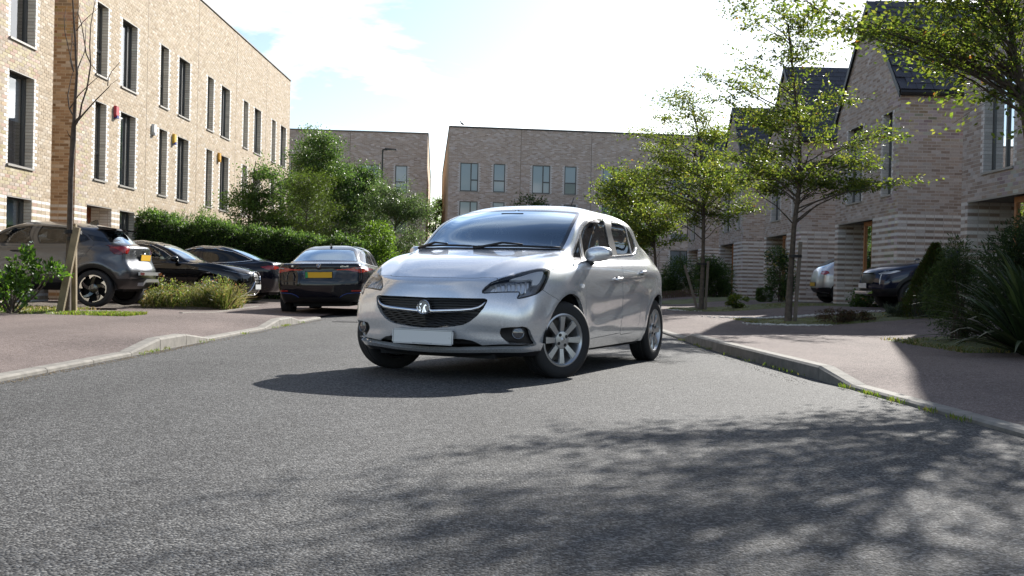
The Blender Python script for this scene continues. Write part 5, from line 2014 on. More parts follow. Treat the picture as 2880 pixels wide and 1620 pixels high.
# ================================================================ the other parked cars
def generic_car(name, rings, loc, heading, label, pm, spec, group='cars parked along the street', tilt=0.0, step=0.05):
    Sx = CarSurface(rings)
    c = Car(name, Sx, loc, heading, label, group, disp=spec.get('disp'))
    if tilt: c.root.rotation_euler = (tilt, 0, heading)
    sm_ = lambda P: P[..., 1] > .3
    wb = spec['wb']; R_ = spec['R']; AR = spec.get('AR', R_ + .045)
    polys = []

    def arch(xc):
        a = Sx.side([(xc + AR * math.cos(t), R_ + AR * math.sin(t)) for t in np.linspace(-.35, math.pi + .35, 30)], mask=sm_)
        p, q = a[0].copy(), a[-1].copy(); p[1] = q[1] = Sx.v0
        return np.concatenate([[p], a, [q]])
    if spec.get('cladding'):
        def arch2(xc, w):
            a = Sx.side([(xc + (AR + w) * math.cos(t), R_ + (AR + w) * math.sin(t)) for t in np.linspace(-.2, math.pi + .2, 30)], mask=sm_)
            p, q = a[0].copy(), a[-1].copy(); p[1] = q[1] = Sx.v0
            return np.concatenate([[p], a, [q]])
        polys.append(('cladding', np.array([(Sx.u0, Sx.v0), (Sx.u1, Sx.v0), (Sx.u1, Sx.ringv[1] + spec['cladding']), (Sx.u0, Sx.ringv[1] + spec['cladding'])])))
        polys += [('cladding', arch2(0, .07)), ('cladding', arch2(-wb, .07))]
    doors = []
    for d in spec.get('doors', []):
        doors.append(Sx.side(d, mask=sm_)); polys.append(('door', doors[-1]))
    fr = lambda pts: Sx.front(pts)
    if 'bonnet' in spec: 
        q = Sx.top(spec['bonnet']); q[0][0] = q[-1][0] = Sx.u0; polys.append(('bonnet', q))
    if 'boot' in spec:
        q = Sx.rear(spec['boot']); q[0][0] = q[-1][0] = Sx.u1; polys.append(('boot_lid', q))
    polys += [('arch', arch(0)), ('arch', arch(-wb))]
    q = fr(spec['screen']); q[0][0] = q[-1][0] = Sx.u0; polys.append(('windscreen', q)); scr = q
    q = Sx.rear(spec['rear_window']); q[0][0] = q[-1][0] = Sx.u1; polys.append(('rear_window', q)); rwin = q
    gl = [Sx.side(g, mask=sm_) for g in spec['glass']]
    for k, g in enumerate(gl): polys.append(('glass%d' % k, g))
    for nm, view, pts, _m in spec.get('regions', []):
        q = {'side': lambda p: Sx.side(p, mask=sm_), 'front': Sx.front, 'rear': Sx.rear}[view](pts)
        if view == 'front' and abs(pts[0][0]) < 1e-6: q[0][0] = q[-1][0] = Sx.u0
        if view == 'rear' and abs(pts[0][0]) < 1e-6: q[0][0] = q[-1][0] = Sx.u1
        polys.append((nm, q))
    c.cut(polys, step=step, rs=0.025)
    c.emit('body', 'body', pm, depth=.03)
    if spec.get('cladding'): c.emit('cladding', 'cladding', M_TRIM, depth=.02, gap=.001, off=.004)
    if 'bonnet' in spec: c.emit('bonnet', 'bonnet', pm, depth=.03)
    if 'boot' in spec: c.emit('boot_lid', 'boot_lid', pm, depth=.03)
    for sd in 'LR':
        for k, dv in enumerate(doors):
            did = [i for i, n in enumerate(c.names) if n == 'door'][k]
            r = c.region([did], gap=.003, depth=.03)
            if r is None: continue
            P, N, F = r
            if sd == 'R': P, N, F = P * np.array([1, -1, 1]), N * np.array([1, -1, 1]), F[:, ::-1]
            mesh_np('door', P, F, pm, c.root, smooth=True, normals=N)
        for k, g in enumerate(gl):
            gm = spec.get('glass_mats', {}).get(k, M_CARGLASS)
            c.emit('window_glass', 'glass%d' % k, gm, sides=sd, off=-.005, flange=False, gap=0)
            band(c, 'window_seal', g, .018, spec.get('seal', M_TRIM), sides=sd, off=.001)
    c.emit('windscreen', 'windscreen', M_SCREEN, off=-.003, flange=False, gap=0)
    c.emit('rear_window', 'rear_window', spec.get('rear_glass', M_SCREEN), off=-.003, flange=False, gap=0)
    band(c, 'screen_seal', scr, .04, M_GLOSSBLK, sides='both', off=.0005)
    for nm, view, pts, m_ in spec.get('regions', []):
        if m_ is None: continue
        o_, d_ = spec.get('offs', {}).get(nm, (.003, .02))
        if abs(pts[0][0]) < 1e-6 and view != 'side':
            c.emit(nm, nm, m_, off=o_, depth=d_, gap=.001)
        else:
            for sd in 'LR': c.emit(nm, nm, m_, sides=sd, off=o_, depth=d_, gap=.001)
    tw = spec.get('track', 1.56)
    wheel_well(c, 0, R_, AR + .012, tw / 2 - .26, tw / 2 + .06, M_WELL)
    wheel_well(c, -wb, R_, AR + .012, tw / 2 - .26, tw / 2 + .06, M_WELL)
    zb_ = rings[0]['z'][0]
    MB().box(rings[1]['cr'][0] + .25, .6, -.55, .55, zb_ - .01, zb_ + .08).box(-wb + .45, -.45, -.8, .8, zb_ + .0, zb_ + .1).build('underbody', M_WELL, c.root)
    wheels(c, wb, tw, R_, spec['rr'], spec.get('tw', .225), spec['rim'], None)
    hz = spec.get('seat_z', .30)
    for y in (.37, -.37):
        seat(c, -1.25, y, hz); seat(c, -2.2, y, hz)
    MB().box(-.95, -.35, -.68, .68, hz + .33, hz + .58).build('dashboard', M_CABIN, c.root)
    MB().box(-wb - .3, -.4, -.72, .72, hz - .06, hz).build('cabin_floor', M_CABIN, c.root)
    liner(c, ['body', 'door'], lo=3, xf=-.5, xr_=-wb - .55)
    return c


def plate(c, x, y, z, w, h, mats, tilt=0.0, face=1, extra=None, yaw=0.0):
    e = empty('number_plate', (x, y, z)); e.parent = c.root
    e.rotation_euler = (0, tilt, (0 if face > 0 else math.pi) + yaw)
    MB().box(0, .006, -w / 2, w / 2, -h / 2, h / 2).build('plate_face', mats, e)
    MB().box(-.02, -.001, -w / 2 - .008, w / 2 + .008, -h / 2 - .008, h / 2 + .008).build('plate_holder', M_TRIM, e)
    return e


def badge_disc(c, x, z, r, face, mats=None, tilt=0.0):
    e = empty('badge', (x, 0, z)); e.parent = c.root; e.rotation_euler = (0, tilt, 0 if face > 0 else math.pi)
    MB().lathe([(.0005, .004), (r, .004), (r, -.01)], 32, 'X').build('badge_disc', M_GLOSSBLK, e, smooth=30)
    return e


def mirror_pair(c, x, y, z, mat, s=1.0):
    for sg in (1, -1):
        b = bmesh.new()
        bmesh.ops.create_uvsphere(b, u_segments=20, v_segments=14, radius=1.0)
        superq(b, .75)
        for v in b.verts:
            a, q, d = v.co
            v.co = ((a * .085 if a > 0 else a * .04) * s - max(q, 0) ** 1.5 * .04, q * .11 * s, d * .066 * s)
        me = bpy.data.meshes.new('mirror_shell'); b.to_mesh(me); b.free()
        me.polygons.foreach_set('use_smooth', np.ones(len(me.polygons), dtype=bool)); me.materials.append(mat)
        e = empty('wing_mirror', (x, sg * y, z)); e.parent = c.root; e.scale = (1, sg, 1)
        link('mirror_shell', me, e)
        MB().lathe([(.001, -.036), (.08, -.036)], 20, 'X').build('mirror_glass', M_CHROME, e).scale = (1, 1.0 * s, .58 * s)
        MB().tube([(0, -.06, -.03), (.03, -.13, -.06)], [.03, .04], 8).build('mirror_foot', M_TRIM, e, smooth=True)


def rim_maker(rr, hw, n, wi, wo, dish, key, col, metal=.9, rough=.25, twist=0.0, hub=.06, thick=.03):
    def f(e):
        mm = MATS.get(key) or pmat(key, col, rough, metal=metal)
        rim = spoke_rim(rr, n, wi, wo, dish, hw, twist=twist, hub=hub, thick=thick).build('rim', mm, e, smooth=40)
        back = MB().lathe([(.001, -.03), (rr - .03, -.03), (rr - .03, -.07), (.001, -.07)], 30).build('wheel_back', M_WELL, e)
        return [rim, back]
    return f


M_NAVY = paint('navy_paint', (0.003, 0.0032, 0.007), metal=0.0, rough=0.3)
M_BLACKP = paint('black_paint', (0.003, 0.003, 0.004), metal=0.0, rough=0.2)
M_BLUEBLK = paint('blue_black_paint', (0.004, 0.005, 0.012), metal=0.0, rough=0.3)
M_GREYP = paint('gunmetal_paint', (0.075, 0.078, 0.085), metal=0.7, rough=0.3)
M_SILV2 = paint('pale_silver_paint', (0.55, 0.56, 0.58), metal=0.7, rough=0.35)
M_BLUEP = paint('dark_blue_paint', (0.012, 0.014, 0.035), metal=0.3, rough=0.28)
M_SATIN = pmat('satin_silver', (.45, .45, .46), .35, metal=.8)

YM_S = [.83, .88, .905, .92, .926, .92, .90, .86, .80, .72, .62, .47, 0]
ZS_S = [(.19, .21), (.30, .33), (.44, .47), (.58, .62), (.70, .74), (.79, .84), (.85, .92), (.90, .97), (.95, 1.03), (1.14, 1.19), (1.32, 1.31), (1.395, 1.38), (1.44, 1.42)]


def scl(l, k): return [v * k for v in l]


# ---- dark coupe-backed saloon seen from behind
R_BM = rings_from([(.72, .2), (.80, .28), (.84, .40), (.86, .52), (.85, .64), (.80, .72), (.70, .77), (.30, .88), (-.38, .99), (-.85, 1.20), (-1.30, 1.385), (-1.5, 1.42), (-1.75, 1.44)],
                  [(-3.80, .26), (-3.88, .34), (-3.915, .48), (-3.925, .62), (-3.90, .76), (-3.875, .88), (-3.875, .985), (-3.72, 1.035), (-3.45, 1.075), (-3.05, 1.23), (-2.62, 1.365), (-2.4, 1.41), (-2.2, 1.435)],
                  YM_S, ZS_S, drx=[.15, .17, .155, .15, .14, .13, .13, .15, .16, .16, .14, .1, .06], dry=[.14, .145, .13, .12, .12, .12, .13, .14, .145, .15, .15, .105, 0])
SIDE_SALOON = [[(-1.02, 1.015), (-1.28, 1.20), (-1.55, 1.315), (-1.72, 1.335), (-1.75, 1.0), (-1.3, .995)],
               [(-1.83, 1.335), (-2.2, 1.33), (-2.55, 1.29), (-2.86, 1.20), (-3.10, 1.09), (-3.05, 1.045), (-2.6, 1.02), (-1.84, 1.0)]]
DOORS_SALOON = [[(-.55, .40), (-.60, .70), (-.72, .93), (-.98, 1.01), (-1.28, 1.23), (-1.55, 1.345), (-1.78, 1.36), (-1.80, .9), (-1.80, .32), (-.62, .30)],
                [(-1.815, .32), (-1.815, .9), (-1.795, 1.36), (-2.2, 1.355), (-2.6, 1.31), (-2.95, 1.19), (-3.13, 1.09), (-2.95, .95), (-2.78, .75), (-2.62, .60), (-2.42, .45), (-2.35, .33)]]
SP_BM = dict(wb=2.856, R=.335, rr=.245, track=1.62, rim=rim_maker(.243, .115, 5, .05, .07, .02, 'dark_alloy', (.06, .06, .065)),
             screen=[(0, 1.365), (.45, 1.35), (.58, 1.34), (.70, 1.03), (.4, 1.01), (0, 1.0)],
             rear_window=[(0, 1.335), (.40, 1.325), (.50, 1.30), (.60, 1.16), (.645, 1.085), (.35, 1.095), (0, 1.10)],
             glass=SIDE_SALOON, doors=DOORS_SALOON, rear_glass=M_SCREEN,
             regions=[('tail_light', 'rear', [(.32, .905), (.50, .915), (.66, .945), (.80, .955), (.86, .93), (.86, .86), (.80, .835), (.70, .86), (.55, .885), (.32, .89)], M_REDLENS),
                      ('plate_recess', 'rear', [(0, .875), (.34, .875), (.30, .735), (0, .73)], M_GLOSSBLK),
                      ('rear_diffuser', 'rear', [(0, .36), (.40, .36), (.55, .43), (.80, .44), (.84, .30), (.80, .2), (0, .2)], M_TRIM),
                      ('reflector', 'rear', [(.62, .50), (.80, .505), (.80, .47), (.62, .475)], M_REDLENS)],
             offs={'plate_recess': (-.015, .01), 'rear_diffuser': (-.004, .01)})
bm_ = generic_car('dark_saloon', R_BM, (-3.72, 25.0, 0.0), R(90 - 0.5), 'dark blue saloon seen from behind with a yellow plate, left of the silver car', M_NAVY, SP_BM, tilt=R(-1.6))
pe = plate(bm_, -3.905, 0, .80, .52, .111, M_PLATE_Y, tilt=R(6), face=-1)
MB().box(.0065, .0075, -.26, -.212, -.0555, .0555).build('green_band', M_PLATE_G, pe)
bb = badge_disc(bm_, -3.905, .985, .041, -1, tilt=R(12))
for k in range(4):
    V = [(.006, 0, 0)] + [(.006, .028 * math.cos(t), .028 * math.sin(t)) for t in np.linspace(k * math.pi / 2, (k + 1) * math.pi / 2, 9)]
    MB().add(V, [(0, i, i + 1) for i in range(1, 9)]).build('badge_quarter', pmat('badge_blue', (.03, .12, .35), .3) if k == 0 else (MATS['badge_blue'] if k % 2 == 0 else M_PLATE_W), bb)
MB().lathe([(.036, .0045), (.041, .0065), (.043, .003)], 32, 'X').build('badge_ring', M_CHROME, bb, smooth=True)
RT = Matrix(((0, 0, -1, 0), (-1, 0, 0, 0), (0, 1, 0, 0), (0, 0, 0, 1)))
text_obj('badge_text', 'i4', .060, M_SILVERINK, bm_.root, Matrix.Translation((-3.883, .52, .975)) @ RT, extrude=.002)
text_obj('badge_text', 'eDrive40', .042, M_SILVERINK, bm_.root, Matrix.Translation((-3.883, -.50, .965)) @ RT, extrude=.002)
# blue accent lines round the diffuser, aerial fin, mirrors, exhaust-free valance
for sd in 'LR':
    ln = bm_.S.rear([(.40, .36), (.46, .405), (.55, .437), (.68, .447), (.80, .445)])
    bm_.strip('accent_line', ln, pmat('accent_blue', (.02, .05, .22), .3) if sd == 'L' else MATS['accent_blue'], r=.007, sides=sd, off=.004)
MB().add([(-2.35, 0, 1.415), (-2.52, .03, 1.40), (-2.52, -.03, 1.40), (-2.52, 0, 1.475), (-2.48, 0, 1.475)], [(0, 1, 3, 4), (0, 4, 3, 2), (1, 2, 3)]).build('aerial_fin', M_GLOSSBLK, bm_.root)
mirror_pair(bm_, -.92, .98, 1.02, M_NAVY)
# light guides inside the tail lamps
for sd in 'LR':
    ln = bm_.S.rear([(.36, .897), (.52, .902), (.68, .90), (.78, .875)])
    bm_.strip('light_guide', ln, MATS.get('tail_bright') or pmat('tail_bright', (.75, .10, .06), .2), r=.008, sides=sd, off=.006)
    ln = bm_.S.rear([(.70, .925), (.80, .932), (.84, .92)])
    bm_.strip('reverse_lamp', ln, M_SATIN, r=.012, sides=sd, off=.004)

# ---- black saloon, nose to the road
R_LX = rings_from([(.76, .20), (.84, .28), (.87, .40), (.88, .52), (.87, .64), (.83, .735), (.74, .785), (.35, .885), (-.35, .975), (-.80, 1.18), (-1.25, 1.36), (-1.45, 1.40), (-1.7, 1.425)],
                  [(-3.66, .28), (-3.74, .36), (-3.78, .5), (-3.80, .62), (-3.79, .76), (-3.76, .90), (-3.70, .985), (-3.45, 1.02), (-3.05, 1.04), (-2.75, 1.20), (-2.42, 1.34), (-2.25, 1.39), (-2.1, 1.415)],
                  scl(YM_S, .98), ZS_S)
SP_LX = dict(wb=2.80, R=.325, rr=.235, track=1.56, rim=rim_maker(.233, .11, 10, .02, .03, .02, 'alloy_silver', (.45, .45, .46)),
             screen=[(0, 1.345), (.43, 1.33), (.56, 1.315), (.68, 1.01), (.4, .995), (0, .985)],
             rear_window=[(0, 1.32), (.40, 1.31), (.50, 1.28), (.60, 1.10), (.35, 1.07), (0, 1.07)],
             glass=[[(-.88, 1.0), (-1.13, 1.16), (-1.42, 1.29), (-1.60, 1.32), (-1.64, .985), (-1.2, .985)],
                    [(-1.70, 1.325), (-2.05, 1.32), (-2.38, 1.27), (-2.72, 1.13), (-2.80, 1.03), (-2.5, 1.0), (-1.72, .985)]],
             doors=[[(-.50, .40), (-.55, .70), (-.66, .92), (-.86, .995), (-1.13, 1.19), (-1.42, 1.32), (-1.66, 1.345), (-1.68, .9), (-1.68, .32), (-.58, .30)],
                    [(-1.695, .32), (-1.695, .9), (-1.675, 1.35), (-2.05, 1.345), (-2.4, 1.29), (-2.76, 1.13), (-2.85, 1.0), (-2.78, .8), (-2.58, .60), (-2.40, .45), (-2.33, .33)]],
             seal=M_TRIM,
             regions=[('headlight', 'front', [(.46, .66), (.62, .665), (.80, .74), (.83, .79), (.72, .765), (.55, .725), (.45, .70)], M_LENS),
                      ('grille', 'front', [(0, .745), (.22, .735), (.30, .66), (.24, .53), (.33, .42), (.47, .26), (.40, .22), (0, .22)], M_TRIM),
                      ('tail_light', 'rear', [(.40, .92), (.62, .95), (.80, .93), (.82, .86), (.60, .82), (.42, .86)], M_REDDARK)],
             offs={'grille': (-.03, .02), 'headlight': (.002, .02)})
lx = generic_car('black_saloon', R_LX, (-6.86, 25.45, 0.09), R(0), 'black saloon parked nose to the road behind the weedy bed', M_BLACKP, SP_LX)
hp = lx.S.front([(.46, .66), (.62, .665), (.80, .74), (.83, .79), (.72, .765), (.55, .725), (.45, .70)])
for sd in 'LR':
    lx.emit_patch('lamp_housing', hp, M_LAMPDARK, sides=sd, off=-.02, depth=.004)
    lx.emit_patch('lamp_strip', lx.S.front([(.50, .675), (.62, .68), (.77, .745), (.79, .765), (.64, .715), (.50, .695)]), M_REFL, sides=sd, off=-.006, depth=.004, step=.01)
# bright spindle frame and bars of the grille
gl_ = lx.S.front([(.02, .748), (.22, .738), (.305, .66), (.245, .53), (.335, .42), (.475, .26), (.42, .215), (.02, .212)])
for sd in 'LR':
    lx.strip('grille_frame', gl_, M_CHROME, r=.015, sides=sd, off=.006)
    for z_ in (.30, .37, .44, .51, .58, .65):
        w_ = .23 + (.20 * (1 - (z_ - .26) / .24) if z_ < .5 else .04 * (z_ - .5) / .15)
        lx.strip('grille_bar', lx.S.front([(y_, z_) for y_ in np.linspace(.0, w_, 6)]), MATS.get('bar_grey') or pmat('bar_grey', (.25, .25, .26), .25, metal=.8), r=.007, sides=sd, off=-.012)
    for g in (lx.S.side([(-.86, .998), (-1.12, 1.172), (-1.42, 1.305), (-1.66, 1.335), (-2.05, 1.333), (-2.38, 1.282), (-2.73, 1.135)], mask=lambda P: P[..., 1] > .3),):
        lx.strip('window_chrome', g, M_CHROME, r=.006, sides=sd, off=.004)
plate(lx, .885, 0, .40, .52, .111, M_PLATE_W)
mirror_pair(lx, -.80, .97, 1.0, M_BLACKP)

# ---- blue-black fastback with bright window line, tail to the road
R_TS = rings_from([(.70, .20), (.80, .28), (.83, .40), (.84, .50), (.82, .60), (.76, .67), (.66, .71), (.25, .83), (-.45, .95), (-.95, 1.18), (-1.40, 1.36), (-1.6, 1.41), (-1.85, 1.44)],
                  [(-3.72, .26), (-3.80, .34), (-3.84, .48), (-3.855, .60), (-3.84, .74), (-3.81, .88), (-3.80, .99), (-3.62, 1.045), (-3.35, 1.10), (-2.95, 1.25), (-2.55, 1.375), (-2.35, 1.415), (-2.15, 1.437)],
                  YM_S, ZS_S)
SP_TS = dict(wb=2.875, R=.335, rr=.24, track=1.60, rim=rim_maker(.238, .112, 10, .03, .04, .015, 'dark_alloy', (.06, .06, .065)),
             screen=[(0, 1.345), (.43, 1.33), (.56, 1.315), (.68, 1.0), (.4, .98), (0, .965)],
             rear_window=[(0, 1.37), (.40, 1.355), (.48, 1.33), (.60, 1.18), (.64, 1.09), (.35, 1.10), (0, 1.11)],
             glass=[[(-.95, .99), (-1.25, 1.19), (-1.55, 1.31), (-1.78, 1.335), (-1.82, .985), (-1.3, .98)],
                    [(-1.90, 1.335), (-2.2, 1.33), (-2.6, 1.26), (-2.95, 1.14), (-3.12, 1.06), (-2.7, 1.01), (-1.90, .985)]],
             doors=[[(-.55, .40), (-.60, .70), (-.72, .92), (-.93, .985), (-1.25, 1.22), (-1.55, 1.34), (-1.84, 1.36), (-1.86, .9), (-1.86, .32), (-.62, .30)],
                    [(-1.875, .32), (-1.875, .9), (-1.855, 1.36), (-2.2, 1.355), (-2.62, 1.28), (-2.97, 1.15), (-3.15, 1.05), (-2.95, .9), (-2.75, .72), (-2.6, .58), (-2.45, .45), (-2.38, .33)]],
             glass_mats={1: M_DARKGLASS},
             regions=[('tail_light', 'rear', [(.42, .90), (.60, .93), (.80, .94), (.86, .90), (.84, .83), (.70, .84), (.50, .87)], M_REDLENS)])
ts = generic_car('blue_black_fastback', R_TS, (-9.80, 28.35, 0.08), R(180), 'blue-black fastback with a bright window outline, tail towards the road', M_BLUEBLK, SP_TS)
gq_ = lambda l: ts.S.side(l, mask=lambda P: P[..., 1] > .3)
for sd in 'LR':
    ts.strip('window_chrome', gq_([(-.93, .985), (-1.24, 1.20), (-1.55, 1.325), (-1.84, 1.352), (-2.2, 1.345), (-2.62, 1.27), (-2.97, 1.145), (-3.16, 1.06), (-2.7, 1.0), (-1.9, .975), (-1.3, .968), (-.95, .975)]), M_CHROME, r=.010, sides=sd, off=.005)
mirror_pair(ts, -.85, .99, 1.0, M_BLUEBLK)

# ---- gunmetal crossover at the left edge
R_JK = rings_from([(.74, .30), (.82, .38), (.85, .50), (.86, .64), (.84, .78), (.78, .90), (.66, .97), (.30, 1.05), (-.30, 1.12), (-.62, 1.32), (-1.0, 1.50), (-1.2, 1.55), (-1.5, 1.585)],
                  [(-3.20, .34), (-3.31, .42), (-3.36, .55), (-3.36, .70), (-3.28, .85), (-3.25, 1.0), (-3.25, 1.11), (-3.17, 1.15), (-3.06, 1.18), (-2.90, 1.31), (-2.74, 1.435), (-2.52, 1.51), (-2.3, 1.55)],
                  [.80, .865, .895, .905, .905, .89, .875, .85, .81, .745, .665, .50, 0],
                  [(.30, .32), (.40, .42), (.54, .56), (.68, .70), (.82, .84), (.93, .96), (1.00, 1.03), (1.05, 1.09), (1.10, 1.15), (1.28, 1.31), (1.47, 1.44), (1.54, 1.505), (1.595, 1.56)])


def jk_disp(P):
    x, y, z = P[:, 0], np.abs(P[:, 1]), P[:, 2]
    d = np.zeros(len(P))
    side = 1 / (1 + np.exp(-(y - .72) / .02))
    for xc in (0., -2.636):
        r = np.hypot(x - xc, z - .343)
        d += side * .035 * np.exp(-((r - .46) / .09) ** 2)
    d -= side * .03 * np.exp(-((z - .80) / .16) ** 2) * np.exp(-((x + 1.35) / .55) ** 2)
    return d


def jk_rim(e):
    rr, hw = .262, .11
    dark = MATS.get('dark_alloy') or pmat('dark_alloy', (.06, .06, .065), .3, metal=.8)
    rim = spoke_rim(rr, 5, .09, .05, .015, hw, twist=.55, hub=.09, thick=.03).build('rim', MATS.get('gloss_black') or M_GLOSSBLK, e, smooth=40)
    m = MB()
    for k in range(5):
        t0 = 2 * math.pi * k / 5
        V = []
        yo = hw * .92 + .003
        arc = [t0 + q * .95 for q in np.linspace(0, 1, 10)]
        for t in arc: V.append(((rr - .012) * math.cos(t), yo, (rr - .012) * math.sin(t)))
        for i_, t in enumerate(arc[::-1]):
            w = .012 + .05 * max(0, (i_ - 5) / 4)
            V.append(((rr - .018 - w) * math.cos(t), yo, (rr - .018 - w) * math.sin(t)))
        n = len(V)
        m.add(V, [(i_, i_ + 1, n - 2 - i_, n - 1 - i_) for i_ in range(9)])
    blade = m.build('bright_blade', MATS.get('machined') or pmat('machined', (.72, .66, .60), .25, metal=.9), e)
    back = MB().lathe([(.001, -.03), (rr - .03, -.03), (rr - .03, -.07), (.001, -.07)], 30).build('wheel_back', M_WELL, e)
    return [rim, blade, back]


SP_JK = dict(wb=2.636, R=.343, rr=.258, AR=.375, track=1.60, rim=jk_rim, cladding=.12, seat_z=.46, disp=jk_disp,
             screen=[(0, 1.475), (.45, 1.46), (.58, 1.44), (.70, 1.16), (.4, 1.145), (0, 1.135)],
             rear_window=[(0, 1.41), (.40, 1.40), (.50, 1.38), (.58, 1.26), (.60, 1.195), (.35, 1.195), (0, 1.195)],
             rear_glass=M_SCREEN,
             glass=[[(-.62, 1.16), (-.86, 1.31), (-1.15, 1.44), (-1.42, 1.475), (-1.50, 1.14), (-1.0, 1.135)],
                    [(-1.58, 1.475), (-1.95, 1.455), (-2.22, 1.405), (-2.42, 1.31), (-2.50, 1.23), (-2.3, 1.165), (-1.6, 1.14)]],
             glass_mats={1: M_DARKGLASS},
             doors=[[(-.46, .55), (-.50, .85), (-.58, 1.12), (-.86, 1.335), (-1.15, 1.465), (-1.52, 1.50), (-1.54, 1.0), (-1.54, .42), (-.50, .42)],
                    [(-1.555, .42), (-1.555, 1.0), (-1.535, 1.50), (-1.95, 1.48), (-2.25, 1.425), (-2.46, 1.32), (-2.56, 1.24), (-2.50, 1.0), (-2.36, .80), (-2.2, .62), (-2.15, .45)]],
             regions=[('pillar_black', 'side', [(-2.44, 1.335), (-2.60, 1.30), (-2.80, 1.26), (-2.93, 1.245), (-2.86, 1.20), (-2.56, 1.22)], M_GLOSSBLK),
                      ('tail_light', 'side', [(-2.80, 1.14), (-3.0, 1.135), (-3.17, 1.125), (-3.16, 1.05), (-3.11, .965), (-2.98, .975), (-2.89, 1.05)], M_REDDARK),
                      ('tail_light_inner', 'rear', [(.56, 1.10), (.70, 1.115), (.78, 1.10), (.76, 1.0), (.66, .99), (.60, 1.04)], M_REDLENS)],
             offs={'tail_light': (.006, .02), 'tail_light_inner': (.006, .02), 'pillar_black': (.001, .005)})
jk = generic_car('gunmetal_crossover', R_JK, (-10.28, 20.62, 0.11), R(180), 'dark grey crossover with black wheel-arch trim, parked tail-out at the left edge', M_GREYP, SP_JK)
plate(jk, -3.285, 0, .93, .52, .111, M_PLATE_Y, tilt=R(8), face=-1)
MB().box(-3.40, -3.33, -.52, .52, .60, .66).build('bumper_strip', M_SATIN, jk.root)
MB().add([(-3.33, -.56, .40), (-3.40, -.44, .40), (-3.42, -.36, .47), (-3.42, .36, .47), (-3.40, .44, .40), (-3.33, .56, .40), (-3.34, .56, .46), (-3.405, .44, .47), (-3.425, .33, .53), (-3.425, -.33, .53), (-3.405, -.44, .47), (-3.34, -.56, .46)],
         [(0, 1, 10, 11), (1, 2, 9, 10), (2, 3, 8, 9), (3, 4, 7, 8), (4, 5, 6, 7)]).build('skid_plate', M_SATIN, jk.root)
# roof spoiler and aerial
MB().add([(-2.55, -.56, 1.495), (-2.55, .56, 1.495), (-2.92, .53, 1.455), (-2.92, -.53, 1.455), (-2.60, -.55, 1.44), (-2.60, .55, 1.44), (-2.90, .52, 1.425), (-2.90, -.52, 1.425)],
         [(0, 1, 2, 3), (7, 6, 5, 4), (0, 4, 5, 1), (1, 5, 6, 2), (2, 6, 7, 3), (3, 7, 4, 0)]).build('roof_spoiler', M_GLOSSBLK, jk.root)
MB().add([(-2.15, 0, 1.56), (-2.36, .03, 1.545), (-2.36, -.03, 1.545), (-2.36, 0, 1.635), (-2.31, 0, 1.63)], [(0, 1, 3, 4), (0, 4, 3, 2), (1, 2, 3)]).build('aerial_fin', M_GLOSSBLK, jk.root)
for z_ in (.62,):
    for sg in (1, -1):
        MB().box(-3.405, -3.395, sg * .50 - .10, sg * .50 + .10, .605, .65).build('reflector', M_REDDARK, jk.root)
for sg in (1, -1):
    MB().tube([(-1.38, sg * .905, 1.0), (-1.30, sg * .93, 1.0), (-1.20, sg * .93, 1.0), (-1.12, sg * .905, 1.0)], .013, 6).build('door_handle', M_BLACK, jk.root, smooth=True)
mirror_pair(jk, -.62, .99, 1.16, M_GLOSSBLK)
jb = empty('badge', (-3.262, 0, 1.065)); jb.parent = jk.root
MB().lathe([(.045, .004), (.052, .008), (.058, .003)], 28, 'X').build('badge_ring', M_SILVERINK, jb, smooth=True)
MB().box(-.012, -.004, -.075, .075, -.010, .010).build('badge_bar', M_SILVERINK, jb)

# ---- silver hatchback in the drive between two houses, tail out
SP_GF = dict(wb=2.51, R=.31, rr=.215, track=1.50, rim=rim_maker(.213, .10, 5, .05, .06, .02, 'alloy_silver', (.45, .45, .46)),
             screen=[(0, 1.39), (.40, 1.385), (.53, 1.375), (.67, 1.04), (.4, 1.03), (0, 1.03)],
             rear_window=[(0, 1.33), (.30, 1.325), (.42, 1.31), (.47, 1.22), (.53, 1.09), (.40, 1.065), (0, 1.055)],
             glass=[[(-.75, 1.06), (-.95, 1.22), (-1.15, 1.33), (-1.38, 1.35), (-1.42, 1.0), (-1.0, .99)], [(-1.48, 1.35), (-1.9, 1.34), (-2.3, 1.26), (-2.55, 1.1), (-2.5, 1.03), (-1.5, 1.0)]],
             regions=[('tail_light', 'rear', [(.46, .97), (.60, .985), (.72, .96), (.77, .90), (.74, .85), (.60, .85), (.47, .88)], M_REDLENS),
                      ('bumper_skirt', 'rear', [(0, .45), (.5, .45), (.78, .47), (.78, .25), (0, .25)], M_TRIM)], offs={'bumper_skirt': (-.002, .01)})
gf_ = generic_car('silver_small_hatchback', HATCH, (12.45, 33.35, .345), R(0), 'pale silver hatchback, tail out of the drive between two gabled houses', M_SILV2, SP_GF)
plate(gf_, -3.19, 0, .56, .52, .111, M_PLATE_Y, face=-1)
for sg in (1, -1):
    MB().box(-3.20, -3.19, sg * .55 - .1, sg * .55 + .1, .42, .44).build('reflector', M_REDLENS, gf_.root)

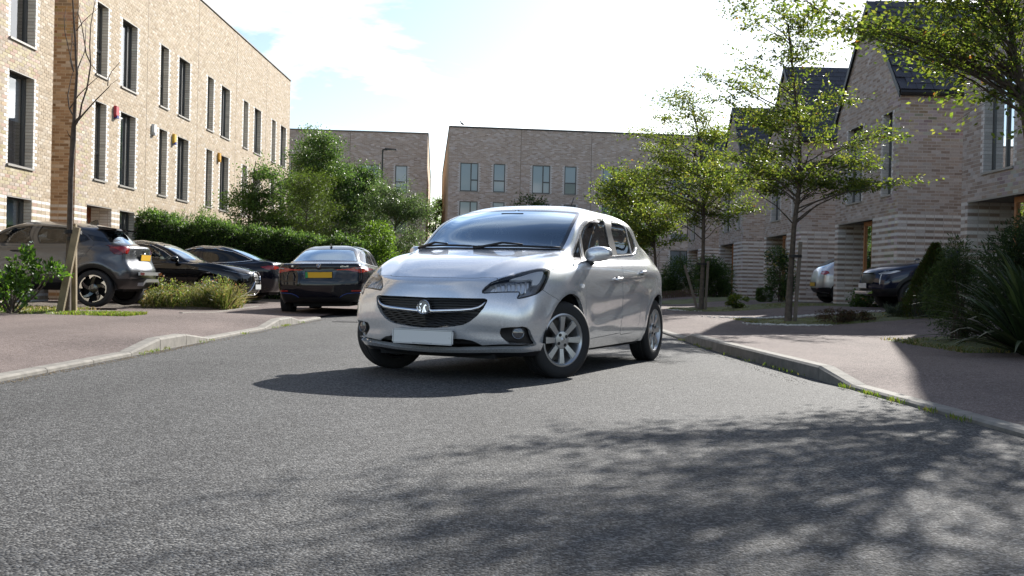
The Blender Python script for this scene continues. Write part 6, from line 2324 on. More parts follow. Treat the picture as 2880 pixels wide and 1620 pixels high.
# ---- dark blue crossover nosing out beside the conifer
R_PG = rings_from([(.74, .30), (.84, .38), (.87, .50), (.88, .62), (.86, .74), (.81, .85), (.69, .93), (.28, 1.03), (-.38, 1.11), (-.80, 1.32), (-1.22, 1.47), (-1.4, 1.51), (-1.65, 1.54)],
                  [(-3.22, .34), (-3.33, .42), (-3.39, .55), (-3.40, .70), (-3.36, .85), (-3.31, 1.0), (-3.28, 1.08), (-3.22, 1.12), (-3.12, 1.16), (-2.97, 1.28), (-2.84, 1.40), (-2.62, 1.48), (-2.4, 1.51)],
                  [.80, .86, .88, .885, .885, .875, .86, .83, .79, .72, .64, .48, 0],
                  [(.30, .32), (.40, .42), (.54, .56), (.68, .70), (.82, .84), (.93, .96), (1.00, 1.03), (1.05, 1.08), (1.09, 1.13), (1.26, 1.28), (1.43, 1.40), (1.49, 1.46), (1.54, 1.51)],
                  dfz=[0, 0, 0, 0, .005, .02, .03, .03, .008, .015, -.01, -.005, 0])
SP_PG = dict(wb=2.605, R=.335, rr=.235, AR=.37, track=1.56, rim=rim_maker(.233, .11, 5, .08, .10, .02, 'pg_alloy', (.30, .30, .31)), cladding=.10, seat_z=.46,
             screen=[(0, 1.445), (.44, 1.43), (.57, 1.41), (.68, 1.155), (.4, 1.14), (0, 1.135)],
             rear_window=[(0, 1.385), (.4, 1.375), (.5, 1.35), (.6, 1.2), (.35, 1.19), (0, 1.19)],
             glass=[[(-.80, 1.16), (-1.02, 1.30), (-1.30, 1.41), (-1.52, 1.43), (-1.56, 1.11), (-1.1, 1.10)], [(-1.62, 1.43), (-2.1, 1.41), (-2.5, 1.33), (-2.72, 1.2), (-2.6, 1.13), (-1.64, 1.11)]],
             doors=[[(-.46, .55), (-.52, .85), (-.62, 1.08), (-.78, 1.15), (-1.0, 1.31), (-1.30, 1.435), (-1.58, 1.455), (-1.60, 1.0), (-1.60, .42), (-.50, .42)]],
             regions=[('headlight', 'front', [(.50, .82), (.60, .865), (.76, .90), (.82, .885), (.79, .83), (.66, .79), (.54, .785)], M_LENS),
                      ('grille', 'front', [(0, .82), (.40, .81), (.50, .77), (.50, .66), (.42, .56), (0, .54)], M_TRIM)],
             offs={'grille': (-.03, .02)})
pg = generic_car('dark_blue_crossover', R_PG, (8.86, 24.62, .335), R(180), 'dark blue crossover nosing out behind the small conifer on the right', M_BLUEP, SP_PG)
for sd in 'LR':
    pg.emit_patch('lamp_housing', pg.S.front([(.51, .815), (.60, .86), (.76, .895), (.81, .88), (.78, .83), (.66, .795), (.55, .79)]), M_REFL, sides=sd, off=-.02, depth=.004)
    pg.strip('fang_light', pg.S.front([(.62, .78), (.64, .72), (.655, .65), (.66, .56)]), M_DRL, r=.010, sides=sd, off=.004)
MB().add([(.86, -.60, .36), (.92, -.40, .34), (.92, .40, .34), (.86, .60, .36), (.86, .60, .42), (.925, .40, .41), (.925, -.40, .41), (.86, -.60, .42)], [(0, 1, 6, 7), (1, 2, 5, 6), (2, 3, 4, 5)]).build('skid_plate', M_CHROME, pg.root)
pp = plate(pg, .885, 0, .53, .52, .111, M_PLATE_W)
MB().add([(.885, -.03, .83), (.885, .03, .83), (.885, .035, .77), (.885, 0, .72), (.885, -.035, .77)], [(0, 1, 2, 3, 4)]).build('badge', M_SILVERINK, pg.root)
mirror_pair(pg, -.72, .97, 1.15, M_GLOSSBLK)
# ================================================================ plants
def unproj(u, v, Y):
    """pixel of the 2880-wide photograph at depth Y -> world, for measured branch lines"""
    c, s = math.cos(0.0243), math.sin(0.0243)
    a, b = u - 1440, v - 791.9
    return Vector(((a * c + b * s) / 3040.7 * Y, Y, CAM_H - (-a * s + b * c) / 3040.7 * Y))


def leaves_mesh(name, P, D, size, cols, mat, parent=None, asp=0.5, rg=nrg, droop=0.25, wig=0.5, kind=None):
    """leaf blades: four-cornered, folded, pointing along D"""
    P = np.asarray(P, float); n = len(P)
    if n == 0: return None
    D = np.asarray(D, float) + rg.normal(0, wig, (n, 3))
    D[:, 2] -= droop
    D /= np.linalg.norm(D, axis=1)[:, None] + 1e-9
    up = rg.normal(0, 1, (n, 3)); up[:, 2] += 0.9
    Sd = np.cross(D, up); Sd /= np.linalg.norm(Sd, axis=1)[:, None] + 1e-9
    Nn = np.cross(Sd, D)
    L = (size * rg.uniform(.7, 1.3, n))[:, None]
    w = L * asp * .5
    V = np.stack([P, P + D * L * .5 + Sd * w + Nn * L * .06, P + D * L, P + D * L * .5 - Sd * w + Nn * L * .06], 1).reshape(-1, 3)
    F = np.arange(n * 4).reshape(-1, 4)
    o = mesh_np(name, V, F, mat, parent, cols=cols)
    if kind: o['kind'] = kind
    return o


def pick_cols(pal, n, rg=nrg, var=.15):
    c = palette_pick(pal, n, rg)
    return np.clip(c * (1 + rg.normal(0, var, (n, 1))), .004, .8)


M_LEAF = leaf_mat('leaf_soft', trans=0.55, rough=0.45, spec=0.45)
M_LEAFG = leaf_mat('leaf_glossy', trans=0.4, rough=0.4, spec=0.4)
M_BARK = pmat('bark', (0.085, 0.068, 0.052), 0.95, noise=0.35, nscale=14, bump=0.8, bscale=40)
M_BARKD = pmat('bark_dark', (0.085, 0.066, 0.052), 0.95, noise=0.3, nscale=14, bump=0.8, bscale=40)
M_STAKE = pmat('stake_timber', (0.24, 0.19, 0.115), 0.85, noise=0.22, nscale=7, bump=0.4, bscale=60)
M_STRAP = pmat('rubber_strap', (0.012, 0.012, 0.012), 0.7)
PAL_Y = [(4, (.085, .128, .023)), (3, (.118, .155, .030)), (1.3, (.16, .178, .038)), (2.2, (.045, .075, .016)), (.06, (.20, .11, .03))]
PAL_G = [(4, (.065, .125, .03)), (3, (.09, .16, .04)), (2, (.042, .085, .022)), (1, (.13, .20, .05))]
PAL_D = [(4, (.042, .082, .022)), (3, (.06, .11, .026)), (2, (.028, .055, .016)), (1, (.095, .15, .036))]
PAL_LT = [(4, (.075, .13, .04)), (3, (.11, .165, .06)), (2, (.05, .09, .025)), (1, (.15, .19, .08))]


def bez(a, b, c, t):
    return a * (1 - t) ** 2 + b * (2 * t * (1 - t)) + c * t ** 2


def tree(name, label, base, trunk, blobs, nb, nl, lsize, pal, mat, seed, group='street trees', rt=.055, lift=.28, cluster=.28, asp=.55, bark=None,
         low=.3, spray=.75, twigs=4, flat=.35, droop=.25, lay=.32):
    """trunk: list of points; blobs: (centre, radii, weight); nb branches, nl leaves"""
    rg = np.random.default_rng(seed)
    root = world_root(empty(name, base, label=label, cat='tree', group=group))
    T = [Vector(p) for p in trunk]
    n = len(T)
    rads = [rt * (1 - .75 * i / (n - 1)) for i in range(n)]
    rads[0] = rt * 1.25
    wood = MB().tube(T, rads, 9)
    w = np.array([b[2] for b in blobs], float); w /= w.sum()
    ends = []
    for k in rg.choice(len(blobs), nb, p=w):
        c, r, _ = blobs[k]
        d = rg.normal(0, 1, 3); d /= np.linalg.norm(d)
        q = rg.uniform(.35, 1.0) ** .6
        ends.append(np.array(c) + d * np.array(r) * q)
    zs = np.array([p.z for p in T])
    LP, LD, LC = [], [], []
    for e in ends:
        E_ = Vector(e)
        hd = math.hypot(E_.x - T[-1].x, E_.y - T[-1].y)
        za = max(T[0].z + (T[-1].z - T[0].z) * (low + rg.uniform(0, .22)), min(T[-1].z - .05, E_.z - lift * hd - rg.uniform(.05, .5)))
        i = int(np.clip(np.searchsorted(zs, za) - 1, 0, n - 2))
        f = (za - zs[i]) / max(1e-6, zs[i + 1] - zs[i])
        A = T[i].lerp(T[i + 1], max(0, min(1, f)))
        out = Vector((E_.x - A.x, E_.y - A.y, 0))
        mid = A + out * .42 + Vector((0, 0, (E_.z - A.z) * .72))
        mid += Vector(rg.normal(0, .07, 3))
        ln = (E_ - A).length
        pts = [bez(A, mid, E_, t) + Vector(rg.normal(0, .018, 3)) * (t > 0) for t in np.linspace(0, 1, 7)]
        r0 = min(rt * .42, .004 + .0065 * ln)
        wood.tube(pts, [r0 * (1 - .85 * t) for t in np.linspace(0, 1, 7)], 5, cap=False)
        tg = (E_ - mid).normalized()
        cl = [(E_, tg, cluster), (bez(A, mid, E_, .82), tg, cluster * .9), (bez(A, mid, E_, .64), tg, cluster * .7)]
        for _ in range(twigs):
            t = rg.uniform(.4, .98)
            S0 = bez(A, mid, E_, t)
            d = Vector(rg.normal(0, 1, 3)); d.z = d.z * flat + .12; d = (d.normalized() * .9 + tg * .6).normalized()
            L = rg.uniform(.25, .8) * spray
            E2 = S0 + d * L
            wood.tube([S0, S0 + d * L * .5 + Vector((0, 0, .02)), E2], [r0 * .35, r0 * .25, .002], 4, cap=False)
            cl.append((E2, d, cluster * .75))
            cl.append((S0 + d * L * .6, d, cluster * .65))
        for c, d, cr in cl:
            LC.append((np.array(c), np.array(d), cr))
    wt = np.array([c[2] ** 1.5 for c in LC]) * rg.uniform(.4, 1.4, len(LC)); wt /= wt.sum()
    idx = rg.choice(len(LC), nl, p=wt)
    C = np.array([c[0] for c in LC])[idx]; Dd = np.array([c[1] for c in LC])[idx]; cr = np.array([c[2] for c in LC])[idx]
    off = rg.normal(0, 1, (nl, 3)) * cr[:, None] * np.array([.75, .75, lay])
    along = rg.uniform(-1.3, .8, nl)[:, None] * cr[:, None] * Dd
    P = C + off * .75 + along
    cols = pick_cols(pal, nl, rg)
    # whole sprays differ a little in colour
    tone = 1 + rg.normal(0, .16, len(LC))
    cols = np.clip(cols * tone[idx][:, None], .004, .6)
    wood.build('trunk', bark or M_BARK, root, smooth=True, fixn=False)
    leaves_mesh('crown', P, Dd, np.full(nl, lsize), cols, mat, root, asp=asp, rg=rg, droop=droop, wig=.7)
    return root


# slim street trees on the right
g1 = zr(5.09, 19.9)
tree('street_tree', 'slim leafy street tree with a single stake, right of the silver car', (5.09, 19.9, g1),
     [(5.09, 19.9, g1 - .05), (5.12, 19.9, 1.0), (5.16, 19.9, 1.9), (5.24, 19.88, 2.7), (5.22, 19.9, 3.6), (5.10, 19.95, 4.6), (4.95, 19.9, 5.6)],
     [((5.2, 19.9, 3.35), (2.05, 1.6, .85), 5), ((6.35, 19.7, 2.75), (1.0, .7, .22), 1.0), ((4.3, 19.8, 2.8), (1.1, .8, .35), 1), ((4.75, 19.9, 4.5), (1.5, 1.3, .9), 3.6), ((4.35, 19.8, 5.5), (1.0, .9, .8), 1.6), ((5.3, 19.8, 5.4), (.7, .7, .7), .8)],
     80, 17000, .064, PAL_Y, M_LEAF, 51, rt=.060, cluster=.22, lay=.26)
g2 = zr(4.96, 28.3)
tree('street_tree', 'second slim street tree along the right pavement, bushier, with two stakes', (4.96, 28.3, g2),
     [(4.96, 28.3, g2 - .05), (4.98, 28.3, 1.3), (4.97, 28.3, 2.4), (4.95, 28.3, 3.4), (4.8, 28.3, 4.6), (4.6, 28.3, 5.5)],
     [((4.5, 28.3, 3.3), (2.0, 1.6, 1.0), 5), ((4.4, 28.3, 4.5), (1.5, 1.3, .9), 3), ((5.8, 28.2, 2.75), (1.0, .8, .3), .8), ((4.3, 28.2, 5.4), (.8, .7, .5), .9)],
     85, 18500, .070, PAL_Y, M_LEAF, 52, rt=.06, cluster=.27, lay=.26)
g3 = zr(4.9, 37)
tree('street_tree', 'third leafy street tree, beyond the roof of the silver car', (4.9, 37.0, g3),
     [(4.9, 37, g3 - .05), (4.9, 37, 1.4), (4.8, 37, 2.5), (4.5, 37, 3.6), (4.3, 37, 4.7)],
     [((4.0, 37, 3.0), (1.9, 1.6, 1.2), 5), ((3.9, 37, 4.0), (1.2, 1.1, .9), 2)], 70, 14000, .095, PAL_Y, M_LEAF, 53, rt=.06, cluster=.3)
tree('street_tree', 'farthest street tree on the right, low over the far pavement', (4.9, 46.0, .12),
     [(4.9, 46, .05), (4.9, 46, 1.4), (4.9, 46, 2.6), (4.8, 46, 4.0)],
     [((4.7, 46, 3.0), (2.0, 1.7, 1.4), 5)], 60, 7000, .10, PAL_G, M_LEAF, 54, rt=.06, cluster=.33)
g0 = zr(5.25, 11.2)
tree('street_tree', 'near tree whose crown hangs over the top right corner', (5.45, 11.2, g0),
     [(5.45, 11.2, g0 - .05), (5.48, 11.2, .9), (5.45, 11.2, 1.7), (5.30, 11.2, 2.4), (5.15, 11.15, 3.1), (4.95, 11.1, 3.9), (4.8, 11.0, 5.0)],
     [((3.75, 10.9, 3.66), (1.0, .9, .36), 3.0), ((4.65, 11.1, 3.42), (.85, .9, .48), 2.6), ((5.3, 11.1, 3.2), (.75, .9, .70), 2.2), ((4.55, 10.9, 4.35), (1.6, 1.5, .6), 2.6), ((4.8, 10.8, 5.2), (1.5, 1.5, .8), 2.0), ((3.3, 10.9, 4.75), (1.1, 1.1, .5), 2.0)],
     110, 15500, .058, PAL_Y, M_LEAF, 55, rt=.07, cluster=.22, low=.36, lay=.25)

# stakes and straps for the right-hand trees
def stake(nm, lab, a, b, w=.06, mat=M_STAKE, d=.05):
    r_ = world_root(empty('tree_stake', a, label=lab, cat='stake', group='tree stakes'))
    A, B_ = Vector(a), Vector(b)
    ax = (B_ - A).normalized(); u = Vector((1, 0, 0)); u = (u - ax * u.dot(ax)).normalized(); v = ax.cross(u)
    MB().obox(A, u, v, ax, (-w / 2, w / 2), (-d / 2, d / 2), (0, (B_ - A).length)).build('post', mat, r_)
    return r_


def strap(r_, c, rx, ry, z, h=.05, n=18):
    V = [(c[0] + rx * math.cos(t), c[1] + ry * math.sin(t), z + dz) for dz in (0, h) for t in np.linspace(0, 2 * math.pi, n, endpoint=False)]
    F = [(i, (i + 1) % n, n + (i + 1) % n, n + i) for i in range(n)]
    mesh_np('strap', V, F, M_STRAP, r_)


M_STAKEG = pmat('stake_grey', (0.15, 0.125, 0.10), 0.9, noise=0.2, nscale=7)
s_ = stake('a', 'grey stake strapped to the nearer street tree on the right', (5.20, 19.83, g1 - .02), (5.27, 19.83, 1.62), mat=M_STAKEG)
strap(s_, (5.19, 19.86), .12, .09, 1.33)
s_ = stake('b', 'upright stake close against the second street tree on the right', (5.06, 28.22, g2 - .02), (5.10, 28.22, 1.42), mat=M_STAKEG)
strap(s_, (4.98, 28.27), .16, .08, 1.32)
stake('c', 'leaning stake on the left of the second street tree', (4.88, 28.3, g2 - .02), (4.50, 28.3, 1.30), mat=M_STAKEG)

# bare tree on the left: measured limbs
BY = 16.46
bt = world_root(empty('bare_tree', (-6.77, BY, .12), label='bare leafless young tree tied to wooden stakes on the left pavement', cat='tree'))
zz = lambda l, dy=0.0: [unproj(x / 2.898, y / 2.898, BY + dy) for x, y in l]
tr0 = [Vector((-6.76, BY, .08)), unproj(190, 800, BY), unproj(196, 640, BY)] + zz([(577, 1449), (588, 1250), (597, 1150), (604, 1000)])
wood = MB().tube(tr0, [.055, .047, .042, .039, .037, .044, .032], 9)
limbs = [([(604, 1000), (610, 880), (622, 720), (630, 600), (621, 480), (618, 340), (606, 180), (597, 10), (590, -160)], .024, 0),
         ([(608, 1030), (640, 980), (700, 910), (790, 810), (890, 712)], .016, -.1), ([(880, 700), (885, 640), (915, 580), (985, 505)], .008, -.15),
         ([(603, 950), (567, 885), (555, 780), (578, 660), (603, 575)], .012, .15), ([(568, 890), (640, 780), (720, 700), (800, 630)], .010, -.2),
         ([(615, 990), (650, 955), (668, 850), (712, 720), (736, 570), (742, 520), (705, 440), (690, 330), (668, 200), (640, 110)], .015, -.3),
         ([(742, 520), (734, 380), (744, 200), (780, 10), (800, -120)], .009, -.32), ([(634, 570), (665, 490), (692, 430), (700, 330), (705, 180)], .009, .2),
         ([(625, 255), (680, 180), (735, 130), (800, 75)], .007, -.1), ([(604, 585), (570, 430), (532, 260), (528, 150), (545, 60)], .009, .25),
         ([(606, 170), (640, 100), (658, 30)], .006, .1), ([(582, 1130), (562, 1100), (545, 1062)], .007, -.05), ([(620, 400), (590, 330), (580, 230)], .006, .1),
         ([(600, 580), (575, 500), (585, 400), (600, 260), (603, 60)], .008, .3), ([(890, 712), (905, 690), (960, 650)], .005, -.1), ([(742, 525), (790, 580), (830, 650)], .005, -.3)]
for l, r0, dy in limbs:
    k = len(l)
    p = [unproj(x / 2.898, y / 2.898, BY + dy * 2.0 * i / (k - 1)) for i, (x, y) in enumerate(l)]
    wood.tube(p, [r0 * 1.15 * (1 - .66 * i / (k - 1)) for i in range(k)], 6, cap=False)
wood.build('trunk', M_BARKD, bt, smooth=True, fixn=False)
z8 = lambda x, y, Y: unproj(x / 4.83, 600 + y / 4.83, Y)
a = z8(805, 1362, 16.25); b = z8(1045, 190, 16.25)
s1 = stake('l', 'leaning pale timber stake in front of the bare tree', (a.x, a.y, .10), (b.x, b.y, b.z), w=.10, d=.06)
a = z8(1000, 1340, 16.6); b = z8(1000, 150, 16.6)
s2 = stake('r', 'upright pale timber stake just behind the leaning one', (a.x, a.y, .10), (b.x, b.y, b.z), w=.085, d=.06)
c_ = z8(990, 262, 16.4)
strap(s1, (c_.x, 16.40), .10, .24, c_.z - .02, .055)
c_ = z8(945, 370, 16.4)
strap(s2, (c_.x + .0, 16.46), .065, .07, c_.z, .06)


# ---- bushes and hedges
def bush(name, label, base, blobs, nl, lsize, pal, mat, seed, cat='shrub', group=None, asp=.55, stems=8, core=None, shell=.5, droop=.1, bark=None, wig=.8):
    rg = np.random.default_rng(seed)
    root = world_root(empty(name, base, label=label, cat=cat, group=group))
    w = np.array([b[2] for b in blobs], float); w /= w.sum()
    k = rg.choice(len(blobs), nl, p=w)
    C = np.array([b[0] for b in blobs], float)[k]; Rr = np.array([b[1] for b in blobs], float)[k]
    d = rg.normal(0, 1, (nl, 3)); d /= np.linalg.norm(d, axis=1)[:, None]
    # lumpy shells: clumps of leaves on the outside, thinner inside
    nclump = max(12, nl // 60)
    cd = rg.normal(0, 1, (nclump, 3)); cd /= np.linalg.norm(cd, axis=1)[:, None]
    ci = rg.integers(0, nclump, nl)
    d = cd[ci] + rg.normal(0, .16, (nl, 3)); d /= np.linalg.norm(d, axis=1)[:, None]
    q = (shell + (1.04 - shell) * rg.uniform(0, 1, nl) ** .55) * (1 + rg.normal(0, .10, nclump))[ci]
    P = C + d * Rr * q[:, None]
    ok = P[:, 2] > base[2] + .02
    P, d, ci = P[ok], d[ok], ci[ok]
    cols = pick_cols(pal, len(P), rg) * (1 + rg.normal(0, .15, nclump))[ci][:, None]
    st = MB()
    for _ in range(stems):
        b_ = blobs[rg.integers(0, len(blobs))]
        e = Vector(b_[0]) + Vector(rg.normal(0, .4, 3)) * min(b_[1])
        B0 = Vector(base) + Vector((rg.normal(0, .06), rg.normal(0, .06), -.03))
        st.tube([B0, B0.lerp(e, .5) + Vector((rg.normal(0, .06), rg.normal(0, .06), 0)), e], [.018, .012, .004], 5, cap=False)
    st.build('stems', bark or M_BARKD, root, fixn=False)
    leaves_mesh('foliage', P, d, np.full(len(P), lsize), np.clip(cols, .004, .6), mat, root, asp=asp, rg=rg, droop=droop, wig=wig)
    return root


GT = 'garden trees on the left'
tree('garden_tree', 'tall bushy green tree in front of the gap left of the lamp post', (-7.3, 40, .05), [(-7.3, 40, 0), (-7.3, 40, 1.5), (-7.25, 40, 3.2), (-7.1, 40, 5.7)],
     [((-7.2, 40, 3.6), (2.1, 1.7, 1.9), 6), ((-6.95, 40, 5.0), (1.35, 1.2, 1.1), 3.0), ((-7.4, 40, 5.5), (.8, .8, .6), .9), ((-5.9, 39.6, 3.4), (1.1, 1.0, 1.4), 2.2)], 150, 40000, .08, PAL_G, M_LEAFG, 61, group=GT, cluster=.30, rt=.08, low=.12, lay=.5)
tree('garden_tree', 'loose green tree against the sunny terrace, left of the tall one', (-9.0, 36.5, .05), [(-9.0, 36.5, 0), (-9.0, 36.5, 1.4), (-8.9, 36.4, 2.8), (-8.7, 36.3, 4.6)],
     [((-8.35, 36.4, 2.6), (1.2, 1.1, 1.2), 5), ((-8.3, 36.4, 3.9), (.8, .7, .6), 1.6), ((-9.2, 36.2, 3.3), (.6, .5, .4), .7), ((-7.9, 36.6, 2.0), (1.2, 1.0, 1.0), 2)], 90, 19000, .08, PAL_G, M_LEAF, 62, group=GT, cluster=.25, rt=.05, low=.15, lay=.35)
tree('garden_tree', 'yellow-green feathery tree in front of the tall bushy one', (-6.9, 36.0, .05), [(-6.9, 36, 0), (-6.9, 36, 1.3), (-6.9, 36, 2.6), (-6.85, 36, 4.2)],
     [((-6.9, 36, 2.7), (1.15, .9, 1.5), 5), ((-6.8, 36, 3.9), (.6, .5, .5), 1)], 90, 20000, .06, [(4, (.055, .09, .018)), (3, (.075, .115, .022)), (2, (.035, .06, .014))], M_LEAF, 63, group=GT, cluster=.24, rt=.05, low=.15, asp=.35, lay=.5)
tree('garden_tree', 'dark narrow evergreen tree behind the lamp post', (-5.55, 40.5, .05), [(-5.55, 40.5, 0), (-5.55, 40.5, 2), (-5.55, 40.5, 4.6)],
     [((-5.55, 40.5, 2.6), (1.05, .9, 1.9), 5), ((-5.5, 40.5, 4.1), (.65, .6, .9), 1.8)], 90, 20000, .07, PAL_D, M_LEAF, 64, group=GT, cluster=.22, rt=.06, low=.1, lay=.6)
tree('garden_tree', 'pale shiny-leaved small tree reaching towards the silver car', (-4.35, 38.5, .05), [(-4.35, 38.5, 0), (-4.35, 38.5, 1.2), (-4.25, 38.5, 2.3), (-4.0, 38.5, 3.8)],
     [((-4.35, 38.5, 2.5), (1.5, 1.1, 1.3), 5), ((-3.7, 38.4, 3.3), (.95, .8, .6), 1.6), ((-4.9, 38.5, 1.6), (1.1, .9, 1.0), 2.4), ((-4.6, 38.3, 3.6), (.8, .7, .6), 1.2)], 110, 24000, .072, PAL_LT, M_LEAFG, 65, group=GT, cluster=.28, rt=.05, low=.15, asp=.45, lay=.45)
tree('garden_tree', 'far green tree filling the gap between the two end buildings', (-5.4, 74, 0), [(-5.4, 74, 0), (-5.4, 74, 2), (-5.3, 74, 5.6)],
     [((-5.3, 74, 4.2), (1.7, 1.6, 2.3), 5)], 60, 8000, .14, PAL_G, M_LEAF, 66, group='trees before the end buildings', cluster=.4, rt=.09, low=.1)
tree('garden_tree', 'small round-headed tree showing just above the silver roof', (0.9, 63.4, 0), [(0.9, 63.4, 0), (.9, 63.4, 2.0), (.9, 63.4, 5.2)],
     [((.92, 63.4, 4.3), (1.15, 1.0, 1.5), 5)], 60, 7000, .12, PAL_D, M_LEAF, 67, group='trees before the end buildings', cluster=.3, rt=.07, low=.35, lay=.5)

# clipped hedge running from the terrace to the pavement
hg = world_root(empty('hedge', (-7.4, 31.6, .08), label='long dark green hedge behind the black cars', cat='hedge'))
rg = np.random.default_rng(71)
n = 42000
t = rg.uniform(0, 1, n)
ax, ay = -10.7 + 6.2 * t, 31.2 + 1.8 * t
ht = 2.25 - .62 * t + .07 * np.sin(t * 23) + .04 * np.sin(t * 51 + 1)
hw = .62
face = rg.uniform(0, 1, n)
zz_ = np.where(face < .6, rg.uniform(0, 1, n) ** .8 * ht, ht + rg.normal(0, .06, n))
yy_ = np.where(face < .6, -hw + rg.normal(0, .07, n), rg.uniform(-hw, hw, n))
lump = .06 * np.sin(ax * 5 + zz_ * 4) + .04 * np.sin(ax * 13 - zz_ * 7 + 2) + rg.normal(0, .05, n)
P = np.stack([ax, ay + yy_ - np.where(face < .6, lump, 0), .08 + zz_ + np.where(face >= .6, lump, 0)], 1)
D_ = np.stack([rg.normal(0, .4, n), np.where(face < .6, -1, rg.normal(0, .4, n)), np.where(face < .6, .25, 1)], 1)
leaves_mesh('foliage', P, D_, np.full(n, .072), pick_cols(PAL_D, n, rg), M_LEAF, hg, rg=rg, droop=0, wig=.6)
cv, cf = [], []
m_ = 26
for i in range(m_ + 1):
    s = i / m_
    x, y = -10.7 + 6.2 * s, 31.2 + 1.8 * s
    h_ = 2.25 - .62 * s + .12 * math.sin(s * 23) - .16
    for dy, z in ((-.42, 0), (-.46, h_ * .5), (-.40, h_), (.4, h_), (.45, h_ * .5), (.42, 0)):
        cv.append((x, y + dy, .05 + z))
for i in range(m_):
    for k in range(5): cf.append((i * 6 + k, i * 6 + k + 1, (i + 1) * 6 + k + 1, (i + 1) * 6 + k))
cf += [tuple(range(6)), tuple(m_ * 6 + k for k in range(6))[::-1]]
mesh_np('dark_core', cv, cf, pmat('hedge_core', (.012, .016, .008), .95), hg)  # solid near-black core added to block views through the leaves

bush('ivy_bush', 'bright leafy mound at the end of the hedge, beside the silver car', (-3.95, 34, .05),
     [((-4.15, 34, .9), (.8, .7, .85), 4), ((-4.3, 34.3, 1.9), (.55, .55, .65), 2), ((-3.3, 33.4, .65), (.7, .6, .6), 2), ((-4.9, 33.6, 1.2), (.8, .6, .7), 2)], 15000, .075,
     [(4, (.075, .135, .022)), (3, (.10, .17, .03)), (2, (.04, .08, .016))], M_LEAF, 72, group='shrubs by the hedge', shell=.6)
bush('tall_shrub', 'wispy willow-leaved shrub rising above the hedge by the terrace', (-9.6, 32.6, .05),
     [((-9.9, 32.6, 2.0), (.6, .5, .6), 3), ((-9.3, 32.8, 2.3), (.35, .4, .6), 1.2), ((-8.4, 33.0, 1.9), (.6, .5, .5), 2)], 4500, .10, PAL_LT, M_LEAF, 73, asp=.25, group='shrubs by the hedge', shell=.2, droop=.0)

# rose-like shrub at the left edge and its neighbour
bush('leafy_shrub', 'knee-high bright green shrub left of the stakes, in front of the grey crossover', (-7.35, 15.9, .12),
     [((-7.35, 15.85, .42), (.30, .28, .34), 3), ((-7.15, 15.85, .80), (.22, .2, .30), 2.2), ((-7.62, 15.9, .58), (.26, .22, .16), 1.2), ((-6.82, 15.9, .72), (.30, .2, .16), 1.3)],
     1500, .075, [(4, (.07, .15, .025)), (3, (.10, .20, .03)), (2, (.04, .09, .02))], M_LEAFG, 81, group='front garden shrubs on the left', asp=.6, stems=14, shell=.15)
bush('leafy_shrub', 'green shrub cut by the left edge of the picture', (-7.98, 15.6, .12),
     [((-7.98, 15.6, .55), (.28, .26, .40), 3), ((-7.86, 15.6, .92), (.18, .18, .18), 1)], 1000, .07, [(4, (.07, .14, .025)), (3, (.12, .18, .035)), (1, (.25, .16, .03))], M_LEAFG, 82, group='front garden shrubs on the left', asp=.6, stems=10, shell=.15)

# right-hand front gardens
cn = world_root(empty('small_conifer', (7.42, 19.2, zr(7.4, 19.2)), label='small cone-shaped conifer in front of the dark blue car', cat='shrub', group='front garden shrubs on the right'))
rg = np.random.default_rng(83)
nC = 13000
tC = rg.uniform(0, 1, nC) ** .75; aC = rg.uniform(0, 6.283, nC)
rC = (.46 * (1 - tC) ** .85 + .02) * (1 + .10 * np.sin(aC * 7 + tC * 9) + rg.normal(0, .07, nC))
P = np.stack([7.38 + rC * np.cos(aC) + .12 * tC, 19.2 + rC * np.sin(aC), .27 + tC * 1.33], 1)
D_ = np.stack([np.cos(aC), np.sin(aC), np.full(nC, 1.2)], 1)
leaves_mesh('foliage', P, D_, np.full(nC, .055), pick_cols([(4, (.035, .055, .013)), (3, (.05, .07, .016)), (1, (.07, .045, .02))], nC, rg), M_LEAF, cn, asp=.25, rg=rg, droop=-.2, wig=.35)
MB().tube([(7.4, 19.2, .2), (7.45, 19.2, 1.0), (7.5, 19.2, 1.5)], [.05, .03, .008], 6).build('stem', M_BARKD, cn)
mesh_np('dark_core', [(7.38 + .34 * math.cos(t), 19.2 + .34 * math.sin(t), .27) for t in np.linspace(0, 6.283, 12, endpoint=False)] + [(7.49, 19.2, 1.42)], [(i, (i + 1) % 12, 12) for i in range(12)], pmat('conifer_core', (.012, .016, .008), .95), cn)  # near-black cone added inside the foliage to close it up
bush('rose_bush', 'tall rose bush with pale yellow blooms by the brick pier', (8.3, 33.2, .33),
     [((8.3, 33.2, 1.1), (.45, .4, .75), 4), ((8.1, 33.1, 1.75), (.35, .3, .3), 1)], 5000, .06, PAL_D, M_LEAFG, 84, group='front garden shrubs on the right', shell=.2, stems=12)
rb = [o for o in COL.objects if o.name.startswith('rose_bush')][0]
rg = np.random.default_rng(85)
for k in range(16):
    p = Vector((8.2 + rg.normal(0, .32), 32.95 + rg.normal(0, .12), 1.65 + rg.normal(0, .30)))
    m = MB()
    for ring, (r_, tl, nn) in enumerate(((.055, .25, 6), (.04, .9, 5), (.02, 1.4, 4))):
        for j in range(nn):
            t = 2 * math.pi * j / nn + ring
            d = Vector((math.cos(t), math.sin(t), 0)); q = Vector((-math.sin(t), math.cos(t), 0))
            m.add([p, p + d * r_ * .6 + q * r_ * .5 + Vector((0, 0, r_ * tl * .5)), p + d * r_ + Vector((0, 0, r_ * tl)), p + d * r_ * .6 - q * r_ * .5 + Vector((0, 0, r_ * tl * .5))], [(0, 1, 2, 3)])
    m.build('bloom', MATS.get('rose_petal') or pmat('rose_petal', (.62, .50, .16), .6), rb)
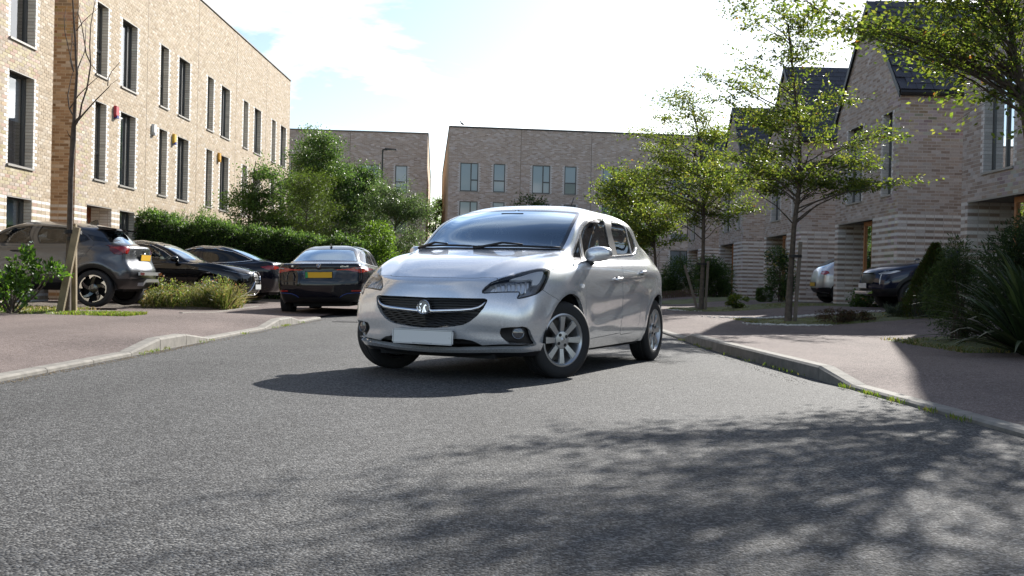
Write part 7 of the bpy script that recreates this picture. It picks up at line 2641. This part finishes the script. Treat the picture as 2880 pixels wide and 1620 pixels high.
bush('clipped_ball', 'dark round clipped shrub beside the rose bush', (7.72, 33.0, .33), [((7.72, 33.0, .55), (.24, .24, .24), 1)], 3500, .04, PAL_D, M_LEAF, 86, group='front garden shrubs on the right', shell=.85, stems=3)
bush('low_shrub', 'low rusty-brown shrub on the grass strip next to the nearer street tree', (5.85, 19.1, zr(5.85, 19.1)), [((5.75, 19.1, .27), (.34, .25, .15), 2), ((6.15, 19.15, .26), (.28, .22, .13), 2)], 3600, .045, [(3, (.055, .04, .022)), (2, (.08, .05, .028)), (1, (.05, .06, .02))], M_LEAF, 87, group='low plants in the right beds', shell=.2, asp=.3)
bush('low_shrub', 'small grey-green lavender tuft further along the grass strip', (7.0, 19.5, zr(7.0, 19.5)), [((7.0, 19.5, .42), (.24, .22, .15), 2)], 1800, .06, [(3, (.06, .08, .05)), (2, (.08, .095, .065))], M_LEAF, 88, group='low plants in the right beds', shell=.2, asp=.18, droop=-.4)
bush('low_shrub', 'second lavender tuft, nearest the big spiky plant', (7.75, 19.2, zr(7.75, 19.2)), [((7.75, 19.2, .44), (.26, .22, .14), 2)], 1800, .06, [(3, (.06, .08, .05)), (2, (.08, .095, .065))], M_LEAF, 89, group='low plants in the right beds', shell=.2, asp=.18, droop=-.4)
bush('low_shrub', 'yellowish bush on the bed of the second street tree', (5.9, 28.5, zr(5.9, 28.5)), [((5.95, 28.5, .38), (.28, .25, .20), 2)], 1600, .05, PAL_Y, M_LEAF, 90, group='low plants in the right beds', shell=.3)
bush('low_shrub', 'dark low plant at the foot of the brick pier behind the blue car', (8.9, 26.9, .33), [((8.9, 26.9, .5), (.5, .25, .25), 2)], 2600, .06, PAL_D, M_LEAF, 91, group='low plants in the right beds', shell=.3)


def spiky(name, label, base, nleaf, L, w, seed, pal, group, tilt=(.15, 1.25), sag=.55, mat=None, z0=0.0, trunk=0.0):
    """strap-leaved plant: every blade its own part"""
    rg = np.random.default_rng(seed)
    root = world_root(empty(name, base, label=label, cat='plant', group=group))
    B0 = Vector(base) + Vector((0, 0, trunk))
    if trunk: MB().tube([base, (B0.x, B0.y, B0.z)], [.09, .07], 8).build('trunk', M_BARKD, root)
    for k in range(nleaf):
        az = rg.uniform(0, 2 * math.pi); t0 = rg.uniform(*tilt); ln = L * rg.uniform(.7, 1.1); ww = w * rg.uniform(.75, 1.15)
        d = Vector((math.cos(az), math.sin(az), 0)); s = Vector((-d.y, d.x, 0))
        p = B0 + d * .05 + s * rg.normal(0, .03); V = []
        ang = t0
        m = 7
        for i in range(m + 1):
            q = i / m
            wd = ww * (.55 + 1.2 * q if q < .35 else 1.0 - ((q - .35) / .65) ** 2.2 * .97) * .5
            nrm = (d * -math.cos(ang) * 1 + Vector((0, 0, 1)) * math.sin(ang))
            fold = nrm * (wd * .35)
            V += [p - s * wd + fold, p, p + s * wd + fold]
            p = p + (d * math.sin(ang) + Vector((0, 0, math.cos(ang)))) * (ln / m)
            ang += sag * (q ** 1.5) * .5 + rg.normal(0, .015)
        F = []
        for i in range(m):
            for j in (0, 1): F.append((i * 3 + j, i * 3 + j + 1, i * 3 + 4 + j, i * 3 + 3 + j))
        c = pick_cols(pal, 1, rg)[0]
        mesh_np('leaf', V, np.array(F), mat or M_STRAPLEAF, root, smooth=True, cols=np.tile(c, (len(F), 1)))
    return root


PAL_PH = [(3, (.024, .042, .015)), (3, (.035, .06, .018)), (1, (.06, .085, .028)), (.5, (.045, .035, .018))]
M_STRAPLEAF = leaf_mat('strap_leaf', trans=0.15, rough=0.5, spec=0.35)
spiky('spiky_plant', 'big dark strap-leaved plant at the right edge, over the pavement', (5.35, 11.1, zr(5.35, 11.1)), 230, 1.25, .055, 95, PAL_PH, 'strap-leaved plants on the right', tilt=(.05, 1.35), sag=.9)
spiky('spiky_plant', 'smaller strap-leaved plant behind the big one, near the pale pier', (6.3, 13.0, zr(6.3, 13.0)), 120, 1.45, .06, 96, PAL_PH, 'strap-leaved plants on the right', tilt=(.05, 1.2), sag=.7)
bush('evergreen_shrub', 'tall dark evergreen behind the big spiky plant at the right edge', (5.8, 12.3, zr(5.8, 12.3)), [((5.8, 12.3, .85), (.5, .45, .68), 3), ((5.9, 12.2, 1.3), (.35, .35, .40), 1)], 12000, .06,
     [(4, (.022, .04, .013)), (3, (.032, .055, .016))], M_LEAF, 93, asp=.3, group='front garden shrubs on the right', shell=.35)
bush('feathery_shrub', 'dark feathery evergreen shrub just left of the big spiky plant', (5.55, 13.4, zr(5.55, 13.4)), [((5.55, 13.4, .66), (.40, .40, .50), 3), ((5.50, 13.4, 1.08), (.22, .22, .34), 1)], 9000, .055,
     [(4, (.03, .055, .016)), (3, (.045, .075, .02)), (1, (.07, .10, .03))], M_LEAF, 94, asp=.2, group='front garden shrubs on the right', shell=.3)
bush('dark_bush', 'dark shaggy bush in front of the third gabled house', (7.9, 42.2, .33), [((7.9, 42.2, 1.0), (.75, .6, .75), 3), ((7.6, 42.1, 1.5), (.5, .4, .5), 1)], 9000, .14, PAL_D, M_LEAF, 97, asp=.16, group='front garden shrubs on the right', shell=.2, droop=.3)
bush('dark_bush', 'dark leafy bush behind the low picket edging at the far right', (7.2, 46.5, .33), [((7.2, 46.5, 1.1), (.8, .6, .9), 3), ((6.6, 46.4, .7), (.5, .4, .5), 1)], 7000, .13, PAL_D, M_LEAF, 98, asp=.2, group='front garden shrubs on the right', shell=.2, droop=.3)



# ---- weeds, grass, pebbles and litter: nobody could count them
def grass(name, label, region, n, h, zf, seed, pal, lean=.35, w=.006, cat='grass', mat=None):
    rg = np.random.default_rng(seed)
    x = rg.uniform(region[0], region[1], n); y = rg.uniform(region[2], region[3], n)
    # patchy
    pt = np.sin(x * 3.1 + seed) + np.sin(y * 4.3 + seed * 2) + np.sin(x * 7.7 - y * 5.1) * .6
    ok = pt + rg.normal(0, .8, n) > -.3
    x, y = x[ok], y[ok]; n = len(x)
    z = np.array([zf(a, b) for a, b in zip(x, y)])
    P = np.stack([x, y, z], 1)
    hh = h * rg.uniform(.5, 1.3, n)[:, None]
    d = rg.normal(0, lean, (n, 3)); d[:, 2] = 1; d /= np.linalg.norm(d, axis=1)[:, None]
    s = np.cross(d, rg.normal(0, 1, (n, 3))); s /= np.linalg.norm(s, axis=1)[:, None] + 1e-9
    bend = rg.normal(0, .25, (n, 3)); bend[:, 2] = -.15
    V = np.stack([P - s * w, P + s * w, P + d * hh * .6 + s * w * .7, P + d * hh + bend * hh, P + d * hh * .6 - s * w * .7], 1)
    F = np.arange(n * 5).reshape(-1, 5)
    o = mesh_np(name, V.reshape(-1, 3), F, mat or M_LEAF, None, cols=pick_cols(pal, n, rg))
    return tag(o, label, cat, kind='stuff')


PAL_GR = [(4, (.085, .14, .02)), (3, (.12, .17, .03)), (2, (.18, .17, .06)), (1, (.06, .10, .018))]
PAL_DRY = [(3, (.10, .13, .03)), (3, (.17, .16, .06)), (2, (.24, .20, .10)), (2, (.07, .10, .025))]
grass('verge_grass', 'short bright grass round the foot of the bare tree', (-7.2, -5.6, 15.7, 16.7), 5200, .055, zl, 101, [(3, (.09, .15, .022)), (2, (.12, .18, .03)), (1.5, (.18, .17, .06))])
grass('verge_grass', 'thin grass along the drive edge under the grey crossover', (-11, -7.2, 16.0, 19.2), 6000, .07, zl, 102, PAL_DRY)
grass('bed_grass', 'dry grass strip under the nearer street tree', (4.35, 9.2, 18.8, 21.4), 14000, .05, zr, 103, PAL_DRY)
grass('bed_grass', 'grass strip under the second street tree', (4.35, 9.2, 27.4, 30.5), 8000, .05, zr, 104, PAL_DRY, w=.008)
grass('bed_grass', 'grass strip in front of the big spiky plant', (4.8, 9.2, 11.5, 14.1), 12000, .05, zr, 105, PAL_DRY)
grass('bed_weeds', 'tall green weeds between the grey crossover and the black saloon', (-7.5, -5.75, 21.7, 23.4), 2200, .42, zl, 106, PAL_DRY, lean=.4, w=.006, cat='weeds')
grass('bed_weeds', 'feathery grass clump below the black saloon nose', (-6.45, -5.8, 21.9, 23.0), 3200, .60, zl, 107, PAL_DRY, lean=.55, w=.0035, cat='weeds')
rg = np.random.default_rng(108)
cx_ = rg.uniform(-7.5, -5.75, 90); cy_ = rg.uniform(21.7, 23.2, 90)
ch_ = rg.uniform(.16, .50, 90) * (1 + .5 * np.exp(-((cx_ + 6.15) / .25) ** 2)) * (1 + .4 * np.exp(-((cx_ + 7.2) / .12) ** 2))
nW = 11000
ki = rg.integers(0, 90, nW)
tz = rg.uniform(.05, 1, nW) ** .8
px_ = cx_[ki] + rg.normal(0, .075, nW) * (1.2 - tz * .7); py_ = cy_[ki] + rg.normal(0, .075, nW)
pz_ = .1 + tz * ch_[ki]
tone = (1 + rg.normal(0, .25, 90))[ki][:, None]
lw = leaves_mesh('bed_weeds', np.stack([px_, py_, pz_], 1), rg.normal(0, 1, (nW, 3)), np.full(nW, .042), np.clip(pick_cols([(3, (.085, .125, .03)), (2, (.12, .15, .04)), (.8, (.22, .19, .06)), (.4, (.18, .10, .05))], nW, rg) * tone, .01, .6), M_LEAF, None, asp=.45, rg=rg)
tag(lw, 'broad leaves and seed heads of the weeds beside the black saloon', 'weeds', kind='stuff')
# weeds in the gutters
for k, (x0, x1, y0, y1, n_, h_, lab) in enumerate(((2.52, 2.60, 6.2, 8.5, 170, .04, 'small weeds in the gutter of the right kerb'), (2.36, 2.50, 8.9, 15.0, 160, .035, 'sparse weeds at the foot of the right kerb face'),
                                                  (-3.44, -3.36, 9.8, 17.8, 200, .035, 'weeds along the foot of the left kerb'))):
    rg = np.random.default_rng(110 + k)
    cy = rg.uniform(y0, y1, 14); yy = rg.choice(cy, n_) + rg.normal(0, .05, n_); xx = rg.uniform(x0, x1, n_)
    if x0 > 0: xx = np.array([xr(b) - .02 - rg.uniform(0, .06) for b in yy])
    lw = leaves_mesh('gutter_weeds', np.stack([xx, yy, np.full(n_, .004)], 1), np.tile([0, 0, 1.0], (n_, 1)), np.full(n_, h_), pick_cols(PAL_GR, n_, rg), M_LEAF, None, asp=.2, rg=rg, droop=-.5, wig=.5)
    tag(lw, lab, 'weeds', kind='stuff')


def pebbles(name, label, spots, n, r, mat, zf, seed, cat='pebbles', jit=0.0):
    rg = np.random.default_rng(seed)
    ico = [(0, 0, 1), (.9, 0, .1), (.28, .85, .1), (-.72, .53, .1), (-.72, -.53, .1), (.28, -.85, .1), (0, 0, -.6)]
    fc = [(0, 1, 2), (0, 2, 3), (0, 3, 4), (0, 4, 5), (0, 5, 1), (6, 2, 1), (6, 3, 2), (6, 4, 3), (6, 5, 4), (6, 1, 5)]
    V, F = [], []
    for i in range(n):
        s = spots[rg.integers(0, len(spots))]
        x = rg.uniform(s[0], s[1]) + rg.normal(0, jit); y = rg.uniform(s[2], s[3]) + rg.normal(0, jit); z = zf(x, y)
        rr = r * rg.uniform(.5, 1.4); a = rg.uniform(0, 6.28)
        b = len(V)
        for p in ico:
            X = p[0] * math.cos(a) - p[1] * math.sin(a); Y = p[0] * math.sin(a) + p[1] * math.cos(a)
            V.append((x + X * rr * 1.2, y + Y * rr, z + p[2] * rr * .6 + rr * .3))
        F += [tuple(q + b for q in f) for f in fc]
    o = mesh_np(name, V, np.array(F), mat, None, smooth=True)
    return tag(o, label, cat, kind='stuff')


pebbles('white_pebbles', 'white pebbles edging the beds on the right', [(4.2, 5.4, 18.55, 18.95), (4.15, 8.2, 22.3, 22.7), (4.2, 5.4, 27.6, 28.1), (4.3, 7, 22.3, 22.7)], 1100, .022, pmat('pebble_white', (.56, .55, .52), .8), zr, 120, jit=.13)
pebbles('gutter_grit', 'pale grit and dry litter along the left kerb', [(-3.43, -3.30, 6.0, 19.0), (-3.42, -3.34, 6.5, 12.0)], 1800, .0045, pmat('grit_tan', (.30, .23, .14), .9), lambda x, y: .002, 121, 'grit')
pebbles('gutter_grit', 'dark grit along the right kerb', [(2.25, 2.42, 8.5, 15.5)], 700, .0035, pmat('grit_brown', (.16, .12, .08), .9), lambda x, y: .002, 122, 'grit')

# bird on the far parapet
bd_ = world_root(empty('bird', (-3.25, 65.35, 10.1), label='small dark bird perched on the far roof edge', cat='bird'))
b = bmesh.new()
bmesh.ops.create_uvsphere(b, u_segments=14, v_segments=10, radius=1.0)
for v in b.verts:
    x, y, z = v.co
    # plump chest, tapering to the tail, head raised at the front
    k = 1 - .55 * max(0, x)
    v.co = (x * .16, y * .065 * k, z * .07 * k - x * .06 + (.07 if x < -.55 else 0))
me = bpy.data.meshes.new('bird_body'); b.to_mesh(me); b.free(); me.materials.append(pmat('bird_feathers', (.05, .05, .055), .8))
me.polygons.foreach_set('use_smooth', np.ones(len(me.polygons), dtype=bool))
o = link('body', me, bd_); o.location = (-3.25, 65.35, 10.22)
MB().tube([(-3.25, 65.35, 10.10), (-3.25, 65.35, 10.17)], .008, 5).build('leg', M_BLACK, bd_)
MB().add([(-3.42, 65.35, 10.30), (-3.47, 65.35, 10.285), (-3.42, 65.36, 10.275), (-3.42, 65.34, 10.275)], [(0, 1, 2), (0, 3, 1), (3, 2, 1)]).build('beak', M_BLACK, bd_)
